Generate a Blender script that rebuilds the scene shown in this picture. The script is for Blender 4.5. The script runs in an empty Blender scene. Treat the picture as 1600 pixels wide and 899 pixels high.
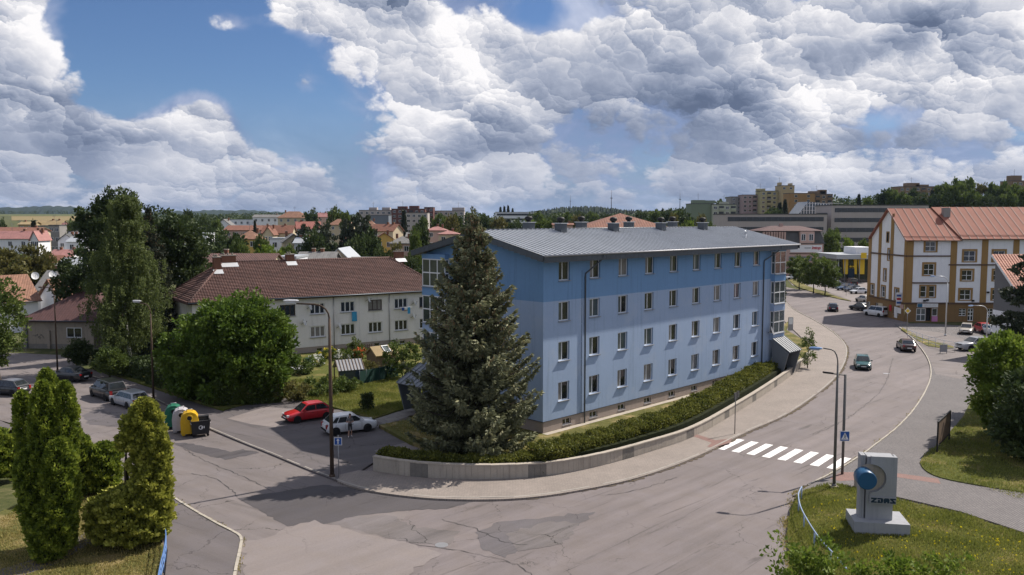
import bpy, math, random
import numpy as np
from mathutils import Vector, Matrix
R = math.radians
random.seed(7); rng = np.random.default_rng(7)
SC = bpy.context.scene
COL = SC.collection

# ------------------------------------------------------------------ camera
FPX, CX, CY, CAMZ, PITCH = 1300.0, 800.0, 449.5, 16.4, math.atan(106.5/1300.0)
cd = bpy.data.cameras.new('camera'); cam = bpy.data.objects.new('camera', cd); COL.objects.link(cam)
cd.sensor_width = 36; cd.lens = 36*FPX/1600; cd.clip_start = 0.5; cd.clip_end = 30000
cam.location = (0, 0, CAMZ); cam.rotation_euler = (math.pi/2-PITCH, 0, 0)
SC.camera = cam

# ------------------------------------------------------------------ sun, view
SUN_AZ, SUN_EL = R(34.3), R(47.5)            # azimuth counted from +X towards +Y
SUNV = Vector((math.cos(SUN_AZ)*math.cos(SUN_EL), math.sin(SUN_AZ)*math.cos(SUN_EL), math.sin(SUN_EL)))
sl = bpy.data.lights.new('sun', 'SUN'); sl.energy = 5.0; sl.angle = R(0.53); sl.color = (1.0, 0.93, 0.84)
so = bpy.data.objects.new('sun', sl); COL.objects.link(so); so.location = (60, 40, 90)
so.rotation_euler = (-SUNV).to_track_quat('-Z', 'Y').to_euler()
vs = SC.view_settings
vs.view_transform = 'Standard'; vs.look = 'None'; vs.gamma = 1; vs.use_curve_mapping = False
vs.exposure = 0.36
SC.cycles.max_bounces = 6; SC.cycles.diffuse_bounces = 3; SC.cycles.transparent_max_bounces = 6
SC.cycles.volume_bounces = 0; SC.cycles.use_denoising = True; SC.cycles.caustics_reflective = False
SC.cycles.caustics_refractive = False
# ------------------------------------------------------------------ pixel helpers (a pixel is only a direction)
def ray(px, py):
    a = (px-CX)/FPX; b = -(py-CY)/FPX
    c, s = math.cos(PITCH), math.sin(PITCH)
    return Vector((a, c+b*s, -s+b*c))
def G(px, py, z=0.0):
    d = ray(px, py); t = (z-CAMZ)/d.z
    return Vector((d.x*t, d.y*t, z))
def AT(px, py, Y):
    d = ray(px, py); t = Y/d.y
    return Vector((d.x*t, Y, CAMZ+d.z*t))
def XAT(px, Y): return AT(px, 343, Y).x
def ZAT(py, Y): return AT(800, py, Y).z
def sst(a, b, x):
    t = min(1, max(0, (x-a)/(b-a))); return t*t*(3-2*t)
def hgt(x, y):
    if y < 150: return 0.0
    k = x/y
    h = 5*sst(280, 460, y)+8*sst(460, 1200, y)+9*sst(1200, 2600, y)
    h += 13*sst(.14, .30, k)*sst(270, 520, y)+9*sst(.40, .52, -k)*sst(900, 2300, y)
    return h
# ------------------------------------------------------------------ objects
WM = {}
def tag(o, label=None, cat=None, group=None, kind=None):
    if label: o['label'] = label
    if cat: o['category'] = cat
    if group: o['group'] = group
    if kind: o['kind'] = kind
    return o
def empty(name, loc, rz=0.0, label=None, cat=None, group=None, sc=None):
    o = bpy.data.objects.new(name, None); COL.objects.link(o)
    o.empty_display_size = 0.3
    M = Matrix.Translation(Vector(loc)) @ Matrix.Rotation(rz, 4, 'Z')
    if sc: M = M @ Matrix.Diagonal((sc[0], sc[1], sc[2], 1))
    o.matrix_basis = M; WM[o.name] = M
    tag(o, label, cat, group); return o
def put(name, me, parent=None, M=None, world=False):
    """link mesh data as an object; M is local to the parent, or in the world when world is set"""
    o = bpy.data.objects.new(name, me); COL.objects.link(o)
    M = M or Matrix.Identity(4)
    if parent is not None:
        o.parent = parent
        PW = WM.get(parent.name, Matrix.Identity(4))
        if world:
            o.matrix_parent_inverse = PW.inverted(); WM[o.name] = M.copy()
        else:
            WM[o.name] = PW @ M
    else:
        WM[o.name] = M.copy()
    o.matrix_basis = M
    return o
def frame(o, u, n_in, w=None):
    """matrix with columns u, inward, up at point o"""
    w = w or Vector((0, 0, 1))
    M = Matrix.Identity(4)
    for i in range(3):
        M[i][0] = u[i]; M[i][1] = n_in[i]; M[i][2] = w[i]; M[i][3] = o[i]
    return M
def setmats(me, m):
    for x in (m if isinstance(m, (list, tuple)) else [m]):
        me.materials.append(MAT[x] if isinstance(x, str) else x)
class MB:
    def __init__(s): s.v = []; s.f = []; s.mi = []; s.cur = 0; s.sm = []; s.smooth = False
    def _f(s, f): s.f.append(f); s.mi.append(s.cur); s.sm.append(s.smooth)
    def poly(s, pts):
        b = len(s.v); s.v += [tuple(p) for p in pts]; s._f(tuple(range(b, b+len(pts)))); return s
    def box(s, c, h, u=None, v=None, w=None):
        u = u or Vector((1, 0, 0)); v = v or Vector((0, 1, 0)); w = w or Vector((0, 0, 1)); c = Vector(c)
        b = len(s.v)
        for k in (-1, 1):
            for j, i in ((-1, -1), (-1, 1), (1, 1), (1, -1)):
                s.v.append(tuple(c+u*(i*h[0])+v*(j*h[1])+w*(k*h[2])))
        for f in ((3, 2, 1, 0), (4, 5, 6, 7), (0, 1, 5, 4), (1, 2, 6, 5), (2, 3, 7, 6), (3, 0, 4, 7)):
            s._f(tuple(b+i for i in f))
        return s
    def bb(s, x0, x1, y0, y1, z0, z1):
        return s.box(((x0+x1)/2, (y0+y1)/2, (z0+z1)/2), (abs(x1-x0)/2, abs(y1-y0)/2, abs(z1-z0)/2))
    def prism(s, pts, ext):
        """extrude a planar outline along ext"""
        ext = Vector(ext); n = len(pts); b = len(s.v)
        s.v += [tuple(p) for p in pts]+[tuple(Vector(p)+ext) for p in pts]
        s._f(tuple(range(b+n-1, b-1, -1))); s._f(tuple(range(b+n, b+2*n)))
        for i in range(n):
            j = (i+1) % n; s._f((b+i, b+j, b+n+j, b+n+i))
        return s
    def tube(s, path, rad, n=8, cap=True):
        path = [Vector(p) for p in path]; m = len(path)
        rad = rad if isinstance(rad, (list, tuple)) else [rad]*m
        b = len(s.v); ref = None
        for i, p in enumerate(path):
            d = (path[min(i+1, m-1)]-path[max(i-1, 0)]).normalized()
            if ref is None: ref = Vector((0, 0, 1)) if abs(d.z) < .9 else Vector((1, 0, 0))
            a = d.cross(ref).normalized(); c = d.cross(a).normalized(); ref = -c if ref.dot(c) < 0 else c
            a = ref.cross(d).normalized()
            for k in range(n):
                t = 2*math.pi*k/n; s.v.append(tuple(p+(a*math.cos(t)+ref*math.sin(t))*rad[i]))
        sm = s.smooth; s.smooth = True
        for i in range(m-1):
            for k in range(n):
                q = (k+1) % n; s._f((b+i*n+k, b+i*n+q, b+(i+1)*n+q, b+(i+1)*n+k))
        s.smooth = sm
        if cap:
            s._f(tuple(b+k for k in range(n-1, -1, -1))); s._f(tuple(b+(m-1)*n+k for k in range(n)))
        return s
    def lathe(s, prof, n=16, c=(0, 0, 0)):
        """prof: (radius, z) list about +Z at c"""
        b = len(s.v); c = Vector(c)
        for r, z in prof:
            for k in range(n):
                t = 2*math.pi*k/n; s.v.append((c.x+r*math.cos(t), c.y+r*math.sin(t), c.z+z))
        sm = s.smooth; s.smooth = True
        for i in range(len(prof)-1):
            for k in range(n):
                q = (k+1) % n; s._f((b+i*n+k, b+i*n+q, b+(i+1)*n+q, b+(i+1)*n+k))
        s.smooth = sm
        s._f(tuple(b+k for k in range(n-1, -1, -1))); s._f(tuple(b+(len(prof)-1)*n+k for k in range(n)))
        return s
    def mesh(s, name, mat):
        me = bpy.data.meshes.new(name); me.from_pydata(s.v, [], s.f); setmats(me, mat)
        if any(s.mi): me.polygons.foreach_set('material_index', s.mi)
        me.polygons.foreach_set('use_smooth', s.sm)
        me.update(); return me
    def build(s, name, mat, parent=None, world=False, M=None):
        return put(name, s.mesh(name, mat), parent, M, world)
def spl(pts, n=6, closed=False):
    """Catmull-Rom through points"""
    P = [Vector(p) for p in pts]; out = []; m = len(P)
    rngm = m if closed else m-1
    for i in range(rngm):
        p0 = P[(i-1) % m] if closed or i > 0 else P[0]; p1 = P[i]; p2 = P[(i+1) % m]
        p3 = P[(i+2) % m] if closed or i+2 < m else P[-1]
        for k in range(n):
            t = k/n
            out.append(.5*((2*p1)+(p2-p0)*t+(2*p0-5*p1+4*p2-p3)*t*t+(3*p1-p0-3*p2+p3)*t**3))
    if not closed: out.append(P[-1])
    return out
def gl(pts, z=0.0, n=0):
    q = [G(x, y, z) for x, y in pts]
    return spl(q, n) if n else q
def resample(path, step):
    out = [path[0].copy()]; acc = 0.0
    for a, b in zip(path, path[1:]):
        L = (b-a).length
        if L < 1e-9: continue
        while acc+L >= step:
            t = (step-acc)/L; a = a.lerp(b, t); out.append(a.copy()); L = (b-a).length; acc = 0.0
        acc += L
    return out
def flatpoly(name, pts, mat, z, parent=None, kind='structure', skirt=0.0):
    """a sheet (optionally with a skirt going down) from an outline"""
    mb = MB(); pts = [Vector((p[0], p[1], z)) for p in pts]
    area = sum(a.x*b.y-b.x*a.y for a, b in zip(pts, pts[1:]+pts[:1]))
    if area < 0: pts = pts[::-1]
    mb.poly(pts)
    if skirt:
        n = len(pts)
        for i in range(n):
            a, b = pts[i], pts[(i+1) % n]; d = Vector((0, 0, -skirt))
            mb.poly([a+d, b+d, b, a])
    o = mb.build(name, mat, parent)
    if parent is None: tag(o, kind=kind)
    return o
def npmesh(name, V, F, mat, leaf_tone=None, smooth=False):
    """fast mesh of quads or triangles from numpy arrays"""
    me = bpy.data.meshes.new(name); k = F.shape[1]
    me.vertices.add(len(V)); me.vertices.foreach_set('co', np.ascontiguousarray(V, dtype=np.float32).ravel())
    me.loops.add(F.size); me.loops.foreach_set('vertex_index', np.ascontiguousarray(F, dtype=np.int32).ravel())
    me.polygons.add(len(F)); me.polygons.foreach_set('loop_start', np.arange(0, F.size, k, dtype=np.int32))
    me.update(calc_edges=True)
    if leaf_tone is not None:
        a = me.attributes.new('leaf_tone', 'FLOAT', 'FACE'); a.data.foreach_set('value', np.asarray(leaf_tone, dtype=np.float32))
    setmats(me, mat); return me
# ------------------------------------------------------------------ materials
MAT = {}
def lin(r, g, b):
    f = lambda c: (c/255/12.92 if c/255 <= .04045 else ((c/255+.055)/1.055)**2.4)
    return (f(r), f(g), f(b))
class NT:
    def __init__(s, t): s.t = t; s.n = t.nodes; s.l = t.links
    def new(s, typ, **kw):
        x = s.n.new(typ)
        for k, v in kw.items():
            if k.startswith('i_'): 
                key = k[2:]; x.inputs[int(key) if key.isdigit() else key].default_value = v
            else: setattr(x, k, v)
        return x
    def lk(s, a, b): s.l.new(a, b)
    def math(s, op, a, b=None, c=None, clamp=False):
        x = s.n.new('ShaderNodeMath'); x.operation = op; x.use_clamp = clamp
        for i, q in enumerate((a, b, c)):
            if q is None: continue
            if hasattr(q, 'is_output'): s.l.new(q, x.inputs[i])
            else: x.inputs[i].default_value = q
        return x.outputs[0]
    def vmath(s, op, a, b=None, sc=None):
        x = s.n.new('ShaderNodeVectorMath'); x.operation = op
        for i, q in enumerate((a, b)):
            if q is None: continue
            if hasattr(q, 'is_output'): s.l.new(q, x.inputs[i])
            else: x.inputs[i].default_value = q
        if sc is not None:
            if hasattr(sc, 'is_output'): s.l.new(sc, x.inputs['Scale'])
            else: x.inputs['Scale'].default_value = sc
        return x
    def noise(s, vec, scale, detail=4, rough=.55, dist=0, out='Fac', dim='3D'):
        x = s.n.new('ShaderNodeTexNoise'); x.noise_dimensions = dim
        x.inputs['Scale'].default_value = scale; x.inputs['Detail'].default_value = detail
        x.inputs['Roughness'].default_value = rough; x.inputs['Distortion'].default_value = dist
        if vec is not None: s.l.new(vec, x.inputs['Vector'])
        return x.outputs[out]
    def ramp(s, fac, stops, interp='LINEAR'):
        x = s.n.new('ShaderNodeValToRGB'); e = x.color_ramp.elements; x.color_ramp.interpolation = interp
        while len(e) < len(stops): e.new(.5)
        for i, (p, c) in enumerate(stops):
            e[i].position = p; e[i].color = (c[0], c[1], c[2], 1) if hasattr(c, '__len__') else (c, c, c, 1)
        s.l.new(fac, x.inputs[0]); return x.outputs[0]
    def mapr(s, v, a, b, c=0.0, d=1.0, smooth=True):
        x = s.n.new('ShaderNodeMapRange'); x.interpolation_type = 'SMOOTHSTEP' if smooth else 'LINEAR'
        for i, q in enumerate((v, a, b, c, d)):
            if hasattr(q, 'is_output'): s.l.new(q, x.inputs[i])
            else: x.inputs[i].default_value = q
        return x.outputs[0]
    def mix(s, f, a, b, mode='MIX'):
        x = s.n.new('ShaderNodeMix'); x.data_type = 'RGBA'; x.blend_type = mode
        for i, q in ((0, f), (6, a), (7, b)):
            if hasattr(q, 'is_output'): s.l.new(q, x.inputs[i])
            elif hasattr(q, '__len__'): x.inputs[i].default_value = (q[0], q[1], q[2], 1)
            else: x.inputs[i].default_value = q
        return x.outputs[2]
    def pos(s): return s.new('ShaderNodeNewGeometry').outputs['Position']
    def obj(s): return s.new('ShaderNodeTexCoord').outputs['Object']
def newmat(name):
    m = bpy.data.materials.new(name); m.use_nodes = True; MAT[name] = m
    t = NT(m.node_tree); bs = m.node_tree.nodes['Principled BSDF']
    return m, t, bs
def pmat(name, col, rough=.8, var=.12, scale=1.5, spec=.3, metal=0.0, bump=0.0, bscale=30, fine=.06, stain=None, coat=0.0, streak=0.0):
    """plain procedural material: base colour with large and fine variation, optional bump, stains and vertical streaks"""
    m, t, b = newmat(name)
    b.inputs['Roughness'].default_value = rough; b.inputs['Metallic'].default_value = metal
    b.inputs['Specular IOR Level'].default_value = spec; b.inputs['Coat Weight'].default_value = coat
    p = t.pos()
    n1 = t.noise(p, scale, 5, .6); n2 = t.noise(p, scale*14, 3, .6)
    k = t.math('ADD', t.math('MULTIPLY', t.math('SUBTRACT', n1, .5), var*2.6), t.math('MULTIPLY', t.math('SUBTRACT', n2, .5), fine*2.6))
    if streak:
        q = t.vmath('MULTIPLY', p, (2.2, 2.2, .12)).outputs[0]
        n3 = t.noise(q, 1.4, 4, .65); k = t.math('SUBTRACT', k, t.math('MULTIPLY', t.mapr(n3, .5, .75), streak))
    k = t.math('ADD', k, 1.0)
    c = t.vmath('SCALE', col, sc=k).outputs[0]
    if stain:
        f = t.mapr(t.noise(p, stain[1], 5, .65), .52, .7); c = t.mix(t.math('MULTIPLY', f, stain[2]), c, stain[0])
    t.lk(c, b.inputs['Base Color'])
    if bump:
        bn = t.new('ShaderNodeBump', i_Strength=bump, i_Distance=.03); t.lk(t.noise(p, bscale, 3, .6), bn.inputs['Height']); t.lk(bn.outputs[0], b.inputs['Normal'])
    return m
def leafmat(name, cols, trans=.35, rough=.6, k=1.75):
    cols = [tuple(min(.9, v*k) for v in c) for c in cols]
    """foliage: colour ramp over the tone value of each leaf, some light passing through"""
    m, t, b = newmat(name)
    at = t.new('ShaderNodeAttribute', attribute_name='leaf_tone', attribute_type='GEOMETRY')
    big = t.noise(t.pos(), .55, 3, .6)
    f = t.math('ADD', t.math('MULTIPLY', at.outputs['Fac'], .75), t.math('MULTIPLY', big, .35), clamp=True)
    c = t.ramp(f, [(i/(len(cols)-1), c) for i, c in enumerate(cols)])
    t.lk(c, b.inputs['Base Color']); b.inputs['Roughness'].default_value = rough
    b.inputs['Specular IOR Level'].default_value = .25
    tr = t.new('ShaderNodeBsdfTranslucent'); t.lk(t.mix(.5, c, (.30, .36, .05), 'MULTIPLY') if False else c, tr.inputs[0])
    ms = t.new('ShaderNodeMixShader', i_0=trans); t.lk(b.outputs[0], ms.inputs[1]); t.lk(tr.outputs[0], ms.inputs[2])
    t.lk(ms.outputs[0], t.n['Material Output'].inputs[0]); return m
# ------------------------------------------------------------------ sky: Nishita with cumulus clouds mixed in by direction
def build_world():
    W = bpy.data.worlds.new('World'); SC.world = W; W.use_nodes = True
    W.cycles.sampling_method = 'MANUAL'; W.cycles.sample_map_resolution = 512
    t = NT(W.node_tree)
    # group: cloud relief at P = (azimuth, 1.7 tan(elevation))
    g = bpy.data.node_groups.new('cloud_field', 'ShaderNodeTree')
    g.interface.new_socket('P', in_out='INPUT', socket_type='NodeSocketVector')
    g.interface.new_socket('D', in_out='OUTPUT', socket_type='NodeSocketFloat')
    q = NT(g); gi = q.new('NodeGroupInput'); go = q.new('NodeGroupOutput'); P = gi.outputs[0]
    g.interface.new_socket('L', in_out='OUTPUT', socket_type='NodeSocketFloat')
    warp = q.noise(P, 26, 4, .6, out='Color', dim='2D')
    Pw = q.vmath('ADD', P, q.vmath('SCALE', q.vmath('SUBTRACT', warp, (.5, .5, .5)).outputs[0], sc=.034).outputs[0]).outputs[0]
    base = q.noise(P, 4.6, 2, .5, dim='2D'); mod = q.mapr(q.noise(P, 7.5, 2, .5, dim='2D'), .36, .62, .35, 1.2)
    D = q.math('MULTIPLY', q.math('SUBTRACT', base, .5), 2.4); L = None
    for sc_, w, wl, sm in ((5.8, .55, .35, .3), (12, .5, .31, 0), (25, .34, .21, 0), (56, .2, .12, 0), (125, .1, .06, 0)):
        vo = q.new('ShaderNodeTexVoronoi'); vo.feature = 'SMOOTH_F1' if sm else 'F1'; vo.voronoi_dimensions = '2D'; vo.inputs['Scale'].default_value = sc_
        if sm: vo.inputs['Smoothness'].default_value = sm
        q.lk(Pw, vo.inputs['Vector']); d = vo.outputs['Distance']
        D = q.math('ADD', D, q.math('MULTIPLY', q.math('SUBTRACT', .4, q.math('MULTIPLY', d, d)), w*1.5))
        x = q.vmath('DOT_PRODUCT', q.vmath('SUBTRACT', Pw, vo.outputs['Position']).outputs[0], (.42*sc_*wl, .85*sc_*wl, 0)).outputs['Value']
        if sc_ > 12: x = q.math('MULTIPLY', x, mod)
        L = x if L is None else q.math('ADD', L, x)
    det = q.noise(P, 44, 5, .66, dim='2D')
    D = q.math('ADD', D, q.math('MULTIPLY', q.math('SUBTRACT', det, .5), .62))
    L = q.math('ADD', L, q.math('MULTIPLY', q.math('SUBTRACT', det, .5), .26))
    q.lk(D, go.inputs[0]); q.lk(L, go.inputs[1])
    # world
    tc = t.new('ShaderNodeTexCoord'); sp = t.new('ShaderNodeSeparateXYZ'); t.lk(tc.outputs['Generated'], sp.inputs[0])
    X, Y, Z = sp.outputs
    r = t.math('MAXIMUM', t.math('SQRT', t.math('ADD', t.math('MULTIPLY', X, X), t.math('MULTIPLY', Y, Y))), .05)
    Zp = t.math('MAXIMUM', Z, 0.0)
    A = t.math('ARCTAN2', X, Y); E = t.math('DIVIDE', Zp, r)
    def blob(px, py, rx, ry, amp):
        d = ray(px, py); a = math.atan2(d.x, d.y); e = d.z/math.hypot(d.x, d.y)
        u = t.math('MULTIPLY_ADD', A, 1300/rx, -a*1300/rx); v = t.math('MULTIPLY_ADD', E, 1300/ry, -e*1300/ry)
        s = t.math('MULTIPLY_ADD', u, u, t.math('MULTIPLY', v, v))
        return t.math('MULTIPLY', t.math('POWER', .3679, s), amp)
    tot = None
    for b in CLOUD_BLOBS:
        x = blob(*b); tot = x if tot is None else t.math('ADD', tot, x)
    n = t.new('ShaderNodeGroup'); n.node_tree = g
    k = t.new('ShaderNodeCombineXYZ'); t.lk(A, k.inputs[0]); t.lk(t.math('MULTIPLY', t.math('SQRT', t.math('ADD', E, .07)), 1.3), k.inputs[1]); t.lk(k.outputs[0], n.inputs[0])
    dark = None
    for b in DARK_BLOBS:
        x = blob(*b); dark = x if dark is None else t.math('ADD', dark, x)
    D0 = t.math('ADD', t.math('ADD', n.outputs[0], tot), -.22)
    mask = t.mapr(D0, 0.0, .42)
    thick = t.math('MULTIPLY', t.mapr(D0, .5, 2.1), -.30)
    soft = t.noise(k.outputs[0], 8, 5, .6, .3, dim='2D')
    patch_ = t.math('MULTIPLY', t.math('SUBTRACT', t.noise(k.outputs[0], 6.5, 2, .5, dim='2D'), .5), .9)
    lum = t.math('ADD', t.math('ADD', n.outputs[1], patch_), t.math('ADD', t.math('SUBTRACT', thick, dark), .72))
    el = E
    lum = t.math('MULTIPLY', lum, t.mapr(el, 0.0, .16, .80, 1.0))
    cc = t.ramp(lum, [(0.0, lin(86, 98, 122)), (.25, lin(113, 124, 146)), (.5, lin(151, 158, 175)), (.75, lin(196, 197, 204)), (1.0, lin(229, 227, 228))])
    # soft distant layer behind the heaps
    smask = t.mapr(t.math('ADD', t.math('ADD', t.math('MULTIPLY', tot, .8), t.math('MULTIPLY', t.math('SUBTRACT', soft, .5), 2.0)), .32), -.1, .75)
    smask = t.math('MAXIMUM', smask, t.mapr(el, .16, .0, 0.0, .9))
    sc_ = t.ramp(t.math('ADD', soft, t.math('MULTIPLY', dark, -.25)), [(.25, lin(98, 115, 150)), (.5, lin(126, 140, 172)), (.75, lin(176, 183, 203))])
    sky = t.new('ShaderNodeTexSky', sky_type='NISHITA', sun_disc=False, sun_elevation=SUN_EL, sun_rotation=math.pi/2-SUN_AZ, altitude=600, air_density=1.0, dust_density=.5, ozone_density=2.2)
    sk = t.vmath('MULTIPLY', sky.outputs[0], (.10*.44, .10*.53, .10*.68)).outputs[0]
    low = t.math('SUBTRACT', 1.0, t.mapr(el, .0, .15))
    cc = t.mix(t.math('MULTIPLY', low, .32), cc, lin(136, 147, 172))
    col = t.mix(t.math('MULTIPLY', smask, .9), sk, sc_); col = t.mix(mask, col, cc)
    bg = t.n['Background']; t.lk(col, bg.inputs[0]); bg.inputs[1].default_value = 1.0
CLOUD_BLOBS = [(300, 95, 190, 105, -1.6), (430, 160, 90, 90, -1.0), (200, 20, 90, 70, -.9), (845, 22, 60, 34, -1.2), (200, 150, 70, 45, -.7),
    (1370, 190, 50, 18, -.7), (20, 60, 90, 90, .9), (50, 130, 70, 40, .6), (312, 165, 60, 36, 2.0), (255, 195, 60, 26, 1.0), (350, 200, 60, 26, .9), (110, 205, 75, 34, 1.0), (200, 225, 90, 24, .6), (345, 38, 50, 24, 1.45), (470, 20, 34, 28, 1.5),
    (470, 130, 26, 30, 1.2), (620, 60, 110, 70, .75), (760, 40, 50, 60, .5), (900, 110, 200, 80, .35), (1120, 150, 200, 90, .55), (1450, 60, 110, 50, .6), (1250, 60, 90, 80, .3),
    (1550, 130, 120, 120, .3), (700, 230, 220, 60, .45), (350, 240, 250, 40, .45), (100, 280, 250, 50, .3), (1100, 290, 400, 40, .3), (650, 20, 60, 40, .5), (1060, 30, 130, 50, .7), (960, 90, 120, 60, .5), (1300, 120, 120, 90, .4), (560, 90, 60, 50, .5), (1400, 230, 200, 50, .3)]
DARK_BLOBS = [(1110, 165, 130, 60, .42), (960, 190, 120, 40, .25), (1440, 62, 80, 36, .5), (60, 155, 80, 26, .35), (290, 228, 110, 22, .3), (880, 240, 160, 26, .2), (1300, 235, 120, 24, .2)]
build_world()
# ------------------------------------------------------------------ material palette
def asphalt(name, col, crack=.35, streak=(.7, .7), var=.16, blot=.3):
    m, t, b = newmat(name)
    b.inputs['Roughness'].default_value = .82; b.inputs['Specular IOR Level'].default_value = .35
    p = t.pos()
    big = t.noise(p, .09, 5, .6); mid = t.noise(p, .55, 5, .65, .6); fine = t.noise(p, 9, 4, .7)
    rot = t.new('ShaderNodeVectorRotate', rotation_type='Z_AXIS', i_Angle=-math.atan2(streak[1], streak[0])); t.lk(p, rot.inputs['Vector'])
    sv = t.vmath('MULTIPLY', rot.outputs[0], (.05, .75, 1)).outputs[0]; st = t.noise(sv, 1.0, 4, .6)
    k = t.math('ADD', t.math('MULTIPLY', t.math('SUBTRACT', big, .5), var*3), t.math('MULTIPLY', t.math('SUBTRACT', mid, .5), var*1.8))
    k = t.math('ADD', k, t.math('MULTIPLY', t.math('SUBTRACT', fine, .5), .34)); k = t.math('ADD', k, t.math('MULTIPLY', t.math('SUBTRACT', st, .5), var*4.2))
    pebble = t.noise(p, 42, 2, .8); k = t.math('ADD', k, t.math('MULTIPLY', t.math('SUBTRACT', pebble, .5), .42))
    blotch = t.mapr(t.noise(sv, 2.2, 5, .62, .8), .58, .70); k = t.math('SUBTRACT', k, t.math('MULTIPLY', blotch, blot))
    # cracks: bent cell edges, broken up by noise
    wv = t.vmath('ADD', p, t.vmath('SCALE', t.noise(p, .8, 4, .6, out='Color'), sc=1.6).outputs[0]).outputs[0]
    vo = t.new('ShaderNodeTexVoronoi', feature='DISTANCE_TO_EDGE', i_Scale=.22); t.lk(wv, vo.inputs['Vector'])
    cr = t.math('MULTIPLY', t.math('SUBTRACT', 1.0, t.mapr(vo.outputs['Distance'], .0015, .009)), t.mapr(t.noise(p, .16, 2), .46, .56))
    vo2 = t.new('ShaderNodeTexVoronoi', feature='DISTANCE_TO_EDGE', i_Scale=1.1); t.lk(wv, vo2.inputs['Vector'])
    cr2 = t.math('MULTIPLY', t.math('SUBTRACT', 1.0, t.mapr(vo2.outputs['Distance'], .004, .03)), t.mapr(t.noise(p, .2, 3), .58, .66))
    k = t.math('SUBTRACT', k, t.math('MULTIPLY', cr, crack*1.3)); k = t.math('SUBTRACT', k, t.math('MULTIPLY', cr2, crack*.8))
    k = t.math('MAXIMUM', t.math('ADD', k, 1.0), .15)
    hue = t.mix(mid, (col[0]*1.06, col[1]*1.0, col[2]*.93), (col[0]*.96, col[1]*.97, col[2]*1.07))
    x = t.vmath('SCALE', hue, sc=k).outputs[0]; t.lk(x, b.inputs['Base Color'])
    bn = t.new('ShaderNodeBump', i_Strength=.5, i_Distance=.02); t.lk(t.noise(p, 26, 3, .7), bn.inputs['Height']); t.lk(bn.outputs[0], b.inputs['Normal'])
    return m
asphalt('asphalt', (.158, .138, .132), .35, var=.2, blot=.38); asphalt('asphalt_side', (.157, .139, .131), .55, (-.82, .57), var=.2); asphalt('asphalt_dark', (.072, .066, .068), .25, var=.14)
asphalt('asphalt_light', (.195, .172, .160), .15, var=.10, blot=.15); asphalt('asphalt_lot', (.100, .091, .090), .55, (.85, .5), var=.22); asphalt('asphalt_path', (.116, .104, .102), .4, (-.82, .57))
asphalt('asphalt_patch_mid', (.105, .096, .098), .6, var=.16); asphalt('asphalt_rough', (.130, .117, .112), .7, var=.3, blot=.45)
def pavers(name, c1, c2, joint, sx, sy, ang, bumpy=.5, mort=.03):
    m, t, b = newmat(name)
    p = t.pos(); rot = t.new('ShaderNodeVectorRotate', rotation_type='Z_AXIS', i_Angle=-ang); t.lk(p, rot.inputs['Vector'])
    br = t.new('ShaderNodeTexBrick'); t.lk(rot.outputs[0], br.inputs['Vector'])
    br.inputs['Scale'].default_value = 1.0; br.inputs['Brick Width'].default_value = sx; br.inputs['Row Height'].default_value = sy
    br.inputs['Mortar Size'].default_value = mort*min(sx, sy); br.inputs['Mortar Smooth'].default_value = .3
    br.inputs['Color1'].default_value = (*c1, 1); br.inputs['Color2'].default_value = (*c2, 1); br.inputs['Mortar'].default_value = (*joint, 1)
    k = t.math('ADD', t.math('MULTIPLY', t.noise(p, .35, 5, .65), .55), t.math('MULTIPLY', t.noise(p, 14, 3, .7), .4)); k = t.math('ADD', k, .52)
    x = t.vmath('SCALE', br.outputs['Color'], sc=k).outputs[0]; t.lk(x, b.inputs['Base Color']); b.inputs['Roughness'].default_value = .88
    bn = t.new('ShaderNodeBump', i_Strength=bumpy, i_Distance=.02); t.lk(br.outputs['Fac'], bn.inputs['Height']); bn.invert = True; t.lk(bn.outputs[0], b.inputs['Normal'])
    return m
pavers('paving', (.258, .218, .190), (.225, .192, .168), (.13, .112, .10), .24, .12, R(45), .4, .06)
pavers('paving_red', (.225, .125, .105), (.19, .112, .096), (.13, .09, .075), .24, .12, R(45), .4, .06)
pavers('setts', (.20, .178, .175), (.145, .132, .134), (.075, .07, .066), .13, .12, R(40), .9, .14)
pavers('slabs', (.20, .185, .17), (.175, .16, .15), (.09, .08, .07), 1.2, 1.0, R(33), .5, .03)
def grassmat(name, c1, c2, dry, damt):
    m, t, b = newmat(name); p = t.pos()
    n = t.noise(p, .45, 5, .65); n2 = t.noise(p, 5, 4, .7)
    c = t.mix(t.mapr(n2, .3, .7), c1, c2); c = t.mix(t.math('MULTIPLY', t.mapr(n, .48, .64), damt), c, dry)
    c = t.vmath('SCALE', c, sc=t.math('ADD', t.math('MULTIPLY', t.noise(p, 28, 3, .8), .9), .55)).outputs[0]
    t.lk(c, b.inputs['Base Color']); b.inputs['Roughness'].default_value = .95; b.inputs['Specular IOR Level'].default_value = .1
    bn = t.new('ShaderNodeBump', i_Strength=.9, i_Distance=.06); t.lk(t.noise(p, 14, 4, .75), bn.inputs['Height']); t.lk(bn.outputs[0], b.inputs['Normal'])
grassmat('turf', (.062, .075, .018), (.11, .118, .030), (.20, .16, .065), .75)
grassmat('turf_dry', (.085, .088, .028), (.13, .125, .040), (.27, .21, .10), .95)
grassmat('terrain', (.05, .062, .022), (.085, .09, .034), (.17, .15, .075), .6)
grassmat('field', (.20, .155, .075), (.24, .185, .085), (.16, .14, .065), .7)
grassmat('field_green', (.085, .10, .038), (.11, .118, .045), (.16, .15, .06), .5)
pmat('soil', (.12, .09, .065), .95, .25, 1.2, .1)
pmat('forest', (.022, .032, .018), .95, .35, .02, .1, fine=.3)
pmat('kerb', (.30, .275, .245), .85, .2, 1.1, .3, bump=.3)
pmat('kerb_white', (.37, .335, .28), .85, .22, 1.3, .3, bump=.3)
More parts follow.
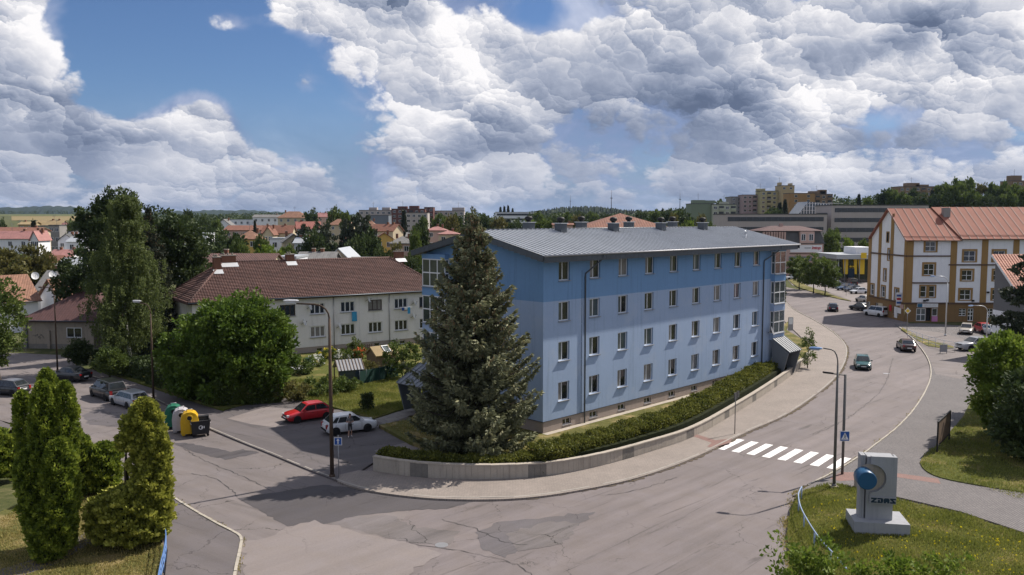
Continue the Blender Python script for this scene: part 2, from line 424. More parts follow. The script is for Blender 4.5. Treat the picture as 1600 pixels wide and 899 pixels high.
pmat('white_paint', (.80, .78, .76), .7, .06, 1.5, .3, fine=.06, stain=((.45, .42, .41), 1.8, .6))
pmat('concrete', (.39, .345, .29), .9, .16, .9, .25, bump=.3, fine=.1, streak=.25)
pmat('concrete_dark', (.19, .175, .155), .95, .25, 3.0, .2, bump=.8, bscale=18, fine=.4)
pmat('concrete_pale', (.31, .315, .33), .85, .08, 1.2, .3, bump=.15, fine=.07, streak=.16)
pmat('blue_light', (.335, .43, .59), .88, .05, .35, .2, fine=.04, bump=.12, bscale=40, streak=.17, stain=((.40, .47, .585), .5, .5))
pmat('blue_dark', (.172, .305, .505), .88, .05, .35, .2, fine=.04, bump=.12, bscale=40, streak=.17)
pmat('plinth', (.36, .30, .265), .92, .1, 1.2, .2, fine=.09, bump=.3, streak=.12)
pmat('roof_grey', (.40, .42, .45), .38, .10, .6, .6, metal=.12, fine=.03, stain=((.27, .29, .31), .8, .4))
pmat('canopy_grey', (.15, .165, .185), .5, .1, .8, .4)
pmat('metal_dark', (.075, .085, .10), .45, .15, 1.5, .5, metal=.3)
pmat('metal_grey', (.30, .30, .31), .5, .12, 2, .5, metal=.5)
pmat('metal_pale', (.52, .53, .54), .45, .1, 2, .5, metal=.4)
pmat('soffit', (.20, .20, .205), .8, .1, 1.5, .3)
pmat('frame_white', (.72, .72, .72), .5, .04, 2, .4)
pmat('frame_wood', (.06, .042, .032), .6, .15, 3, .4)
pmat('black', (.012, .012, .013), .6, .2, 3, .3)
pmat('rubber', (.016, .016, .017), .85, .15, 5, .2)
pmat('rust_brown', (.085, .058, .042), .8, .25, 2, .2, bump=.2)
pmat('pole_grey', (.13, .125, .12), .6, .15, 2, .4, metal=.3)
pmat('wall_grey', (.75, .72, .70), .92, .06, .5, .2, fine=.05, bump=.3, streak=.15, stain=((.60, .56, .525), .7, .4))
pmat('wall_beige', (.30, .255, .205), .93, .1, .6, .2, fine=.08, bump=.3, streak=.25, stain=((.2, .17, .14), .9, .5))
pmat('wall_white', (.76, .765, .79), .9, .05, .6, .25, fine=.04, bump=.2, streak=.1, stain=((.56, .555, .56), .9, .22))
pmat('wall_cream', (.55, .46, .32), .9, .08, .6, .2, streak=.1)
pmat('wall_yellow', (.58, .40, .12), .9, .08, .6, .2, streak=.1)
pmat('wall_pink', (.52, .36, .31), .9, .08, .6, .2, streak=.1)
pmat('wall_dim', (.27, .255, .24), .9, .1, .6, .2, streak=.2)
pmat('ochre', (.30, .185, .072), .9, .07, .8, .2, fine=.05, streak=.12)
pmat('ochre_dark', (.22, .135, .06), .9, .1, .8, .2, streak=.2, bump=.2)
pmat('belt_brown', (.10, .062, .042), .8, .12, 1, .2)
pmat('panel_concrete', (.43, .38, .355), .9, .08, .25, .2, streak=.12)
pmat('wood', (.17, .12, .085), .85, .25, 2.5, .2, bump=.3)
pmat('brick_red', (.20, .095, .06), .9, .2, 3, .2, bump=.4)
pmat('blue_paint', (.10, .19, .40), .45, .1, 3, .5)
pmat('blue_drum', (.008, .075, .17), .4, .06, 2, .5, streak=.08)
pmat('towel_blue', (.06, .30, .52), .95, .1, 3, .1)
pmat('red_sign', (.42, .015, .02), .6, .05, 3)
pmat('sign_blue', (.012, .075, .30), .45, .05, 3, .5)
pmat('sign_yellow', (.75, .50, .02), .5, .05, 3, .5)
pmat('letter_dark', (.012, .03, .05), .6, .05, 3)
def tilemat(name, c, var, rw, rh, ang, amt=.5):
    """clay tiles too small to build one by one: fine rows in the roof's own plane (horizontal distance along the eave, height)"""
    m, t, b = newmat(name); p = t.pos()
    rot = t.new('ShaderNodeVectorRotate', rotation_type='Z_AXIS', i_Angle=-ang); t.lk(p, rot.inputs['Vector'])
    sp = t.new('ShaderNodeSeparateXYZ'); t.lk(rot.outputs[0], sp.inputs[0])
    z = t.math('FRACT', t.math('DIVIDE', sp.outputs[2], rh)); xx = t.math('FRACT', t.math('DIVIDE', sp.outputs[0], rw))
    row = t.math('FLOOR', t.math('DIVIDE', sp.outputs[2], rh)); col_ = t.math('FLOOR', t.math('DIVIDE', sp.outputs[0], rw))
    cb = t.new('ShaderNodeCombineXYZ'); t.lk(row, cb.inputs[0]); t.lk(col_, cb.inputs[1])
    wn = t.new('ShaderNodeTexWhiteNoise', noise_dimensions='2D'); t.lk(cb.outputs[0], wn.inputs['Vector'])
    h = t.math('ADD', t.math('MULTIPLY', z, -1.0), t.math('MULTIPLY', t.math('SINE', t.math('MULTIPLY', xx, math.pi)), .5))
    k = t.math('ADD', t.math('MULTIPLY', wn.outputs[0], var), t.math('MULTIPLY', t.noise(p, .5, 4, .6), .5)); k = t.math('ADD', k, .75-var/2)
    x = t.vmath('SCALE', c, sc=k).outputs[0]; t.lk(x, b.inputs['Base Color']); b.inputs['Roughness'].default_value = .8
    bn = t.new('ShaderNodeBump', i_Strength=amt, i_Distance=.12); t.lk(h, bn.inputs['Height']); t.lk(bn.outputs[0], b.inputs['Normal'])
tilemat('tile_brown', (.094, .045, .036), .35, .30, .17, R(33.7), 1.0)
tilemat('tile_maroon', (.075, .032, .030), .2, .35, .2, R(0), .4)
tilemat('tile_orange', (.22, .11, .068), .35, .3, .2, R(20), .6)
tilemat('tile_red', (.25, .085, .065), .25, .4, .25, R(0), .5)
tilemat('tile_rose', (.30, .14, .125), .2, .4, .25, R(0), .3)
tilemat('tile_rust', (.17, .068, .04), .3, .4, .25, R(0), .5)
tilemat('tile_grey', (.15, .145, .14), .25, .4, .25, R(0), .4)
tilemat('tile_salmon', (.42, .20, .14), .35, .26, .15, R(90), 1.0)
pmat('roof_red_metal', (.285, .118, .085), .75, .10, .3, .12, fine=.04, stain=((.36, .13, .09), .5, .5), streak=.05)
pmat('roof_red_seam', (.11, .04, .03), .55, .1, 1, .3)
pmat('roof_tin', (.42, .44, .46), .45, .1, 1, .4, metal=.3)
pmat('roof_tar', (.10, .10, .10), .9, .25, .8, .2)
pmat('roof_ochre', (.30, .225, .125), .9, .25, .6, .2)
def glassmat(name, col, rough=.05, spec=.8):
    m, t, b = newmat(name); p = t.pos()
    k = t.math('ADD', t.math('MULTIPLY', t.noise(p, 1.7, 2), 1.2), .4); x = t.vmath('SCALE', col, sc=k).outputs[0]
    t.lk(x, b.inputs['Base Color']); b.inputs['Roughness'].default_value = rough; b.inputs['Specular IOR Level'].default_value = spec
glassmat('glass', (.018, .02, .022)); glassmat('glass_pale', (.10, .115, .115), .12); glassmat('glass_car', (.022, .026, .03), .03, .8)
glassmat('glass_curtain', (.20, .185, .17), .3, .5); glassmat('glass_blue', (.05, .075, .10), .08)
glassmat('glass_bay', (.055, .066, .062), .06, .9)
# ------------------------------------------------------------------ terrain
def terrain():
    xs = np.concatenate([np.linspace(-9000, -1200, 14), np.linspace(-1000, 1000, 61), np.linspace(1200, 9000, 14)])
    ys = np.concatenate([[-60, 0, 40, 80, 120, 150], np.linspace(180, 1200, 44), np.linspace(1230, 3000, 60), np.linspace(3300, 9000, 16)])
    V = np.array([(x, y, hgt(x, y)-.06) for y in ys for x in xs]); nx = len(xs)
    F = np.array([(j*nx+i, j*nx+i+1, (j+1)*nx+i+1, (j+1)*nx+i) for j in range(len(ys)-1) for i in range(nx-1)])
    o = put('ground', npmesh('ground', V, F, 'terrain')); tag(o, kind='structure')
terrain()
def hill(name, Y0, prof, depth, mat, bump, seed):
    r = np.random.default_rng(seed); pts = []
    xs = np.linspace(prof[0][0], prof[-1][0], 260); tops = np.interp(xs, [p[0] for p in prof], [p[1] for p in prof])
    mb = MB(); rows = []
    for j, (fy, fz) in enumerate(((0, 0), (.12, .45), (.3, .8), (.5, 1.0), (1, .6))):
        row = []
        for i, px in enumerate(xs):
            Y = Y0+fy*depth; z1 = ZAT(tops[i], Y0+.5*depth)
            z0 = hgt(XAT(px, Y0), Y0)-3
            row.append(Vector((XAT(px, Y0+.0*depth)*(1+fy*depth/Y0*.9), Y, z0+(z1-z0)*fz+(r.random()*bump if j > 0 else 0))))
        rows.append(row)
    for a, b in zip(rows, rows[1:]):
        for i in range(len(xs)-1): mb.poly([a[i], a[i+1], b[i+1], b[i]])
    o = mb.build(name, mat); tag(o, kind='structure'); return o
hill('far_hill', 4300, [(-700, 330), (-300, 328), (-100, 327), (0, 326), (60, 323.5), (100, 324), (140, 329), (200, 333), (260, 332), (320, 329.5), (380, 330), (440, 333), (520, 337), (700, 338)], 1600, 'forest', 9, 1)
hill('wooded_hill', 1500, [(820, 339), (845, 331), (870, 327), (905, 325), (940, 326), (980, 330), (1020, 332), (1060, 334), (1100, 338)], 300, 'forest', 5, 2)
def drape(name, px0, px1, Y0, Y1, mat, dz):
    n = 10; P = [[Vector((XAT(px0+(px1-px0)*i/n, Y0+(Y1-Y0)*j/n), Y0+(Y1-Y0)*j/n, 0)) for i in range(n+1)] for j in range(n+1)]; mb = MB()
    for r in P:
        for p in r: p.z = hgt(p.x, p.y)+dz
    for j in range(n):
        for i in range(n): mb.poly([P[j][i], P[j][i+1], P[j+1][i+1], P[j+1][i]])
    tag(mb.build(name, mat), kind='structure')
drape('stubble_field', 18, 150, 1250, 1800, 'field', .35); drape('green_field', -120, 130, 1830, 2300, 'field_green', .35); drape('stubble_field', -160, 60, 2350, 2900, 'field', .35)
# ------------------------------------------------------------------ road, pavements, lots
ROAD_L = [(527, 752), (560, 763), (610, 772), (680, 779), (760, 780.5), (830, 777), (900, 767), (985, 749.5), (1060, 725), (1115, 701), (1165, 676), (1230, 647), (1280, 613), (1308, 587), (1321, 562), (1321, 541), (1303, 521), (1272, 501), (1240, 484), (1225, 470)]
road = flatpoly('road', gl([(150, 960), (300, 960), (1400, 960), (1640, 960), (1560, 700), (1490, 600), (1470, 540), (1420, 505), (1360, 470), (1330, 462), (1244, 452), (1229, 449), (1221, 444), (1195, 447), (1190, 480), (1230, 540), (1200, 620), (1000, 690), (760, 735), (590, 730), (400, 640), (330, 620), (240, 600), (120, 580), (100, 555), (20, 552), (-40, 556), (-60, 620), (0, 640), (60, 700), (120, 800)]), 'asphalt', 0.0)
side = flatpoly('side_street', gl([(527, 752), (470, 728), (400, 700), (330, 678), (280, 655), (230, 635), (170, 606), (128, 588), (112, 560), (40, 552), (-40, 552), (-60, 640), (40, 668), (120, 712), (270, 778), (378, 840), (372, 960), (560, 900), (640, 800)]), 'asphalt_side', .004)
def ragged(q, step=.35, amp=.07):
    out = []; rr = random.Random(len(q)*7+int(q[0].x*10)); m = len(q)
    for i in range(m):
        a, b = q[i], q[(i+1) % m]; k = max(1, int((b-a).length/step)); nn = Vector((-(b-a).y, (b-a).x, 0)).normalized()
        for j in range(k): out.append(a.lerp(b, j/k)+nn*rr.gauss(0, amp)*(1 if j else .3))
    return out
def patch(pts, mat, z=.008, parent=None): return flatpoly('asphalt_patch', ragged(gl(pts), amp=.05 if mat == 'asphalt_dark' else .11), mat, z, parent or road)
patch([(371, 779), (430, 770), (505, 758), (548, 762), (600, 773), (680, 780), (742, 784), (700, 795), (640, 798), (560, 806), (500, 820), (449, 823)], 'asphalt_dark', .012)
patch([(378, 850), (420, 840), (448, 824), (492, 813), (503, 818), (560, 832), (640, 850), (690, 866), (640, 899), (600, 960), (380, 960)], 'asphalt_light', .016)
patch([(505, 817), (560, 806), (610, 806), (650, 826), (720, 830), (700, 852), (640, 848), (570, 832)], 'asphalt_rough', .008)
patch([(742, 832), (780, 815), (860, 808), (930, 800), (905, 822), (830, 845), (790, 872), (752, 860)], 'asphalt_patch_mid', .008)
patch([(272, 693), (290, 692), (352, 704), (378, 711), (340, 716), (300, 706)], 'asphalt_dark', .012, side)
patch([(337, 712), (380, 702), (405, 708), (352, 719)], 'asphalt_dark', .016, side)
patch([(150, 640), (205, 655), (192, 668), (140, 664), (128, 650)], 'asphalt_patch_mid', .012, side)
patch([(790, 835), (860, 815), (905, 818), (880, 850), (810, 862)], 'asphalt_rough', .012)
# tar-filled joints and the gritty gutter
def strip(name, path, w, mat, z, parent, jit=.03, seed=1):
    rr = random.Random(seed); q = resample(path, .3); mb = MB(); L = []
    for i, p in enumerate(q):
        d = (q[min(i+1, len(q)-1)]-q[max(i-1, 0)]).normalized(); nn = Vector((-d.y, d.x, 0)); c = p+nn*rr.gauss(0, jit); ww = w*rr.uniform(.35, 1.3)/2; L.append((c+nn*ww, c-nn*ww))
    for (a, b), (c, d) in zip(L, L[1:]): mb.poly([Vector((v.x, v.y, z)) for v in (b, d, c, a)])
    return mb.build(name, mat, parent)
pmat('grit', (.105, .085, .065), .95, .35, 2.5, .1, fine=.3); pmat('tar', (.05, .047, .047), .7, .2, 3, .3)
for i, pts in enumerate(([(690, 812), (740, 826), (790, 848), (830, 852)], [(640, 850), (720, 862), (800, 880), (840, 905)], [(940, 775), (1000, 765), (1060, 745)], [(1270, 680), (1330, 650), (1380, 605), (1395, 560)], [(430, 770), (380, 745), (320, 720), (285, 700)], [(300, 740), (340, 750), (372, 778)], [(180, 660), (240, 690), (262, 720)])): strip('tar_joint', gl(pts, 0, 6), .04, 'tar', .0205, road if i < 4 else side, .05, i)
_g = gl(ROAD_L, 0, 5); strip('gutter_grit', [p+Vector((.16, -.12, 0)) for p in _g[:60]], .34, 'grit', .0235, road, .05, 21); strip('gutter_grit', [p+Vector((.14, -.05, 0)) for p in _g[60:]], .3, 'grit', .0235, road, .05, 22)
# zebra crossing: eight stripes spread evenly between the two kerbs
zl, zr = [(1119.7, 701.5), (1306, 734)], [(1152, 686), (1331, 717)]
A0, A1, B0, B1 = G(*zl[0]), G(*zl[1]), G(*zr[0]), G(*zr[1])
for i in range(8):
    a, b = i/7.55, (i+.52)/7.55
    flatpoly('crossing_stripe', [A0.lerp(A1, a), A0.lerp(A1, b), B0.lerp(B1, b), B0.lerp(B1, a)], 'white_paint', .012, road)
for (px, py) in ((1385, 584), (690, 852)):
    c = G(px, py); mb = MB(); mb.lathe([(.34, 0), (.34, .004)], 16, (c.x, c.y, .010)); mb.build('manhole_cover', 'metal_grey', road)
# left-hand pavement along the retaining wall, raised behind its kerb
WALL_B = [(583, 736), (640, 744.5), (720, 749), (800, 748), (870, 742), (940, 728), (1010, 708), (1085, 682), (1150, 645), (1200, 613), (1240, 584), (1262, 563), (1274, 545)]
pav = flatpoly('pavement', gl(ROAD_L, .12, 5)+gl([(1208, 470), (1224, 500), (1250, 525), (1268, 545)], .12)+gl(WALL_B[::-1][1:], .12, 4)+gl([(560, 735), (530, 742)], .12), 'paving', .12, skirt=.2)
def kerb(path, mat, parent, w=.14, top=.13, n=3, L=1.0):
    path = resample(path, L); mb = MB(); mb.bb(.012, L-.012, -w/2, w/2, -.1, top); me = mb.mesh('kerb_stone', mat)
    for a, b in zip(path, path[1:]):
        d = (b-a).normalized(); put('kerb_stone', me, parent, Matrix.Translation((a.x, a.y, random.uniform(-.012, .012))) @ Matrix.Rotation(math.atan2(d.y, d.x)+random.uniform(-.012, .012), 4, 'Z'))
kerb(gl(ROAD_L, 0, 5), 'kerb', pav)
flatpoly('warning_strip', gl([(1066, 676), (1076, 675), (1118, 688), (1144, 685), (1141, 692), (1113, 700), (1105, 698), (1112, 692)], .124), 'paving_red', .124, pav)
# right-hand pavement of setts
RK = [(1238, 775), (1262, 760), (1296, 743), (1340, 717), (1372, 693), (1400, 671), (1425, 645), (1443, 618), (1453, 595), (1454.5, 578), (1449, 560), (1436, 541), (1422, 526), (1404, 511)]
pav2 = flatpoly('cobbled_pavement', gl(RK, .1, 5)+gl([(1398, 507), (1440, 505), (1600, 515), (1700, 560), (1700, 900), (1600, 832), (1500, 799), (1400, 776), (1300, 762)], .1), 'setts', .1, skirt=.15)
kerb(gl(RK[1:], 0, 5), 'kerb_white', pav2, w=.11, top=.12)
flatpoly('warning_strip', gl([(1296, 748), (1314, 738), (1350, 738), (1340, 750), (1312, 752)], .104), 'paving_red', .104, pav2)
flatpoly('warning_strip', gl([(1390, 738), (1396, 745), (1470, 756), (1466, 748)], .104), 'paving_red', .104, pav2)
flatpoly('asphalt_apron', gl([(1408, 512), (1470, 520), (1560, 545), (1560, 575), (1500, 592), (1462, 585), (1452, 560), (1432, 535)], .104), 'asphalt_side', .104, pav2)
# left foot pavement in asphalt
LK = [(268, 778), (300, 798), (340, 821), (368, 835), (377, 843), (376, 856), (371, 880), (366, 905), (362, 940)]
pav3 = flatpoly('asphalt_pavement', gl(LK, .1, 4)+gl([(250, 960), (258, 900), (262, 860), (255, 830), (235, 790), (180, 745), (120, 712), (30, 670), (-40, 640), (-40, 655), (80, 690), (180, 735)], .1), 'asphalt_path', .1, skirt=.15)
kerb(gl(LK, 0, 4), 'kerb_white', pav3, L=.55)
# footway beside the side street and the parking bays behind it
FK = [(545, 759), (524, 750), (480, 733), (420, 708), (375, 690), (330, 671), (300, 656), (262, 634), (215, 612), (168, 596), (133, 585), (125, 577)]
pav4 = flatpoly('footway', gl(FK, .1, 3)+gl([(136, 576), (175, 586), (240, 608), (300, 628), (345, 648), (420, 675), (480, 700), (560, 735), (583, 738)], .1), 'asphalt_path', .1, skirt=.15)
kerb(gl(FK[1:], 0, 3), 'kerb', pav4, w=.1, top=.11, L=.6)
lot = flatpoly('parking_lot', gl([(338, 650), (420, 676), (480, 701), (562, 737), (600, 712), (660, 702), (720, 690), (700, 674), (640, 652), (610, 642), (520, 640), (450, 622), (400, 628), (360, 636)], .104), 'asphalt_lot', .106)
flatpoly('asphalt_patch', gl([(355, 654), (415, 636), (470, 640), (430, 668), (392, 663)], .11), 'asphalt_light', .11, lot)
flatpoly('asphalt_patch', gl([(585, 704), (640, 690), (690, 700), (640, 712), (600, 716)], .11), 'asphalt_light', .11, lot)
flatpoly('path', gl([(583, 655), (640, 636), (680, 632), (680, 642), (640, 650), (600, 664)], .11), 'slabs', .116)
# far car park and road end
flatpoly('car_park', gl([(1225, 431), (1260, 425), (1400, 432), (1400, 470), (1352, 477), (1330, 470), (1290, 455), (1238, 446)], .0), 'asphalt_light', .020)
# lawns
_wb = gl(WALL_B, .1, 5)
_wi = [p+Vector((-(q-p).y, (q-p).x, 0)).normalized()*.12 for p, q in zip(_wb, _wb[1:]) if (q-p).length > .01]
lawnA = flatpoly('lawn', _wi+gl([(1262, 535), (1228, 515), (1235, 500)], .35)+[Vector((26, 96, 0)), Vector((0, 84, 0)), Vector((-6, 75, 0))]+gl([(655, 640), (640, 655), (592, 664), (640, 690), (668, 700), (600, 716)], .35), 'turf_dry', .35, skirt=.4)
lawnB = flatpoly('lawn', gl([(1246, 775), (1258, 766), (1300, 757), (1345, 766), (1400, 780), (1500, 803), (1600, 836), (1700, 870), (1700, 960), (1250, 960), (1236, 880), (1230, 830), (1236, 795)], .16, 3), 'turf', .16, skirt=.2)
lawnC = flatpoly('lawn', gl([(1437, 722), (1445, 734), (1470, 746), (1530, 758), (1620, 772), (1700, 790), (1700, 560), (1600, 560), (1530, 610), (1505, 650), (1470, 690), (1445, 710)], .16, 3), 'turf', .16, skirt=.2)
lawnD = flatpoly('lawn', gl([(-60, 960), (-60, 830), (0, 800), (60, 770), (130, 720), (190, 748), (232, 792), (250, 830), (256, 865), (252, 905), (246, 960)], .16, 3), 'turf_dry', .16, skirt=.2)
lawnE = flatpoly('lawn', gl([(640, 636), (583, 654), (525, 637), (455, 620), (400, 627), (350, 640), (260, 612), (180, 586), (160, 560), (300, 545), (660, 535), (690, 560), (690, 625)], .2), 'turf', .2, skirt=.2)
lawnF = flatpoly('verge', gl([(1232, 437), (1245, 448), (1290, 462), (1330, 470.5), (1310, 464), (1262, 447), (1250, 440), (1238, 434)], .12, 2), 'turf_dry', .14, skirt=.15)
flatpoly('verge', gl([(1410, 512), (1440, 528), (1480, 538), (1490, 545), (1450, 541), (1425, 526), (1408, 515)], .12, 2), 'turf_dry', .15, skirt=.1)
flatpoly('path', gl([(-60, 905), (0, 890), (60, 872), (110, 848), (150, 818), (172, 822), (140, 850), (90, 880), (20, 905), (-60, 930)], .17), 'asphalt_path', .168)
_c = Vector((2.32, 61.45, 0)); _u = Vector((.7055, .7086, 0)).normalized(); _n = Vector((_u.y, -_u.x, 0))
flatpoly('gravel_strip', [_c+_n*.02-_u*.1, _c+_n*.55-_u*.1, _c+_n*.5+_u*34, _c+_n*.02+_u*34], 'concrete', .356)
# ------------------------------------------------------------------ windows and walls
WIN = {}
def win_meshes(w, h, cols, rows, fr, fm, gm, sill, arch=0.0, sm='metal_grey'):
    key = (round(w, 3), round(h, 3), tuple(cols), tuple(rows), fm, gm, sill, arch, sm)
    if key in WIN: return WIN[key]
    mb = MB(); d = .05
    mb.bb(0, fr, 0, d, 0, h); mb.bb(w-fr, w, 0, d, 0, h); mb.bb(fr, w-fr, 0, d, 0, fr); mb.bb(fr, w-fr, 0, d, h-fr, h)
    xs = [fr]; zs = [fr]; m = fr*.55
    acc = 0; tot = sum(cols)
    for c in cols[:-1]:
        acc += c; x = acc/tot*w; mb.bb(x-m, x+m, .003, d-.003, fr, h-fr); xs += [x-m, x+m]
    xs.append(w-fr); acc = 0
    for r in rows[:-1]:
        acc += r; z = acc/sum(rows)*h
        for i in range(0, len(xs), 2): mb.bb(xs[i], xs[i+1], .004, d-.004, z-m, z+m)
        zs += [z-m, z+m]
    zs.append(h-fr)
    fme = mb.mesh('window', fm); panes = []
    for i in range(0, len(xs), 2):
        for j in range(0, len(zs), 2):
            g = gm if isinstance(gm, str) else gm[(i//2) % len(gm)]
            panes.append(MB().bb(xs[i], xs[i+1], .022, .034, zs[j], zs[j+1]).mesh('pane', g))
    sme = MB().bb(-.05, w+.05, -sill-.1, 0.0, -.05, -.005).mesh('sill', sm) if sill else None
    WIN[key] = (fme, panes, sme); return WIN[key]
def window(parent, M, w, h, cols=(1, 1), rows=(1,), fr=.06, fm='frame_white', gm='glass', sill=.12, world=True, name='window', sm='metal_grey'):
    f, ps, s = win_meshes(w, h, cols, rows, fr, fm, gm, sill, 0, sm)
    o = put(name, f, parent, M, world)
    for p in ps: put('pane', p, o)
    if s: put('sill', s, o)
    return o
def wall_grid(mb, o, u, n, L, z0, z1, openings, depth=.2, top=None):
    """wall of rectangles in the plane o + a*u, with holes and their reveals; n points outwards"""
    xs = sorted({0, L}|{v for q in openings for v in q[:2]}); zs = sorted({z0, z1}|{v for q in openings for v in q[2:4]})
    P = lambda a, z, d=0: Vector((o[0], o[1], 0))+u*a+Vector((0, 0, z))-n*d
    for i in range(len(xs)-1):
        for j in range(len(zs)-1):
            a, b, c, d = xs[i], xs[i+1], zs[j], zs[j+1]; mx, mz = (a+b)/2, (c+d)/2
            if any(q[0] < mx < q[1] and q[2] < mz < q[3] for q in openings): continue
            mb.poly([P(a, c), P(b, c), P(b, d), P(a, d)])
    for a, b, c, d in openings:
        mb.poly([P(a, c), P(a, d), P(a, d, depth), P(a, c, depth)]); mb.poly([P(b, d), P(b, c), P(b, c, depth), P(b, d, depth)])
        mb.poly([P(a, d), P(b, d), P(b, d, depth), P(a, d, depth)]); mb.poly([P(b, c), P(a, c), P(a, c, depth), P(b, c, depth)])
# ------------------------------------------------------------------ the blue apartment building
def blue_building():
    C = Vector((2.32, 61.45, 0)); u = Vector((.7055, .7086, 0)).normalized(); n = Vector((u.y, -u.x, 0)); inn = -n
    Wd = 13.6; LEN = 37.2
    T = empty('apartment_building', (C.x, C.y, 0), 0, 'long four-storey blue apartment building with a grey seamed metal roof', 'building')
    ZB, Z0, Z1, ZT, ZE = .25, 1.22, 10.26, 13.55, 13.55
    q = lambda a, z, d=0: C+u*a-n*d+Vector((0, 0, z))
    cols = [2.35+3.67*k for k in range(9)]; rows = [12.5, 9.42, 6.36, 3.25]; ww, wh = 1.28, 1.46
    op = lambda zr: [(c-ww/2, c+ww/2, zr-wh/2, zr+wh/2) for c in cols]
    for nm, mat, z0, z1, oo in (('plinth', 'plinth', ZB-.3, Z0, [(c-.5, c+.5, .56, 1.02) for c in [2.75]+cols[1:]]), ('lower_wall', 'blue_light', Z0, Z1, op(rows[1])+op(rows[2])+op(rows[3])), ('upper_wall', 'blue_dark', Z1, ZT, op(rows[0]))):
        mb = MB(); off = n*(-.03 if nm == 'plinth' else 0)
        wall_grid(mb, C+off, u, n, LEN, z0, z1, oo, .22)
        gd = -n; gn = -u; go = -u*(-.03 if nm == 'plinth' else 0)
        zt = z1
        if nm == 'upper_wall':
            mb.poly([C+Vector((0, 0, z0)), C+Vector((0, 0, z1)), C+gd*(Wd/2)+Vector((0, 0, z1+1.66)), C+gd*Wd+Vector((0, 0, z1)), C+gd*Wd+Vector((0, 0, z0))])
            e = C+u*LEN; mb.poly([e+Vector((0, 0, z0)), e+gd*Wd+Vector((0, 0, z0)), e+gd*Wd+Vector((0, 0, z1)), e+gd*(Wd/2)+Vector((0, 0, z1+1.66)), e+Vector((0, 0, z1))])
        else:
            mb.poly([C+go+Vector((0, 0, z0)), C+go+Vector((0, 0, z1)), C+go+gd*Wd+Vector((0, 0, z1)), C+go+gd*Wd+Vector((0, 0, z0))])
            e = C+u*LEN; mb.poly([e+Vector((0, 0, z0)), e+gd*Wd+Vector((0, 0, z0)), e+gd*Wd+Vector((0, 0, z1)), e+Vector((0, 0, z1))])
        b0 = C+gd*Wd; mb.poly([b0+Vector((0, 0, z0)), b0+Vector((0, 0, z1)), b0+u*LEN+Vector((0, 0, z1)), b0+u*LEN+Vector((0, 0, z0))])
        mb.build(nm, mat, T, True)
    mb = MB(); mb.box(q(LEN/2, Z0-.012, -.02), (LEN/2, .02, .018), u, n); mb.box(C-u*.02-n*(Wd/2)+Vector((0, 0, Z0-.012)), (Wd/2, .02, .018), n, u); mb.build('plinth_flashing', 'metal_dark', T, True)
    k = 0
    for r in rows:
        for c in cols:
            gm = random.choice([('glass_curtain', 'glass'), ('glass_pale', 'glass'), ('glass', 'glass'), ('glass_pale', 'glass_blue'), ('glass_curtain', 'glass_curtain'), ('glass_curtain', 'glass')]); k += 1
            window(T, frame(q(c-ww/2, r-wh/2, .14), u, inn), ww, wh, (.42, .58), (1,), .075, 'frame_white', gm, .16)
    for c in [2.75]+cols[1:]:
        window(T, frame(q(c-.5, .56, .16), u, inn), 1.0, .46, (1, 1), (1,), .05, 'frame_white', 'glass', .1, name='cellar_window')
    # roof
    OV = .95; t0, t1 = -.95, LEN+1.9; zr = ZE+1.72+.28; zf = ZE+.22
    rid = lambda a, dz=0: C+u*a-n*(Wd/2)+Vector((0, 0, zr+dz)); eav = lambda a, s, dz=0: C+u*a+n*(OV if s < 0 else -(Wd+OV))+Vector((0, 0, zf+dz))
    mb = MB()
    for s in (-1, 1):
        f = [eav(t0, s), eav(t1, s), rid(t1), rid(t0)]; mb.poly(f if s < 0 else f[::-1])
    roof = mb.build('roof', 'roof_grey', T, True)
    mb = MB()
    for s in (-1, 1):
        f = [eav(t0, s, -.42), eav(t1, s, -.42), rid(t1, -.42), rid(t0, -.42)]; mb.poly(f[::-1] if s < 0 else f)
    mb.build('soffit', 'soffit', roof, True)
    sl = (rid(0)-eav(0, -1)); SL = sl.length; sd = sl.normalized(); up = u.cross(sd).normalized(); up = up if up.z > 0 else -up
    me = MB().bb(-.03, .03, 0, SL, 0, .075).mesh('roof_seam', 'roof_grey')
    a = t0+.25
    while a < t1:
        put('roof_seam', me, roof, frame(eav(a, -1), u, sd, up), True); a += .55
    bs = (rid(0)-eav(0, 1)).normalized(); upb = u.cross(bs).normalized(); upb = upb if upb.z > 0 else -upb
    mb = MB(); a = t0+.25
    while a < t1: mb.box(eav(a, 1)+bs*SL/2+upb*.02, (.02, SL/2, .022), u, bs, upb); a += .55
    tag(mb.build('back_roof_seams', 'roof_grey', roof, True), kind='stuff')
    mb = MB(); mb.tube([rid(t0-.02, .03), rid(t1+.02, .03)], .07, 6); mb.build('ridge_cap', 'metal_dark', roof, True)
    # fascia panels
    fp = MB().bb(.006, .594, -.02, 0.0, -.46, .0).mesh('fascia_panel', 'metal_dark')
    for s, st in ((-1, eav(t0, -1)), (1, eav(t0, 1))):
        d = rid(t0)-st; L = d.length; d.normalize(); m = int(L/.6); sc = L/m/.6
        for i in range(m):
            Mx = frame(st+d*(i*.6*sc)-u*.003, d*sc, -u if False else u, Vector((0, 0, 1)))
            put('fascia_panel', fp, roof, Mx, True)
    n_e = int((t1-t0)/.6)
    for i in range(n_e): put('fascia_panel', fp, roof, frame(eav(t0+i*.6, -1, -.06), u, -n), True)
    mb = MB()
    for s in (-1, 1):
        st = eav(t1, s); mb.prism([st, rid(t1), rid(t1, -.46), st+Vector((0, 0, -.46))], u*.02)
    mb.build('fascia_board', 'metal_dark', roof, True)
    # gutter and downpipes
    mb = MB(); g0 = eav(t0, -1, -.03)+n*.07; g1 = eav(t1, -1, -.03)+n*.07; mb.tube([g0, g1], .075, 8); mb.build('gutter', 'metal_grey', roof, True)
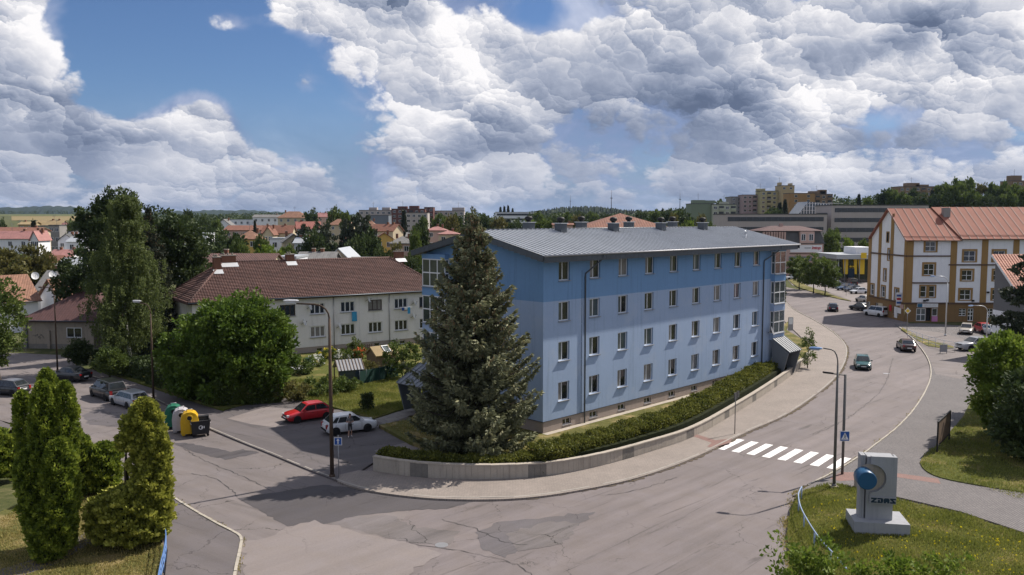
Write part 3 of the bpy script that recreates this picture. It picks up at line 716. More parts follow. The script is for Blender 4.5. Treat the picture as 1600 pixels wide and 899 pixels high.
    for a, b in ((5.9, 4.75), (35.0, 33.1)):
        mb = MB(); mb.tube([eav(a, -1, -.12)+n*.06, q(a-.1, ZE-.25, -OV+.05), q(b, ZE-1.35, -.12), q(b, ZE-1.6, -.1), q(b, .3, -.1)], .06, 8); mb.build('downpipe', 'metal_dark', T, True)
    mb = MB(); 
    for i in range(8): mb.tube([q(4.42, 1.3+i*1.4, -.015), q(4.42, 1.3+(i+1)*1.4-.05, -.015)], .012, 4)
    mb.build('cable', 'metal_dark', T, True)
    # roof ventilators
    for i, (px, s) in enumerate(((876, -1), (958, -1), (1032, -1), (1097, -1), (826, 1), (908, 1), (982, 1), (1050, 1))):
        off = .95 if s < 0 else -1.7; kx = (px-800)/1300
        base = C-n*(Wd/2-off); a = (kx*base.y-base.x)/(u.x-kx*u.y); p = base+u*a; zb = zr-abs(off)*.225
        v = MB(); h = .5 if s < 0 else .75; v.box(p+Vector((0, 0, zb+.2)), (.38, .38, h), u, n); ob = v.build('roof_ventilator', 'metal_dark', T, True)
        v = MB(); v.box(p+Vector((0, 0, zb+.2+h+.03)), (.47, .47, .03), u, n); v.build('cap_plate', 'metal_pale', ob, True)
        v = MB(); v.lathe([(.16, 0), (.2, .1), (.32, .18), (.36, .34), (.28, .46), (.1, .52)], 12, p+Vector((0, 0, zb+.2+h+.06))); v.build('cowl', 'black', ob, True)
    p = q(33.2, 0, 2.2); mb = MB(); mb.tube([p+Vector((0, 0, 14.2)), p+Vector((0, 0, 14.95))], .16, 10); mb.lathe([(.26, 0), (.05, .22)], 10, p+Vector((0, 0, 15.05))); mb.build('vent_pipe', 'metal_pale', T, True)
    # glazed stair bay, street end
    def bay(o, bu, bn, w, d, nc, name, levels, zc):
        b = MB(); P = lambda a, z, e=0: o+bu*a+bn*e+Vector((0, 0, z))
        b.prism([P(.05, zc[0][0]), P(w-.05, zc[0][0]), P(w-.05, zc[0][0], .06), P(.05, zc[0][0], .06)], (0, 0, 13.4-zc[0][0])); bo = b.build(name, 'wall_dim', T, True)
        for z0, z1 in zc:
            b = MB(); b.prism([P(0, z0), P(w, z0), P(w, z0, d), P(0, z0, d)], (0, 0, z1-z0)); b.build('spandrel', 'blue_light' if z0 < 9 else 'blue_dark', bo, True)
        for z0, z1 in levels:
            M = frame(P(0.02, z0, d-.02), bu, -bn); window(bo, M, w-.04, z1-z0, (1,)*nc, (1, 1), .09, 'frame_white', 'glass_bay', .06, name='bay_window')
            window(bo, frame(P(w-.02, z0, d-.02), -bn, -bu), d-.03, z1-z0, (1,), (1, 1), .08, 'frame_white', 'glass_bay', 0, name='bay_window')
            window(bo, frame(P(.02, z0, .01), bn, bu), d-.03, z1-z0, (1,), (1, 1), .08, 'frame_white', 'glass_bay', 0, name='bay_window')
        return bo
    lv = [(10.75, 13.1), (7.65, 10.0), (4.55, 6.9)]; bands = [(ZB, 4.55), (6.9, 7.65), (10.0, 10.75), (13.1, 13.5)]
    bay(q(34.75, 0), u, n, 2.4, .45, 2, 'stair_bay', lv, [(3.85, 4.55), (6.9, 7.65), (10.0, 10.75), (13.1, 13.5)])
    bay(C-n*10.6, -n, -u, 3.0, .5, 3, 'stair_bay', lv, bands)
    # entrance canopies: seamed lean-to roofs on a side wall
    def canopy(o, cu, cn, w, d, zt, zb):
        P = lambda a, z, e: o+cu*a+cn*e+Vector((0, 0, z))
        b = MB(); b.prism([P(0, zt, 0), P(w, zt, 0), P(w, zb, d), P(0, zb, d)], (0, 0, -.07)); co = b.build('entrance_canopy', 'canopy_grey', T, True)
        s = (P(0, zb, d)-P(0, zt, 0)); L = s.length; s.normalize()
        for i in range(7):
            m = MB(); a = i*w/6; nn = cu.cross(s).normalized(); nn = nn if nn.z > 0 else -nn
            m.box(P(a, zt, 0)+s*L/2+nn*.02, (.025, L/2, .03), cu, s, nn); m.build('canopy_seam', 'canopy_grey', co, True)
        m = MB()
        for a in (0.06, w-.06): m.prism([P(a-.05, .3, .05), P(a-.05, zt-.1, .05), P(a-.05, zb-.1, d-.1), P(a-.05, .3, d-.75)], cu*.1)
        m.build('side_wall', 'canopy_grey', co, True)  # shadow on the side walls is put into their dark grey colour
        m = MB(); m.box(P(w/2, 1.4, .03), (w*.42, .03, 1.1), cu, cn); m.build('entrance_door', 'glass', co, True)
    canopy(q(34.5, 0, -.45), u, n, 2.7, 1.95, 4.1, 2.85)
    canopy(C-n*10.5-u*.5, -n, -u, 3.4, 2.6, 4.1, 2.75)
    # satellite dish by the bay
    dish(T, q(34.3, 4.9, -.5), n+u*.3, .42)
def dish(parent, p, face, r, mat='metal_grey', name='satellite_dish'):
    face = (face.normalized()+Vector((0, 0, .35))).normalized(); a = face.cross(Vector((0, 0, 1))).normalized(); b = a.cross(face)
    mb = MB(); mb.smooth = True; rings = [(0, 0), (.5, .03), (.85, .1), (1.0, .15)]; N = 14; base = len(mb.v)
    V = []
    for k, (rr, dd) in enumerate(rings[1:]):
        V.append([p+(a*math.cos(2*math.pi*i/N)+b*math.sin(2*math.pi*i/N)*1.1)*rr*r+face*(dd*r*1.4) for i in range(N)])
    mb.poly(V[0])
    for v0, v1 in zip(V, V[1:]):
        for i in range(N): mb.poly([v0[i], v0[(i+1) % N], v1[(i+1) % N], v1[i]])
    o = mb.build(name, mat, parent, True)
    m = MB(); m.tube([p, p-face*.1, p-face*.45-Vector((0, 0, .1))], .025, 6); m.tube([p-b*r, p+face*r*.9], .015, 5); m.box(p+face*r*.9, (.04, .04, .05)); m.build('dish_arm', 'metal_dark', o, True)
    return o
blue_building()
# ------------------------------------------------------------------ retaining wall and hedge line
def retaining_wall():
    path = gl(WALL_B, .1, 5)
    L = sum((b-a).length for a, b in zip(path, path[1:]))
    T = empty('retaining_wall', path[0], 0, 'low curved concrete retaining wall under the clipped hedge', 'wall')
    pts = resample(path, .4); me = {}
    N = len(pts)-1
    for k in range(4):
        for dark in (0, 1):
            hh = 1
            mb = MB(); mb.bb(.008, .396, 0, .22+.012*k, -.1, 1.0)
            me[k, dark] = mb.mesh('wall_board', 'concrete_dark' if dark else 'concrete')
    for i, (a, b) in enumerate(zip(pts, pts[1:])):
        d = (b-a).normalized(); nin = Vector((-d.y, d.x, 0)); h = .92-.22*min(1, i/60)-(.25*max(0, (i-N*.8)/(N*.2)))
        dark = (i % 19) in (7, 8, 9)
        M = frame(a+Vector((0, 0, 0)), d, nin, Vector((0, 0, h)))
        put('wall_board', me[random.randrange(4) if not dark else 0, int(dark)], T, M, True)
    mb = MB()
    cop = []
    for i, (a, b) in enumerate(zip(pts[::4], pts[4::4])):
        d = (b-a).normalized(); nin = Vector((-d.y, d.x, 0)); j = i*4; h = .92-.22*min(1, j/60)-(.25*max(0, (j-N*.8)/(N*.2)))
        m = MB(); m.box((a+b)/2+nin*.12+Vector((0, 0, h+.035)), ((b-a).length/2-.006, .17, .04), d, nin); m.build('coping_stone', 'concrete', T, True)
    return path
WALLP = retaining_wall()
# ------------------------------------------------------------------ generic house in local axes: x along the front, front wall at y = -W/2
def slab(mb, pts, th):
    nrm = (pts[1]-pts[0]).cross(pts[2]-pts[0]).normalized(); nrm = nrm if nrm.z > 0 else -nrm
    mb.prism([p-nrm*th for p in pts], nrm*th)
def house(name, loc, rz, L, W, h, rh, kind, wm, rm, label, cat='house', group=None, wins=(), ww=1.1, wh=1.4, fm='frame_white', plinth=None, chim=(), ov=.45, gm='glass', hip=None, skylights=(), big=True, cmat='brick_red', gwins=(), frame_t=.07):
    """wins: (x, z) window centres on the front; gwins: (side, y, z) on the gables; chim: (x, y, height over ridge)"""
    T = empty(name, loc, rz, label, cat, group); V = Vector
    x0, x1, y0, y1 = -L/2, L/2, -W/2, W/2; mb = MB(); zb = -.4
    for a, b in (((x0, y0), (x1, y0)), ((x1, y0), (x1, y1)), ((x1, y1), (x0, y1)), ((x0, y1), (x0, y0))):
        mb.poly([V((*a, zb)), V((*b, zb)), V((*b, h)), V((*a, h))])
    if kind == 'gable':
        mb.poly([V((x1, y0, h)), V((x1, y1, h)), V((x1, 0, h+rh))]); mb.poly([V((x0, y1, h)), V((x0, y0, h)), V((x0, 0, h+rh))])
    elif kind == 'crossgable':
        mb.poly([V((x0, y0, h)), V((x1, y0, h)), V((0, y0, h+rh))]); mb.poly([V((x1, y1, h)), V((x0, y1, h)), V((0, y1, h+rh))])
    mb.build('wall', wm, T)
    r = MB(); k = ov*rh/(W/2); th = .16; hz = h+th*1.0
    if kind == 'gable':
        slab(r, [V((x0-ov, y0-ov, hz-k)), V((x1+ov, y0-ov, hz-k)), V((x1+ov, 0, hz+rh)), V((x0-ov, 0, hz+rh))], th)
        slab(r, [V((x1+ov, y1+ov, hz-k)), V((x0-ov, y1+ov, hz-k)), V((x0-ov, 0, hz+rh)), V((x1+ov, 0, hz+rh))], th)
    elif kind == 'crossgable':
        k = ov*rh/(L/2)
        slab(r, [V((x0-ov, y1+ov, hz-k)), V((x0-ov, y0-ov, hz-k)), V((0, y0-ov, hz+rh)), V((0, y1+ov, hz+rh))], th)
        slab(r, [V((x1+ov, y0-ov, hz-k)), V((x1+ov, y1+ov, hz-k)), V((0, y1+ov, hz+rh)), V((0, y0-ov, hz+rh))], th)
    elif kind == 'hip':
        hp = (W/2+ov) if hip is None else hip; hp = min(hp, L/2+ov)
        a, b, c, d = V((x0-ov, y0-ov, hz-k)), V((x1+ov, y0-ov, hz-k)), V((x1+ov, y1+ov, hz-k)), V((x0-ov, y1+ov, hz-k))
        e, f = V((x0-ov+hp, 0, hz+rh)), V((x1+ov-hp, 0, hz+rh))
        if (f-e).length < .05: f = e+V((.05, 0, 0))
        for q in ([a, b, f, e], [b, c, f], [c, d, e, f], [d, a, e]): r.poly(q)
        r.poly([d, c, b, a])
        for p, q in ((a, b), (b, c), (c, d), (d, a)): r.poly([p-V((0, 0, .2)), q-V((0, 0, .2)), q, p])
    elif kind == 'flat':
        r.bb(x0-.12, x1+.12, y0-.12, y1+.12, h, h+.35)
    ro = r.build('roof', rm, T)
    if big and kind in ('gable', 'hip'):
        g = MB(); g.tube([(x0-ov, y0-ov-.06, hz-k-.03), (x1+ov, y0-ov-.06, hz-k-.03)], .07, 6); g.build('gutter', 'metal_dark', T)
    if plinth: MB().bb(x0-.03, x1+.03, y0-.03, y1+.03, -.3, plinth[0]).build('plinth', plinth[1], T)
    inw = V((0, 1, 0))
    for x, z in wins:
        if big: window(T, frame(V((x-ww/2, y0-.03, z-wh/2)), V((1, 0, 0)), inw), ww, wh, (1, 1), (1,), frame_t, fm, gm, .1, world=False)
        else:
            o = put('window', far_win(ww, wh, fm), T, Matrix.Translation((x, y0, z))); put('pane', far_pane(ww, wh, gm), o)
    for s, y, z in gwins:
        Mx = frame(V((x1 if s > 0 else x0, y, z)), V((0, s, 0)), V((-s, 0, 0)))
        o = put('window', far_win(ww, wh, fm), T, Mx); put('pane', far_pane(ww, wh, gm), o)
    for x, y, hh in chim:
        m = MB(); zt = h+rh+hh; m.bb(x-.3, x+.3, y-.3, y+.3, h+rh-abs(y)*rh/(W/2)-.4, zt); co = m.build('chimney', cmat, ro); MB().bb(x-.36, x+.36, y-.36, y+.36, zt+.003, zt+.09).build('chimney_cap', 'concrete', co)
    for x, t in skylights:
        p = V((x, y0*(1-t), hz+rh*t)); sd = V((0, W/2, rh)).normalized(); up = V((1, 0, 0)).cross(sd)
        m = MB(); m.box(p+up*.05, (.4, .55, .05), V((1, 0, 0)), sd, up); so_ = m.build('skylight', 'metal_pale', ro); m = MB(); m.box(p+up*.104, (.33, .46, .004), V((1, 0, 0)), sd, up); m.build('pane', 'glass_pale', so_)
    return T
FW = {}
def far_win(w, h, fm):
    k = ('f', w, h, fm)
    if k not in FW:
        m = MB(); t = .09; m.bb(-w/2, w/2, -.05, .02, -h/2, -h/2+t); m.bb(-w/2, w/2, -.05, .02, h/2-t, h/2); m.bb(-w/2, -w/2+t, -.05, .02, -h/2+t, h/2-t); m.bb(w/2-t, w/2, -.05, .02, -h/2+t, h/2-t); m.bb(-.04, .04, -.05, .02, -h/2+t, h/2-t)
        FW[k] = m.mesh('window', fm)
    return FW[k]
def far_pane(w, h, gm):
    k = ('p', w, h, gm)
    if k not in FW: FW[k] = MB().bb(-w/2+.08, w/2-.08, -.03, -.012, -h/2+.08, h/2-.08).mesh('pane', gm)
    return FW[k]
# ------------------------------------------------------------------ grey two-storey house under brown tiles
def grey_house():
    A, B = Vector((-35.9, 92.9, 0)), Vector((-9.5, 110.5, 0)); d = (B-A); L = d.length; d.normalize(); nin = Vector((-d.y, d.x, 0)); n = -nin
    W = 11.0; h = 7.35; rh = 3.75; ang = math.atan2(d.y, d.x); ctr = (A+B)/2+nin*W/2
    T = empty('grey_house', (ctr.x, ctr.y, 0), ang, 'long grey rendered two-storey house with a brown tiled hip roof', 'house')
    Mi = WM[T.name].inverted()
    q = lambda a, z, e=0: A+d*a+nin*e+Vector((0, 0, z))
    def s_of(px): k = (px-800)/1300; return (k*A.y-A.x)/(d.x-k*d.y)
    up = [447.5, 494.3, 542, 585, 625.7]; cs = [s_of(p) for p in up]; sp = cs[2]-cs[1]; cs = [cs[0]-sp, cs[0]-sp*2]+cs
    cs = [c for c in cs if c > 1.2]+[cs[-1]+3.6]
    ww, wh = 1.9, 1.36; zu, zl = 5.55, 2.72
    op = [(c-ww/2, c+ww/2, z-wh/2, z+wh/2) for c in cs for z in (zu, zl)]
    mb = MB(); wall_grid(mb, A, d, n, L, .9, h, op, .16)
    e = A+nin*W; f = B+nin*W
    for a, b in ((B, f), (f, e), (e, A)): mb.poly([a+Vector((0, 0, .9)), b+Vector((0, 0, .9)), b+Vector((0, 0, h)), a+Vector((0, 0, h))])
    mb.build('wall', 'wall_grey', T, True)
    cel = [c+.2 for c in cs[1:]]
    mb = MB(); wall_grid(mb, A+nin*.04, d, n, L, -.3, .9, [(c-.4, c+.4, .22, .68) for c in cel], .2)
    for a, b in ((B, f), (f, e), (e, A)): mb.poly([a+Vector((0, 0, -.3)), b+Vector((0, 0, -.3)), b+Vector((0, 0, .9)), a+Vector((0, 0, .9))])
    mb.build('plinth', 'plinth', T, True)
    for i, c in enumerate(cel): window(T, frame(q(c-.4, .22, .14), d, nin), .8, .46, (1,), (1,), .06, 'frame_white', 'glass', .06, name='cellar_window')
    for i, c in enumerate(cs):
        for j, z in enumerate((zu, zl)):
            old = (i % 4 == 1 and j == 0) or (i % 5 == 2 and j == 0)
            window(T, frame(q(c-ww/2, z-wh/2, .1), d, nin), ww, wh, (1, 1, 1), (1,), .12, 'frame_wood' if old else 'frame_white', 'glass_curtain' if (i*3+j) % 5 == 0 else 'glass', .14)
            m = MB()
            for (xa, xb, za, zb_) in ((-.14, 0, -.14, wh+.14), (ww, ww+.14, -.14, wh+.14), (0, ww, wh, wh+.14), (0, ww, -.14, -.06)): m.box(q(c-ww/2+(xa+xb)/2, z-wh/2+(za+zb_)/2, -.012), ((xb-xa)/2, .012, (zb_-za)/2), d, nin)
            m.build('window_surround', 'wall_grey', T, True)
    # hip roof, in the house's own axes (x along the front, y inwards, centred)
    ov = .6; k = ov*rh/(W/2); hz = h+.15; x0, x1, y0, y1 = -L/2, L/2, -W/2, W/2; V = Vector; hp = W/2+ov-.6
    a, b, c, dd = V((x0-ov, y0-ov, hz-k)), V((x1+ov, y0-ov, hz-k)), V((x1+ov, y1+ov, hz-k)), V((x0-ov, y1+ov, hz-k)); e, f = V((x0-ov+hp, 0, hz+rh)), V((x1+ov-hp, 0, hz+rh))
    r = MB()
    for qd in ([a, b, f, e], [b, c, f], [c, dd, e, f], [dd, a, e], [dd, c, b, a]): r.poly(qd)
    for p, s in ((a, b), (b, c), (c, dd), (dd, a)): r.poly([p-V((0, 0, .22)), s-V((0, 0, .22)), s, p])
    ro = r.build('roof', 'tile_brown', T)
    # tile courses as real ledges on the front slope and the visible hip
    sd = (e-a); rows = 27
    def courses(p0, p1, q1, q0, nm):
        m = MB()
        for i in range(rows):
            t = (i+.5)/rows; s0 = p0.lerp(q0, t); s1 = p1.lerp(q1, t); dx = (s1-s0); Lr = dx.length
            if Lr < .3: continue
            dx.normalize(); sl = ((q0+q1)/2-(p0+p1)/2).normalized(); nn = dx.cross(sl).normalized(); nn = nn if nn.z > 0 else -nn
            m.box((s0+s1)/2+nn*.03, (Lr/2, .06, .034), dx, sl, nn)
        tag(m.build(nm, 'tile_brown', ro), kind='stuff')
    courses(a, b, f, e, 'tile_courses'); courses(dd, a, e, e+V((.001, 0, 0)), 'tile_courses')
    for p, s in ((e, f), (a, e), (dd, e), (b, f)):
        m = MB(); m.tube([p+V((0, 0, .02)), s+V((0, 0, .05))], .12, 6); m.build('ridge_tiles', 'tile_brown', ro)
    m = MB(); m.tube([a+V((0, -.08, -.05)), b+V((0, -.08, -.05))], .085, 8); m.build('gutter', 'metal_dark', T)
    for px, y, w2, hh in ((356, .15, .85, .8), (338, -.9, .4, .9), (452.5, .1, .5, .75), (623, .1, .6, .8)):
        base = (A+nin*(W/2+y)); kx = (px-800)/1300; s = (kx*base.y-base.x)/(d.x-kx*d.y)-L/2
        m = MB(); zt = hz+rh+hh-abs(y)*.3; m.bb(s-w2, s+w2, y-.35, y+.35, hz+rh-1.6, zt); co = m.build('chimney', 'brick_red', ro)
        m = MB(); m.bb(s-w2-.08, s+w2+.08, y-.43, y+.43, zt+.003, zt+.1); m.build('chimney_cap', 'concrete', co)
        for j in range(2 if w2 < .6 else 3):
            m = MB(); m.lathe([(.1, 0), (.13, .25)], 8, (s-w2*.6+j*w2*.6, y, zt+.1)); m.build('chimney_pot', 'concrete_dark', co)
        m = MB(); sl = V((0, W/2, rh)).normalized(); upv = V((1, 0, 0)).cross(sl); m.box(V((s, y-.75, hz+rh+(y-.75)*rh/(W/2)+.10)), (w2+.15, .4, .012), V((1, 0, 0)), sl, upv); m.build('chimney_flashing', 'metal_pale', ro)
    for px, py in ((471.5, 504), (527, 510), (481, 480), (573, 468), (645, 473), (643.5, 494)):
        a_ = s_of(px); z = ZAT(py, q(a_, 0).y-.3); dish(T, q(a_, z, -.35), n*.7+d*.72, .38, 'frame_white')
    for a_ in (s_of(519.5), s_of(607)):
        m = MB(); m.tube([q(a_, .4, -.09), q(a_, h-.1, -.09)], .05, 6); m.build('downpipe', 'metal_grey', T, True)
    # blue towel and the drying rack with clothes hang from it: things of their own
    a_ = s_of(552); m = MB(); N = 6
    for i in range(N):
        x0_, x1_ = i*.66/N, (i+1)*.66/N; w0, w1 = .04*math.sin(i*1.9), .04*math.sin((i+1)*1.9)
        m.prism([q(a_-.4+x0_, zu-wh/2-1.18, -.22+w0), q(a_-.4+x1_, zu-wh/2-1.18, -.22+w1), q(a_-.4+x1_, zu-wh/2+.02, -.2), q(a_-.4+x0_, zu-wh/2+.02, -.2)], n*.012)
    tag(m.build('towel', 'towel_blue'), 'bright blue towel hanging below an upper window of the grey house', 'towel')
    a_ = s_of(630); R_ = empty('drying_rack', q(a_, zu-wh/2-.1, -.5), 0, 'wire rack with laundry outside the last upper window of the grey house', 'drying rack')
    m = MB()
    for i in range(6): m.tube([q(a_-.85, zu-.45, -.2-.13*i), q(a_+.85, zu-.45, -.2-.13*i)], .012, 4)
    for s in (-.85, .85): m.tube([q(a_+s, zu-.45, -.1), q(a_+s, zu-.45, -.9)], .014, 4); m.tube([q(a_+s, zu-.45, -.85), q(a_+s*.9, zu-.95, -.1)], .012, 4)
    m.build('rack_frame', 'frame_white', R_, True)
    for x, w, hh, e_, mt in ((-.5, .35, .42, -.8, 'sign_blue'), (-.1, .4, .3, -.84, 'frame_white'), (.3, .38, .85, -.88, 'towel_blue'), (.05, .5, .55, -.5, 'wall_pink')):
        m = MB(); m.box(q(a_+x, zu-.45-hh/2, e_), (w/2, .015, hh/2), d, nin); m.build('laundry', mt, R_, True)
grey_house()
# ------------------------------------------------------------------ white and ochre corner building under red metal
def corner_building():
    X0, Y0, W, L = 63.1, 133.0, 13.0, 42.0; h = 13.35; rh = 4.75; V = Vector
    T = empty('corner_building', (X0, Y0, 0), 0, 'white and ochre corner building with a red seamed metal roof', 'building')
    u = V((1, 0, 0)); n = V((0, -1, 0)); gu = V((0, -1, 0)); gn = V((-1, 0, 0)); O = V((X0, Y0, 0)); GO = V((X0, Y0+W, 0))
    sx = lambda px: (px-800)/1300*Y0-X0
    def ys(px): return Y0+W-(X0*1300/(px-800))      # distance along the gable from its far end
    z3 = 2.95
    ups = [(sx(1453.5), 12.1, 1.65, 1.55), (sx(1452.5), 8.4, 1.65, 1.75), (sx(1515), 10.55, 1.85, 1.65), (sx(1512.5), 7.45, 1.7, 1.6), (sx(1511), 4.35, 1.75, 1.6), (sx(1561), 10.55, 1.85, 1.65), (sx(1562), 7.45, 1.7, 1.6), (sx(1562), 4.35, 1.75, 1.6), (sx(1612), 7.45, 1.7, 1.6)]
    dbl = [(sx(1445), 4.85, .92, 1.8), (sx(1458.5), 4.85, .92, 1.8)]
    gw = [(ys(1389.5), 9.9+.6, .85, 1.8), (ys(1384), 7.0, .85, 1.9), (ys(1365), 4.15, 1.35, 1.8), (ys(1382.5), 4.15, 1.35, 1.8), (ys(1403.5), 4.15, 1.35, 1.8), (ys(1386.5), 13.4, .75, 1.6)]
    mb = MB(); R2 = lambda l: [(c-w/2, c+w/2, z-hh/2, z+hh/2) for c, z, w, hh in l]
    wall_grid(mb, O, u, n, L, z3, h, R2(ups+dbl), .2)
    wall_grid(mb, GO, gu, gn, W, z3, h, R2(gw[:5]), .2)
    mb.poly([GO+V((0, 0, h)), O+V((0, 0, h)), V((X0, Y0+W/2, h+rh))])
    e = O+u*L; mb.poly([e+V((0, 0, z3)), e+V((0, W, z3)), e+V((0, W, h)), e+V((0, W/2, h+rh)), e+V((0, 0, h))]); mb.poly([e+V((0, W, z3)), GO+V((0, 0, z3)), GO+V((0, 0, h)), e+V((0, W, h))])
    mb.build('wall', 'wall_white', T, True)
    shop = [(sx(1438)-.0, sx(1463), 0.1, 2.2)]
    gl_ = [(sx(1435), sx(1450), .12, 2.15), (sx(1459.5), sx(1468.5), .9, 2.15), (sx(1502), sx(1513.5), .95, 2.1), (sx(1516), sx(1525.5), .1, 2.15), (sx(1546), sx(1556), .7, 2.1)]
    dr = [(sx(1450.3), sx(1458.8), .1, 2.2)]
    mb = MB(); wall_grid(mb, O+V((0, -.06, 0)), u, n, L, -.3, z3, gl_+dr, .35)
    gb = [(ys(1357), ys(1363), .6, 1.9), (ys(1371), ys(1378), .3, 2.0), (ys(1399), ys(1408), .8, 2.0)]
    wall_grid(mb, GO+V((-.06, 0, 0)), gu, gn, W+.06, -.3, z3, gb, .3)
    mb.build('ground_floor_wall', 'ochre_dark', T, True)
    P = lambda a, z, e_=0: O+u*a-n*e_+V((0, 0, z)); PG = lambda a, z, e_=0: GO+gu*a-gn*e_+V((0, 0, z))
    def trim(a, b, c, dd, fn, uu, nn, nm='window_surround', w=.28, mat='ochre', pr=.06):
        m = MB(); A_ = (a-w, a, c-w*.6, dd+w), (b, b+w, c-w*.6, dd+w), (a, b, dd, dd+w), (a, b, c-w*.6, c)
        for xa, xb, za, zb in A_: m.box(fn((xa+xb)/2, (za+zb)/2, -pr/2), ((xb-xa)/2, pr/2, (zb-za)/2), uu, nn)
        m.build(nm, mat, T, True)
    for c, z, w, hh in ups+dbl:
        window(T, frame(P(c-w/2, z-hh/2, .14), u, -n), w, hh, (1, 1) if w > 1 else (1,), (1, 1), .07, 'frame_white', 'glass', .0)
        trim(c-w/2, c+w/2, z-hh/2, z+hh/2, P, u, n, w=.3 if w > 1 else .22)
    for c, z, w, hh in gw[:5]:
        window(T, frame(PG(c-w/2, z-hh/2, .14), gu, -gn), w, hh, (1, 1), (1, 1), .07, 'frame_white', 'glass', .0); trim(c-w/2, c+w/2, z-hh/2, z+hh/2, PG, gu, gn, w=.25)
    c, z, w, hh = gw[5]; window(T, frame(PG(c-w/2, z-hh/2, -.03), gu, -gn), w, hh, (1,), (1,), .06, 'frame_wood', 'glass', 0); trim(c-w/2, c+w/2, z-hh/2, z+hh/2, PG, gu, gn, w=.18)
    # ochre pilasters and brown belts
    for px0, px1, zt in ((1415.5, 1427, h), (1485.5, 1495, h), (1534, 1543.5, h), (1583, 1592, h)):
        m = MB(); a, b = max(sx(px0), 0)-.02, sx(px1); m.box(P((a+b)/2, (z3+zt)/2, -.045), ((b-a)/2, .045, (zt-z3)/2), u, n); m.build('pilaster', 'ochre', T, True)
    for px0, px1, zt in ((1354.5, 1357.5, h), (1373, 1377, h+3.0), (1391.5, 1396, h+4.0), (1413.5, 1418.3, h)):
        m = MB(); a, b = max(ys(px0), 0), min(ys(px1), W); m.box(PG((a+b)/2, (z3+zt)/2, -.045), ((b-a)/2, .045, (zt-z3)/2), gu, gn); m.build('pilaster', 'ochre', T, True)
    for z, a, b in ((z3, 0, L), (10.55, 0, sx(1485)), (6.25, sx(1427), sx(1485)), (9.15, sx(1483), L)):
        m = MB(); m.box(P((a+b)/2, z, -.08), ((b-a)/2, .08, .14 if z == z3 else .1), u, n); m.build('belt_course', 'belt_brown', T, True)
    for z in (z3, 10.55):
        m = MB(); m.box(PG(W/2, z, -.08), (W/2+.16, .08, .12), gu, gn); m.build('belt_course', 'belt_brown', T, True)
    # ground floor: shop front
    (a, b, c, dd) = gl_[0]; window(T, frame(P(a, c, -.0), u, -n), b-a, dd-c, (1, 1), (1, 1), .1, 'frame_white', 'glass_pale', 0, name='shop_door')
    m = MB(); m.box(P((dr[0][0]+dr[0][1])/2, 1.1, .3), ((dr[0][1]-dr[0][0])/2, .02, 1.1), u, n); m.build('open_doorway', 'black', T, True)
    a, b, c, dd = gl_[1]; window(T, frame(P(a, c, 0), u, -n), b-a, dd-c, (1,), (1,), .1, 'frame_white', 'glass', 0, name='shop_window')
    m = MB(); m.box(P((a+b)/2, .45, -.1), ((b-a)/2, .03, .42), u, n); m.build('pink_poster', 'poster_pink', T, True)
    for i in (2, 4): a, b, c, dd = gl_[i]; window(T, frame(P(a, c, .1), u, -n), b-a, dd-c, (1, 1), (1, 1, 1), .08, 'frame_white', 'glass', .1)
    a, b, c, dd = gl_[3]; window(T, frame(P(a, c, .1), u, -n), b-a, dd-c, (1, 1), (1.4, 1, 1), .12, 'frame_white', 'glass', 0, name='white_door')
    for a, b, c, dd in gb: window(T, frame(PG(a, c, .1), gu, -gn), b-a, dd-c, (1, 1), (1,), .08, 'frame_white', 'glass_pale', .1)
    m = MB(); a, b = sx(1435.5), sx(1468); m.box(P((a+b)/2, 2.63, -.16), ((b-a)/2, .07, .3), u, n); sg = m.build('shop_sign', 'frame_white', T, True)
    m = MB(); m.box(P(a+.42, 2.63, -.236), (.38, .006, .27), u, n); m.build('sign_emblem', 'sign_teal', sg, True)
    m = MB()
    for i in range(14): m.box(P(a+1.1+i*.155, 2.72, -.236), (.05 if i % 4 else .02, .005, .045), u, n); m.box(P(a+1.0+i*.15, 2.52, -.236), (.05 if i % 3 else .03, .005, .03), u, n)
    tag(m.build('sign_lettering', 'wall_dim', sg, True), kind='stuff')
    m = MB(); m.box(PG(W-1.15, 3.55, -.45), (.04, .42, 1.05), gu, gn); bn_ = m.build('banner', 'frame_white', T, True)
    for k, (dz, mt) in enumerate(((.55, 'sign_blue'), (.0, 'red_sign'), (-.6, 'sign_blue'))): m = MB(); m.box(PG(W-1.15+.045, 3.55+dz, -.45), (.004, .36, .17), gu, gn); m.build('banner_print', mt, bn_, True)
    for a, z, w, hh, mt in ((10.2, 1.2, .5, .9, 'frame_white'), (11.3, 1.6, .7, .45, 'frame_white'), (8.2, 1.7, .4, .5, 'red_sign'), (4.5, 1.6, .8, .5, 'wall_cream'), (12.2, 2.35, .6, .35, 'wall_pink')):
        m = MB(); m.box(PG(a, z, -.1), (w, .03, hh), gu, gn); m.build('wall_poster', mt, T, True)
    for px, py in ((1447, 470), (1451.5, 469), (1523, 470), (1546, 457)):
        m = MB(); a = sx(px); m.box(P(a, ZAT(py, Y0), -.15), (.16, .14, .14), u, n); m.build('wall_lamp', 'black', T, True)
    # roof with seams; a step where the second, slightly higher part begins
    ov = .55; k = ov*rh/(W/2); hz = h+.12; xs = sx(1484)
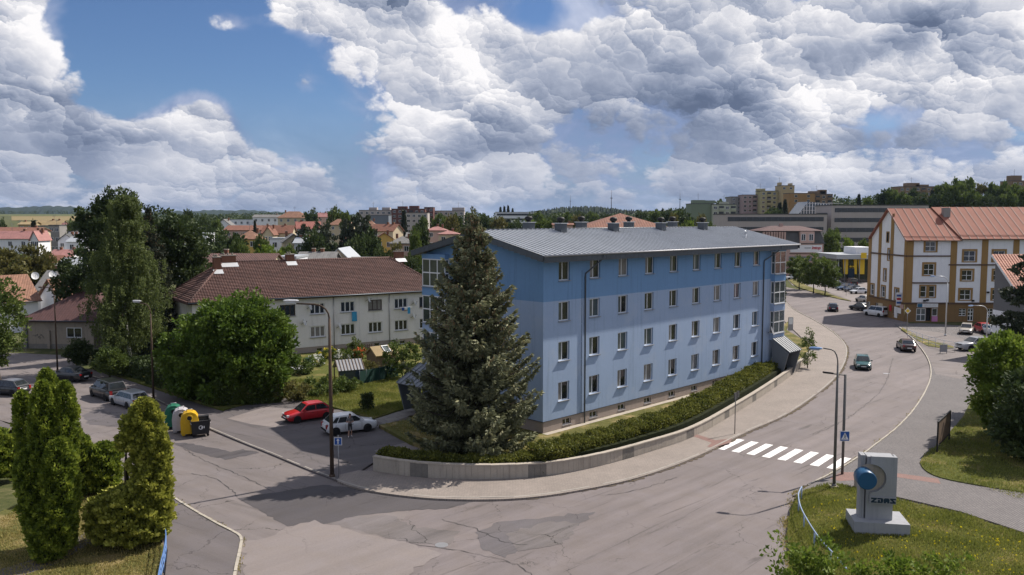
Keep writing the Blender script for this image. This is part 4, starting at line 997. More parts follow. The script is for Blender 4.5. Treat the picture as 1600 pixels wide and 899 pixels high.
    for a, b, dz in ((-.5, xs, 0), (xs, L+.5, .22)):
        m = MB(); A_, B_ = X0+a, X0+b
        f0 = [V((A_, Y0-ov, hz-k+dz)), V((B_+(0 if b > xs else 1.6), Y0-ov, hz-k+dz)), V((B_, Y0+W/2, hz+rh+dz)), V((A_, Y0+W/2, hz+rh+dz))]
        if a == xs: f0[0].x += 1.6
        slab(m, f0, .12); slab(m, [V((B_, Y0+W+ov, hz-k+dz)), V((A_, Y0+W+ov, hz-k+dz)), V((A_, Y0+W/2, hz+rh+dz)), V((B_, Y0+W/2, hz+rh+dz))], .12)
        ro = m.build('roof', 'roof_red_metal', T, True)
        sd = (f0[3]-V((f0[3].x, f0[0].y, f0[0].z))); SL = sd.length; sd.normalize(); up = V((1, 0, 0)).cross(sd)
        x = f0[0].x+.05
        while x < min(f0[1].x, X0+36):
            t = 1.0
            top = V((x, Y0+W/2, hz+rh+dz)); bot = V((x, Y0-ov, hz-k+dz))
            if x > B_: top = bot.lerp(top, 1-(x-B_)/1.6)
            mm = MB(); c_ = (top+bot)/2; mm.box(c_+up*.03, (.035, (top-bot).length/2, .035), V((1, 0, 0)), sd, up); mm.build('roof_seam', 'roof_red_seam', ro, True); x += 1.28
        mm = MB(); mm.tube([f0[0]+V((0, -.07, -.06)), f0[1]+V((0, -.07, -.06))], .09, 6); mm.build('gutter', 'belt_brown', ro, True)
        pp = f0[0].lerp(f0[3], .1); p2 = f0[1].lerp(f0[2], .1); mm = MB(); mm.tube([pp+up*.1, p2+up*.1], .035, 5); mm.build('snow_guard', 'roof_red_seam', ro, True)
    m = MB(); m.bb(X0+xs-.1+1.1, X0+xs+1.15+.9, Y0+W/2-2.3, Y0+W/2-1.4, h+2.8, h+4.95); m.build('chimney', 'wall_dim', T, True)
pmat('poster_pink', (.55, .22, .42), .7, .05); pmat('sign_teal', (.02, .12, .22), .5, .05)
corner_building()
# ------------------------------------------------------------------ steep grey house at the right edge
def right_house():
    X0, Yb, Yf = 59.2, 101.8, 92.6; V = Vector; T = empty('gable_house', (X0+6, 97, 0), 0, 'grey and white house with a steep salmon tiled roof at the right edge', 'house')
    zt, zf = 12.0, 5.0; z1 = 5.35
    m = MB(); m.prism([V((X0, Yb, z1)), V((X0, Yf+.4, z1)), V((X0, Yb, zt-.1))], (14, 0, 0)); m.build('gable_wall', 'wall_dimdark', T, True)
    m = MB(); m.bb(X0-.02, X0+14, Yf+.3, Yb+.02, -.3, z1); m.build('wall', 'wall_white', T, True)
    r = MB(); slab(r, [V((X0-.5, Yf-.6, zf-.35)), V((X0+14, Yf-.6, zf-.35)), V((X0+14, Yb, zt+.12)), V((X0-.5, Yb, zt+.12))], .16); ro = r.build('roof', 'tile_salmon', T, True)
    d = (V((0, Yb, zt+.12))-V((0, Yf-.6, zf-.35))); SL = d.length; d.normalize(); up = V((1, 0, 0)).cross(d)
    me = MB(); me.bb(-.1, .1, 0, SL, 0, .07); me = me.mesh('tile_roll', 'tile_salmon')
    for i in range(26): put('tile_roll', me, ro, frame(V((X0-.4+i*.34, Yf-.6, zf-.35)), V((1, 0, 0)), d, up), True)
    m = MB(); m.box(V((X0-.52, (Yb+Yf-.6)/2, (zt+zf-.23)/2-.1)), (.03, SL/2, .12), V((1, 0, 0)), d, up); m.build('barge_board', 'frame_white', ro, True)
    for y, z, w, h in ((99.4, 3.9, .8, .8), (97.2, 3.0, 1.1, 2.0), (95.2, 3.9, .9, .9)):
        window(T, frame(V((X0-.04, y+w/2, z-h/2)), V((0, -1, 0)), V((1, 0, 0))), w, h, (1, 1), (1,), .08, 'frame_white', 'glass', .08)
    window(T, frame(V((X0-.03, 95.6, 6.2)), V((0, -1, 0)), V((1, 0, 0))), 1.1, 1.9, (1,), (1,), .08, 'frame_wood', 'glass', .05)
    m = MB(); m.bb(58.9, 59.1, 99.5, 104, 0, 1.1); tag(m.build('garden_wall', 'concrete_dark'), 'dark low wall between the parked cars and the grey gable house', 'wall')
pmat('wall_dimdark', (.15, .15, .155), .9, .1, .6, .2, streak=.15)
right_house()
# ------------------------------------------------------------------ vegetation
leafmat('leaf_walnut', [(.016, .034, .006), (.04, .072, .010), (.075, .115, .016), (.12, .16, .028)], .35, .6, 1.4)
leafmat('leaf_dark', [(.010, .018, .007), (.022, .034, .011), (.035, .05, .016), (.05, .065, .02)], .25)
leafmat('leaf_birch', [(.020, .030, .010), (.042, .056, .016), (.07, .088, .026), (.105, .122, .04)], .45)
leafmat('leaf_mid', [(.02, .034, .009), (.042, .062, .014), (.065, .088, .02), (.095, .115, .03)], .32)
leafmat('leaf_olive', [(.035, .034, .012), (.06, .058, .018), (.09, .082, .025), (.125, .11, .035)], .3)
leafmat('leaf_bright', [(.035, .06, .008), (.07, .11, .014), (.12, .165, .022), (.19, .23, .04)], .4, .6, 1.35)
leafmat('thuja_green', [(.010, .022, .006), (.045, .068, .010), (.12, .15, .02), (.26, .28, .045)], .3)
leafmat('thuja_gold', [(.03, .038, .009), (.09, .10, .018), (.20, .205, .035), (.38, .36, .09)], .3)
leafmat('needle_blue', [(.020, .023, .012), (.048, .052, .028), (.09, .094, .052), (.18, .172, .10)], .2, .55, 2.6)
leafmat('needle_dark', [(.010, .015, .010), (.02, .027, .016), (.035, .042, .024), (.055, .06, .035)], .1)
leafmat('cone_brown', [(.085, .055, .028), (.14, .092, .05), (.2, .135, .08)], .05, .6, 2.2)
leafmat('hedge_leaf', [(.018, .026, .007), (.05, .06, .012), (.11, .115, .022), (.17, .168, .04)], .35, .6, 1.45)
leafmat('grass_blade', [(.045, .058, .012), (.085, .098, .02), (.13, .135, .03), (.22, .19, .07)], .4)
leafmat('grass_dry', [(.08, .08, .022), (.13, .118, .035), (.2, .165, .06), (.28, .22, .10)], .4)
leafmat('flower_yellow', [(.45, .33, .01), (.6, .45, .02)], .3); leafmat('flower_white', [(.5, .5, .45), (.7, .7, .66)], .3); leafmat('flower_red', [(.4, .05, .03), (.5, .15, .05)], .3)
pmat('bark', (.075, .06, .048), .95, .25, 3, .1, bump=.6); pmat('bark_birch', (.55, .53, .50), .85, .1, 2, .2, stain=((.06, .05, .045), 5, .9)); pmat('bark_spruce', (.065, .05, .042), .95, .2, 3, .1, bump=.5)
def unit(n, r=None):
    v = (r or rng).normal(size=(n, 3)); return v/np.linalg.norm(v, axis=1, keepdims=True)
def cards(P, D, Ln, Wd, roll=None):
    """leaf-shaped quads: point P, direction D, length, width (diamonds)"""
    n = len(P); D = D/np.maximum(np.linalg.norm(D, axis=1, keepdims=True), 1e-6)
    X = np.cross(D, unit(n) if roll is None else roll); X /= np.maximum(np.linalg.norm(X, axis=1, keepdims=True), 1e-6)
    Ln = np.asarray(Ln).reshape(-1, 1)*np.ones((n, 1)); Wd = np.asarray(Wd).reshape(-1, 1)*np.ones((n, 1))
    N = np.cross(X, D)
    V = np.stack([P, P+D*Ln*.5+X*Wd*.5+N*Wd*.12, P+D*Ln, P+D*Ln*.5-X*Wd*.5+N*Wd*.12], axis=1).reshape(-1, 3)
    return V, np.arange(4*n).reshape(-1, 4)
def crown_mesh(lobes, nl, size, mat, seed=0, clump=.7, per=70, up=.35, flat=.8, hang=0.0, fill=.55):
    """leaves in clumps spread over and through ellipsoidal lobes; lobes: (cx,cy,cz,rx,ry,rz)"""
    r = np.random.default_rng(seed); lo = np.array(lobes, float)
    area = (lo[:, 3]*lo[:, 4]+lo[:, 4]*lo[:, 5]+lo[:, 3]*lo[:, 5]); nc = max(6, nl//per)
    pick = r.choice(len(lo), nc, p=area/area.sum()); L = lo[pick]; d = unit(nc, r)
    rad = 1-(r.random(nc)**2.2)*fill; cc = L[:, :3]+d*L[:, 3:]*rad[:, None]
    # drop clumps that fall deep inside another lobe
    csz = clump*(.6+.8*r.random(nc)); ctint = r.random(nc)
    idx = r.integers(0, nc, nl); off = unit(nl, r)*(r.random(nl)**.5)[:, None]*csz[idx][:, None]; off[:, 2] *= flat
    P = cc[idx]+off; out = d[idx]*.6+off/np.maximum(csz[idx][:, None], .01)*.6
    D = out+r.normal(size=(nl, 3))*.7+np.array([0, 0, up-hang*3]); s = size*(.6+.8*r.random(nl))
    V, F = cards(P, D, s, s*.62); rv = np.clip(.55*r.random(nl)+.45*ctint[idx], 0, 1)
    return npmesh('crown', V, F, mat, rv), cc
def tree(name, base, lobes, nl, size, leaf, label, cat='tree', group=None, bark='bark', trunk=(.25, .5), seed=0, limbs=9, **kw):
    """trunk = (radius, share of height up to the crown centre); lobes relative to the base"""
    T = empty(name, base, 0, label, cat, group)
    me, cc = crown_mesh(lobes, nl, size, leaf, seed, **kw)
    lo = np.array(lobes); top = (lo[:, 2]+lo[:, 5]*.6).max(); r = random.Random(seed)
    mb = MB(); lean = Vector((r.uniform(-.04, .04), r.uniform(-.04, .04), 0)); zc = top*.85; tr = trunk[0]
    ctr = lo[:, :2].mean(axis=0)
    path = [Vector((0, 0, -.15))]+[Vector((ctr[0]*t**1.5+r.uniform(-.1, .1), ctr[1]*t**1.5+r.uniform(-.1, .1), zc*t)) for t in (.15, .35, .6, .8, 1)]
    mb.tube(path, [tr*1.35, tr*1.05, tr*.85, tr*.6, tr*.35, tr*.1], 8)
    for i in range(min(limbs, len(cc))):
        q = Vector(cc[r.randrange(len(cc))]); t = r.uniform(.25, .7); s = path[2].lerp(path[4], t); m = s.lerp(q, .5)+Vector((0, 0, -.2))
        mb.tube([s, m, q], [tr*.38, tr*.25, tr*.06], 5)
    mb.build('trunk', bark, T); put('crown', me, T); return T
def spruce(name, base, H, prof, nb, leaf, label, cones=0, seed=3, group=None, dens=1.0, bot=.06, tw=.34, gap=.0205):
    """conifer: whorls of drooping boughs; prof: (height share, radius) list"""
    r = np.random.default_rng(seed); T = empty(name, base, 0, label, 'tree', group)
    P, D, Ln, Wd, rv = [], [], [], [], []; CP = []
    z = H*bot; bz = []; br = MB()
    while z < H*.985:
        t = z/H; Rm = np.interp(t, [p[0] for p in prof], [p[1] for p in prof]); n = max(4, int(nb*(.55+.45*min(1, Rm/2.5)))); ph = r.random()*6.28
        for k in range(n):
            a = ph+2*math.pi*k/n+r.normal()*.2; Rb = Rm*(.62+.52*r.random()); dx, dy = math.cos(a), math.sin(a); tint = r.random()*.5
            z0 = z+r.normal()*.12; rise = .45*(t-.35)                                   # lower boughs droop, upper ones rise
            m = int((16+52*Rb/3.5)*dens); s = r.random(m)**.7*.94+.06
            side = r.normal(size=m)*.24*(1-s*.55)*min(1.0, Rb*.55); zz = z0+Rb*(rise*s-.30*np.sin(s*2.2)+.28*s**3)-np.abs(side)*.25
            px = dx*s*Rb-dy*side; py = dy*s*Rb+dx*side; P.append(np.stack([px, py, zz], 1))
            sg = np.sign(side)*.8; dd = np.stack([dx*.75-dy*sg, dy*.75+dx*sg, np.full(m, -.12)], 1)+r.normal(size=(m, 3))*.38; D.append(dd)
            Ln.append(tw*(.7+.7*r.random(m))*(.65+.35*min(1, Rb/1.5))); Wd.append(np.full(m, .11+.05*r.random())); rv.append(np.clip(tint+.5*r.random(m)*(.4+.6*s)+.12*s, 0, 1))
            # short hanging twigs under the bough
            mh = int(m*.45); sh = r.random(mh)*.8+.15; sd = r.normal(size=mh)*.2; P.append(np.stack([dx*sh*Rb-dy*sd, dy*sh*Rb+dx*sd, z0+Rb*(rise*sh-.30*np.sin(sh*2.2)+.28*sh**3)-.05], 1))
            D.append(np.stack([dx*.25+r.normal(size=mh)*.25, dy*.25+r.normal(size=mh)*.25, np.full(mh, -1.0)], 1)); Ln.append(tw*(.6+.6*r.random(mh))); Wd.append(np.full(mh, .10)); rv.append(np.clip(tint*.7+.35*r.random(mh), 0, 1))
            if Rb > .6: br.tube([(0, 0, z0), (dx*Rb*.5, dy*Rb*.5, z0+Rb*(rise*.5-.27+.03)), (dx*Rb*.92, dy*Rb*.92, z0+Rb*(rise*.92-.27+.22))], [.045, .03, .012], 4, False)
            if cones and t > .38:
                mc = int(cones*(t-.25)*(.5+r.random())); sc = .55+.45*r.random(mc); sd = r.normal(size=mc)*.16
                CP.append(np.stack([dx*sc*Rb-dy*sd, dy*sc*Rb+dx*sd, z0+Rb*(rise*sc-.30*np.sin(sc*2.2)+.28*sc**3)-.06], 1))
        z += H*gap*(.85+.3*r.random())+.02
    # leader
    m = 60; s = r.random(m); P.append(np.stack([r.normal(size=m)*.10, r.normal(size=m)*.10, H*.95+s*H*.06], 1)); D.append(np.stack([r.normal(size=m)*.8, r.normal(size=m)*.8, np.full(m, .6)], 1)); Ln.append(np.full(m, .3)); Wd.append(np.full(m, .1)); rv.append(r.random(m)*.6)
    P, D, Ln, Wd, rv = map(np.concatenate, (P, D, Ln, Wd, rv))
    V, F = cards(P, D, Ln, Wd); V2, F2 = cards(P, D, Ln, Wd)                            # two crossed cards per twig
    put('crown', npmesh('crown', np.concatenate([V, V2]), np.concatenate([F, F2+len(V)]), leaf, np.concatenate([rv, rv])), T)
    br.tube([(0, 0, -.3), (0, 0, H*.3), (0, 0, H*.65), (0, 0, H*.97)], [H*.018, H*.014, H*.008, .02], 10); br.build('trunk', 'bark_spruce', T)
    if CP:
        C_ = np.concatenate(CP); n = len(C_); d = np.stack([r.normal(size=n)*.25, r.normal(size=n)*.25, np.full(n, -1.0)], 1)
        V, F = cards(C_, d, .17+.08*r.random(n), .075); V2, F2 = cards(C_, d, .17+.08*r.random(n), .075)
        tag(put('cones', npmesh('cones', np.concatenate([V, V2]), np.concatenate([F, F2+len(V)]), 'cone_brown', r.random(2*n)), T), kind='stuff')
    return T
def hedge_mesh(path, w, z0, h, n, size, mat, seed=1, jag=.12):
    r = np.random.default_rng(seed); pts = np.array([tuple(p) for p in path]); seg = np.linalg.norm(np.diff(pts[:, :2], axis=0), axis=1); cum = np.concatenate([[0], np.cumsum(seg)])
    t = r.random(n)*cum[-1]; i = np.clip(np.searchsorted(cum, t)-1, 0, len(seg)-1); f = ((t-cum[i])/seg[i])[:, None]
    P = pts[i]*(1-f)+pts[i+1]*f; d = pts[i+1]-pts[i]; d /= np.linalg.norm(d, axis=1, keepdims=True); nr = np.stack([-d[:, 1], d[:, 0], 0*d[:, 0]], 1)
    bump = jag*(np.sin(t*2.1)+np.sin(t*5.3+1)+np.sin(t*.7))/2
    face = r.random(n); a = r.random(n)*2-1; b = r.random(n)
    side = np.where(face < .45, a, np.where(face < .8, -1.0, 1.0))*(w/2)*(1-.15*r.random(n)); zz = np.where(face < .45, 1.0-.1*r.random(n)**2, b)*(h+bump)
    P = P+nr*side[:, None]+np.stack([0*t, 0*t, z0+zz-P[:, 2]], 1)+r.normal(size=(n, 3))*.05
    D = nr*np.where(face < .45, 0, np.sign(side))[:, None]+np.stack([0*t, 0*t, np.where(face < .45, 1.0, .3)], 1)+r.normal(size=(n, 3))*.8
    s = size*(.6+.8*r.random(n)); V, F = cards(P, D, s, s*.65)
    cl = (np.sin(P[:, 0]*2.3)+np.sin(P[:, 1]*2.7+P[:, 0])+2)/4
    return npmesh('foliage', V, F, mat, np.clip(.35*cl+.65*r.random(n), 0, 1))
def in_poly(x, y, poly):
    c = np.zeros(len(x), bool); n = len(poly)
    for i in range(n):
        x0, y0 = poly[i][0], poly[i][1]; x1, y1 = poly[(i+1) % n][0], poly[(i+1) % n][1]
        with np.errstate(divide='ignore', invalid='ignore'):
            c ^= ((y0 > y) != (y1 > y)) & (x < (x1-x0)*(y-y0)/(y1-y0)+x0)
    return c
def blades(name, poly, z, n, h, mat, label, seed=5, w=.035, flower=None, clumpy=True):
    r = np.random.default_rng(seed); q = np.array([(p[0], p[1]) for p in poly]); lo, hi = q.min(0), q.max(0)
    x = lo[0]+(hi[0]-lo[0])*r.random(n*2); y = lo[1]+(hi[1]-lo[1])*r.random(n*2); k = in_poly(x, y, q); x, y = x[k][:n], y[k][:n]; m = len(x)
    cl = (np.sin(x*1.3+np.sin(y*.9)*2)+np.sin(y*1.7+np.sin(x*.6)*2))/4+.5; hh = h*(.45+.75*cl+.3*r.random(m)) if clumpy else h*(.7+.6*r.random(m))
    P = np.stack([x, y, np.full(m, z)], 1); D = np.stack([r.normal(size=m)*.45, r.normal(size=m)*.45, np.ones(m)], 1); V, F = cards(P, D, hh, w*(.7+.8*r.random(m)))
    o = put(name, npmesh(name, V, F, mat, np.clip(.4*(1-cl)+.6*r.random(m), 0, 1))); tag(o, label, 'grass', kind='stuff')
    return o
# ---- big trees around the junction
g = G(741, 706, .35)
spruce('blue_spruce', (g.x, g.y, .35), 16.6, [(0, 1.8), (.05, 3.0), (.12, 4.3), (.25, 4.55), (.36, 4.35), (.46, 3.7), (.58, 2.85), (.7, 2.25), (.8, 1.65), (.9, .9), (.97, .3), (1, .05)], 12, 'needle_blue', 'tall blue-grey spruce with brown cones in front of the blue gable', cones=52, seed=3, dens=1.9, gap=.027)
def lob(c, specs): return [(x, y, z, a, b, d) for x, y, z, a, b, d in specs]
g = G(350, 640)
tree('walnut_tree', (g.x, g.y+4.5, 0), [(-.3, 0, 5.2, 4.4, 4.2, 3.6), (-3.0, -1, 4.0, 3.6, 3.2, 3.0), (2.2, -.6, 4.0, 2.9, 3.0, 3.0), (.6, -.5, 7.3, 3.0, 2.8, 2.6), (-2.2, .5, 6.6, 2.8, 2.8, 2.2), (2.9, -.5, 5.8, 1.8, 2.0, 1.8), (-.4, -2.6, 3.0, 4.0, 2.2, 2.6), (-4.6, -.5, 2.6, 2.0, 2.0, 2.2), (2.7, -1.6, 2.4, 2.0, 1.8, 2.0)], 52000, .34, 'leaf_walnut', 'broad bright green walnut tree beside the parked red car', seed=11, clump=.75, per=90, trunk=(.32, .5))
g = G(205, 578)
def birch(base):
    T = empty('birch_tree', base, 0, 'tall weeping birch with a white trunk left of the grey house', 'tree'); r = np.random.default_rng(4); H = 19.5
    mb = MB(); mb.tube([(0, 0, -.2), (-.25, 0, 3), (-.55, 0, 7), (-.4, 0, 12), (-.2, 0, 17)], [.3, .25, .2, .14, .04], 8)
    P, D, Ln, rv = [], [], [], []; lb = MB()
    for i in range(190):
        z = r.uniform(3.6, H-.6); t = z/H; Rm = np.interp(t, [.15, .3, .5, .7, .85, 1], [3.4, 4.4, 4.1, 3.2, 2.1, .5])*(.45+.6*r.random()); a = r.random()*6.28; x, y = math.cos(a)*Rm, math.sin(a)*Rm
        if i % 3 == 0: lb.tube([(-.4, 0, z-Rm*.8), (x*.5-.3, y*.5, z-.1), (x*.9, y*.9, z+.25)], [.05, .03, .01], 4, False)
        ns = 9
        for k in range(ns):                                           # hanging strands
            f = r.uniform(.35, 1.05); m = 44; s = r.random(m); Lh = r.uniform(.9, 2.6)*(1 if t < .8 else .5); ox, oy = r.normal(size=2)*.45
            tint = r.random()*.5; sway = r.normal(size=2)*.25
            P.append(np.stack([x*f+ox+sway[0]*s+r.normal(size=m)*.10, y*f+oy+sway[1]*s+r.normal(size=m)*.10, z+.4-(1-f)*.5-s*Lh], 1)); D.append(np.stack([r.normal(size=m)*.6, r.normal(size=m)*.6, np.full(m, -.8)], 1)); Ln.append(.2*(.6+.8*r.random(m))); rv.append(np.clip(tint+.5*r.random(m), 0, 1))
    P, D, Ln, rv = map(np.concatenate, (P, D, Ln, rv)); V, F = cards(P, D, Ln, Ln*.55)
    put('crown', npmesh('crown', V, F, 'leaf_birch', rv), T); mb.build('trunk', 'bark_birch', T); lb.build('limbs', 'bark', T)
birch((g.x, g.y, 0))
def atb(px, py_top, Y): return XAT(px, Y), Y, ZAT(py_top, Y)
x, y, z = atb(232, 330, 99); spruce('dark_spruce', (x, y, 0), z+.5, [(0, 2.6), (.12, 3.7), (.3, 3.3), (.55, 2.3), (.8, 1.2), (1, .05)], 12, 'needle_dark', 'dark spruce with brownish top right behind the weeping birch', cones=7, seed=8, dens=.8)
x, y, z = atb(268, 322, 108); tree('oak_tree', (x, y, 0), [(0, 0, z*.62, 4.2, 4, z*.33), (2.4, 0, z*.48, 3.4, 3, 4.0), (-2.0, 0, z*.75, 2.8, 2.6, 4.0), (1.5, 0, z*.82, 2.0, 2, 2.4), (3.6, -.5, z*.38, 2.2, 2, 2.6)], 17000, .42, 'leaf_dark', 'tall dark oak behind the birch, to its right', seed=21, clump=.8, per=70, fill=.7)
x, y, z = atb(178, 303, 104); tree('oak_tree', (x, y, 0), [(0, 0, z*.6, 3.6, 3.5, z*.3), (-2.2, 0, z*.82, 2.4, 2.4, 3.0), (1.4, 0, z*.88, 2.2, 2, 2.4), (-.6, 0, z*.93, 1.3, 1.3, 1.6)], 13000, .42, 'leaf_dark', 'dark oak crown rising above and behind the birch top', seed=22, clump=.8, per=70, fill=.7)
x, y, z = atb(128, 372, 112); tree('oak_tree', (x, y, 0), [(0, 0, z*.62, 2.8, 2.6, z*.33), (-1.6, 0, z*.5, 2.4, 2, 2.8), (1.8, 0, z*.45, 2.8, 2.5, 3.2)], 9000, .42, 'leaf_dark', 'low dark oak at the left flank of the birch', seed=23, clump=.8, per=70)
x, y, z = atb(-14, 428, 78); tree('lime_tree', (x, y, 0), [(0, 0, z*.6, 2.2, 2.2, z*.36), (-1.5, 0, z*.4, 2.2, 2, 3.0)], 9000, .3, 'leaf_mid', 'leafy green tree cut by the left picture edge beside the white house', seed=24, clump=.6, trunk=(.2, .5))
for i, (px, py, top, w, lab, lm) in enumerate(((113, 582, 533, 34, 'small dark round tree over the black parked car', 'leaf_dark'), (163, 596, 548, 46, 'small round street tree behind the dark people carrier', 'leaf_mid'))):
    g = G(px, py); s = (g.y)/1300; hh = (py-top)*s*1.02; rr = w*s/2
    tree('street_tree', (g.x, g.y+1.2, 0), [(0, 0, hh*.62, rr, rr, hh*.36), (rr*.4, 0, hh*.5, rr*.7, rr*.7, hh*.28), (-rr*.4, -.2, hh*.55, rr*.6, rr*.6, hh*.25)], 5200, .22, lm, lab, seed=30+i, clump=.4, per=60, trunk=(.1, .5), limbs=5)
# shrubs under the walnut and along the footway
for i, (px0, py0, px1, py1, h, lab) in enumerate(((150, 578, 240, 602, 1.5, 'loose dark hedge along the footway below the birch'), (236, 604, 330, 634, 1.9, 'dense shrubbery under the left side of the walnut tree'), (330, 640, 430, 632, 1.5, 'low shrubs at the foot of the walnut tree behind the car park'))):
    a, b = G(px0, py0), G(px1, py1); o = empty('shrub_row', (a.x, a.y, .1), 0, lab, 'hedge'); pa = [a.lerp(b, t/8)+Vector((0, 1.3, 0)) for t in range(9)]
    put('foliage', hedge_mesh(pa, 2.0, .1, h, 9000, .26, 'leaf_dark' if i < 2 else 'leaf_mid', seed=40+i, jag=.5), o, None, True)
# thujas in the left foreground
def thuja(T, cols, n, mat, seed, size=.2):
    """columns: (x, y, z0, z1, radius, lean x)"""
    r = np.random.default_rng(seed); P, D, rv = [], [], []; ar = np.array([c[4]*(c[3]-c[2]) for c in cols]); cnt = (n*ar/ar.sum()).astype(int)
    for (x, y, z0, z1, rad, lx), m in zip(cols, cnt):
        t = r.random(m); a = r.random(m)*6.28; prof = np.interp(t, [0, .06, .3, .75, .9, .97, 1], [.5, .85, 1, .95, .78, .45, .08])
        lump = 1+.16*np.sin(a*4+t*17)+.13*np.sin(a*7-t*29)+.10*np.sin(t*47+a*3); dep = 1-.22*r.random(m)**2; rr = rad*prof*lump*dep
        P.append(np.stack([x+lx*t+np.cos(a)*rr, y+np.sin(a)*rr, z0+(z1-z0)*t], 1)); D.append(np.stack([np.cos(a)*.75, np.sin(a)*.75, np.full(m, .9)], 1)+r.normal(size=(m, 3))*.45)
        rv.append(np.clip(.75*(lump*dep-.72)/.5+.35*r.random(m)-.1, 0, 1)*.6+.4*r.random(m))  # leaves set deeper are darker: shade of the gaps put into leaf colour
    P, D, rv = map(np.concatenate, (P, D, rv)); s = size*(.6+.8*r.random(len(P))); V, F = cards(P, D, s, s*.7)
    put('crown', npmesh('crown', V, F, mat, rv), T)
    mb = MB()
    for x, y, z0, z1, rad, lx in cols: mb.tube([(x, y, 0), (x+lx*.8, y, z1*.8)], [.12, .03], 6); mb.lathe([(rad*.35, z0+.05), (rad*.62, z0+(z1-z0)*.25), (rad*.55, z0+(z1-z0)*.7), (.05, z1*.95)], 8, (x+lx*.4, y, 0))
    mb.build('trunk', 'thuja_core', T)
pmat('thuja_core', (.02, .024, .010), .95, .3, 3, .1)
g = G(88, 868, .16); k = g.y/1300
TH = empty('thuja_clump', (g.x, g.y, .16), 0, 'tall dark green clump of thuja columns at the left picture edge', 'conifer')
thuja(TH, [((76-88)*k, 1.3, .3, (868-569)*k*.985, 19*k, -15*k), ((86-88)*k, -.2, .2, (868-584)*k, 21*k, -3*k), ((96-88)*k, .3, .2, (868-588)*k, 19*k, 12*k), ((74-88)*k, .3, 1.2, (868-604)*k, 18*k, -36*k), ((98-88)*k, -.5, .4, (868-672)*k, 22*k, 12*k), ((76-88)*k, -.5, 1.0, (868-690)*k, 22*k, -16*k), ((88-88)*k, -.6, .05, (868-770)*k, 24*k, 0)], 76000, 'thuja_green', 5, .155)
g2 = G(165, 770, .16); TB = empty('thuja_bush', (g2.x, g2.y, .16), 0, 'round green thuja bush between the dark clump and the yellow thuja', 'conifer'); k = g2.y/1300
thuja(TB, [(0, 0, .1, (770-690)*k, 22*k, 0), (-22*k, .4, .1, (770-705)*k, 18*k, 0), (-30*k, -.6, .1, (770-672)*k, 16*k, 0)], 11000, 'thuja_green', 6, .19)
g3 = G(-8, 750, .16); TB = empty('thuja_bush', (g3.x, g3.y, .16), 0, 'olive green thuja bush cut by the left picture edge', 'conifer'); k = g3.y/1300
thuja(TB, [(0, 0, .1, (750-668)*k, 26*k, 0), (20*k, .4, .1, (750-690)*k, 14*k, 0)], 8000, 'thuja_green', 9, .19)
g = G(203, 848, .16); k = g.y/1300
TH = empty('thuja_tree', (g.x, g.y, .16), 0, 'yellow-tipped thuja beside the blue railing in the left foreground', 'conifer')
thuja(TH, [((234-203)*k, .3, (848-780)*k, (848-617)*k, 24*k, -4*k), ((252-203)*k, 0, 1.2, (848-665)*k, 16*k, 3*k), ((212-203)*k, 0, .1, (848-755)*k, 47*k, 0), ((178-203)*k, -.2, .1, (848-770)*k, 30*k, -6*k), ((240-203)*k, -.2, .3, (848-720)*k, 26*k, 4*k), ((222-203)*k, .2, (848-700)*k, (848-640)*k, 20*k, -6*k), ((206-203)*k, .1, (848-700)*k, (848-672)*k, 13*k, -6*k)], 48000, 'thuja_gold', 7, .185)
mb = MB(); mb.tube([(-.1, 0, 1.5), ((200-203)*k, 0, 3.8), ((208-203)*k, 0, 6.4)], [.08, .06, .02], 6); mb.build('bare_stem', 'bark', TH)
# hedge on the retaining wall
hp = []
for i, p in enumerate(WALLP):
    d = (WALLP[min(i+1, len(WALLP)-1)]-WALLP[max(i-1, 0)]).normalized(); hp.append(p+Vector((-d.y, d.x, 0))*1.15)
hp = hp[:int(len(hp)*.88)]; HO = empty('clipped_hedge', hp[0], 0, 'long clipped hedge behind the curved retaining wall', 'hedge')
nl_ = int(len(hp)*.36)
put('foliage', hedge_mesh(hp[:nl_+1], 1.3, .3, .85, 20000, .16, 'hedge_leaf', 2, .12), HO, None, True)
hq = []
for i, p in enumerate(hp[nl_-1:]):
    d = (hp[min(nl_+i, len(hp)-1)]-hp[nl_+i-2]).normalized(); hq.append(p+Vector((-d.y, d.x, 0))*(.95*min(1, i/8)))
put('foliage', hedge_mesh(hq, 2.0, .3, 1.25, 70000, .16, 'hedge_leaf', 3, .16), HO, None, True)
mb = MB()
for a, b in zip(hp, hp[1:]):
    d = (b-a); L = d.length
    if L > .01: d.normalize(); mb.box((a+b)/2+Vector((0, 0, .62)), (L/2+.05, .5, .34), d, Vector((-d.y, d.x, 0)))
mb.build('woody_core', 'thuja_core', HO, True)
# right-hand trees
g = G(1576, 690, .16)
tree('maple_tree', (g.x+1.3, g.y+2, .1), [(0, 0, 4.8, 2.8, 2.5, 3.0), (-1.5, -1.2, 3.6, 2.0, 2, 2.3), (-1.2, -.5, 6.0, 1.9, 1.8, 1.7), (1.5, -.8, 4.0, 2.4, 2.2, 2.6), (-1.0, -1.5, 1.9, 1.7, 1.5, 1.4)], 21000, .27, 'leaf_bright', 'sunlit bright green maple at the right edge above the lawn', seed=51, clump=.55, per=70, trunk=(.16, .5))
g = G(1590, 722, .16)
tree('maple_tree', (g.x+1.5, g.y+.5, .1), [(0, 0, 3.2, 2.6, 2.2, 3.0), (-1.0, -.5, 2.0, 1.8, 1.6, 1.7), (1.5, 0, 4.8, 2.2, 2, 2.0)], 13000, .27, 'leaf_dark', 'shaded dark green tree at the right edge below the bright maple', seed=52, clump=.55, trunk=(.16, .5))
x, y, z = atb(1604, 398, 72); 
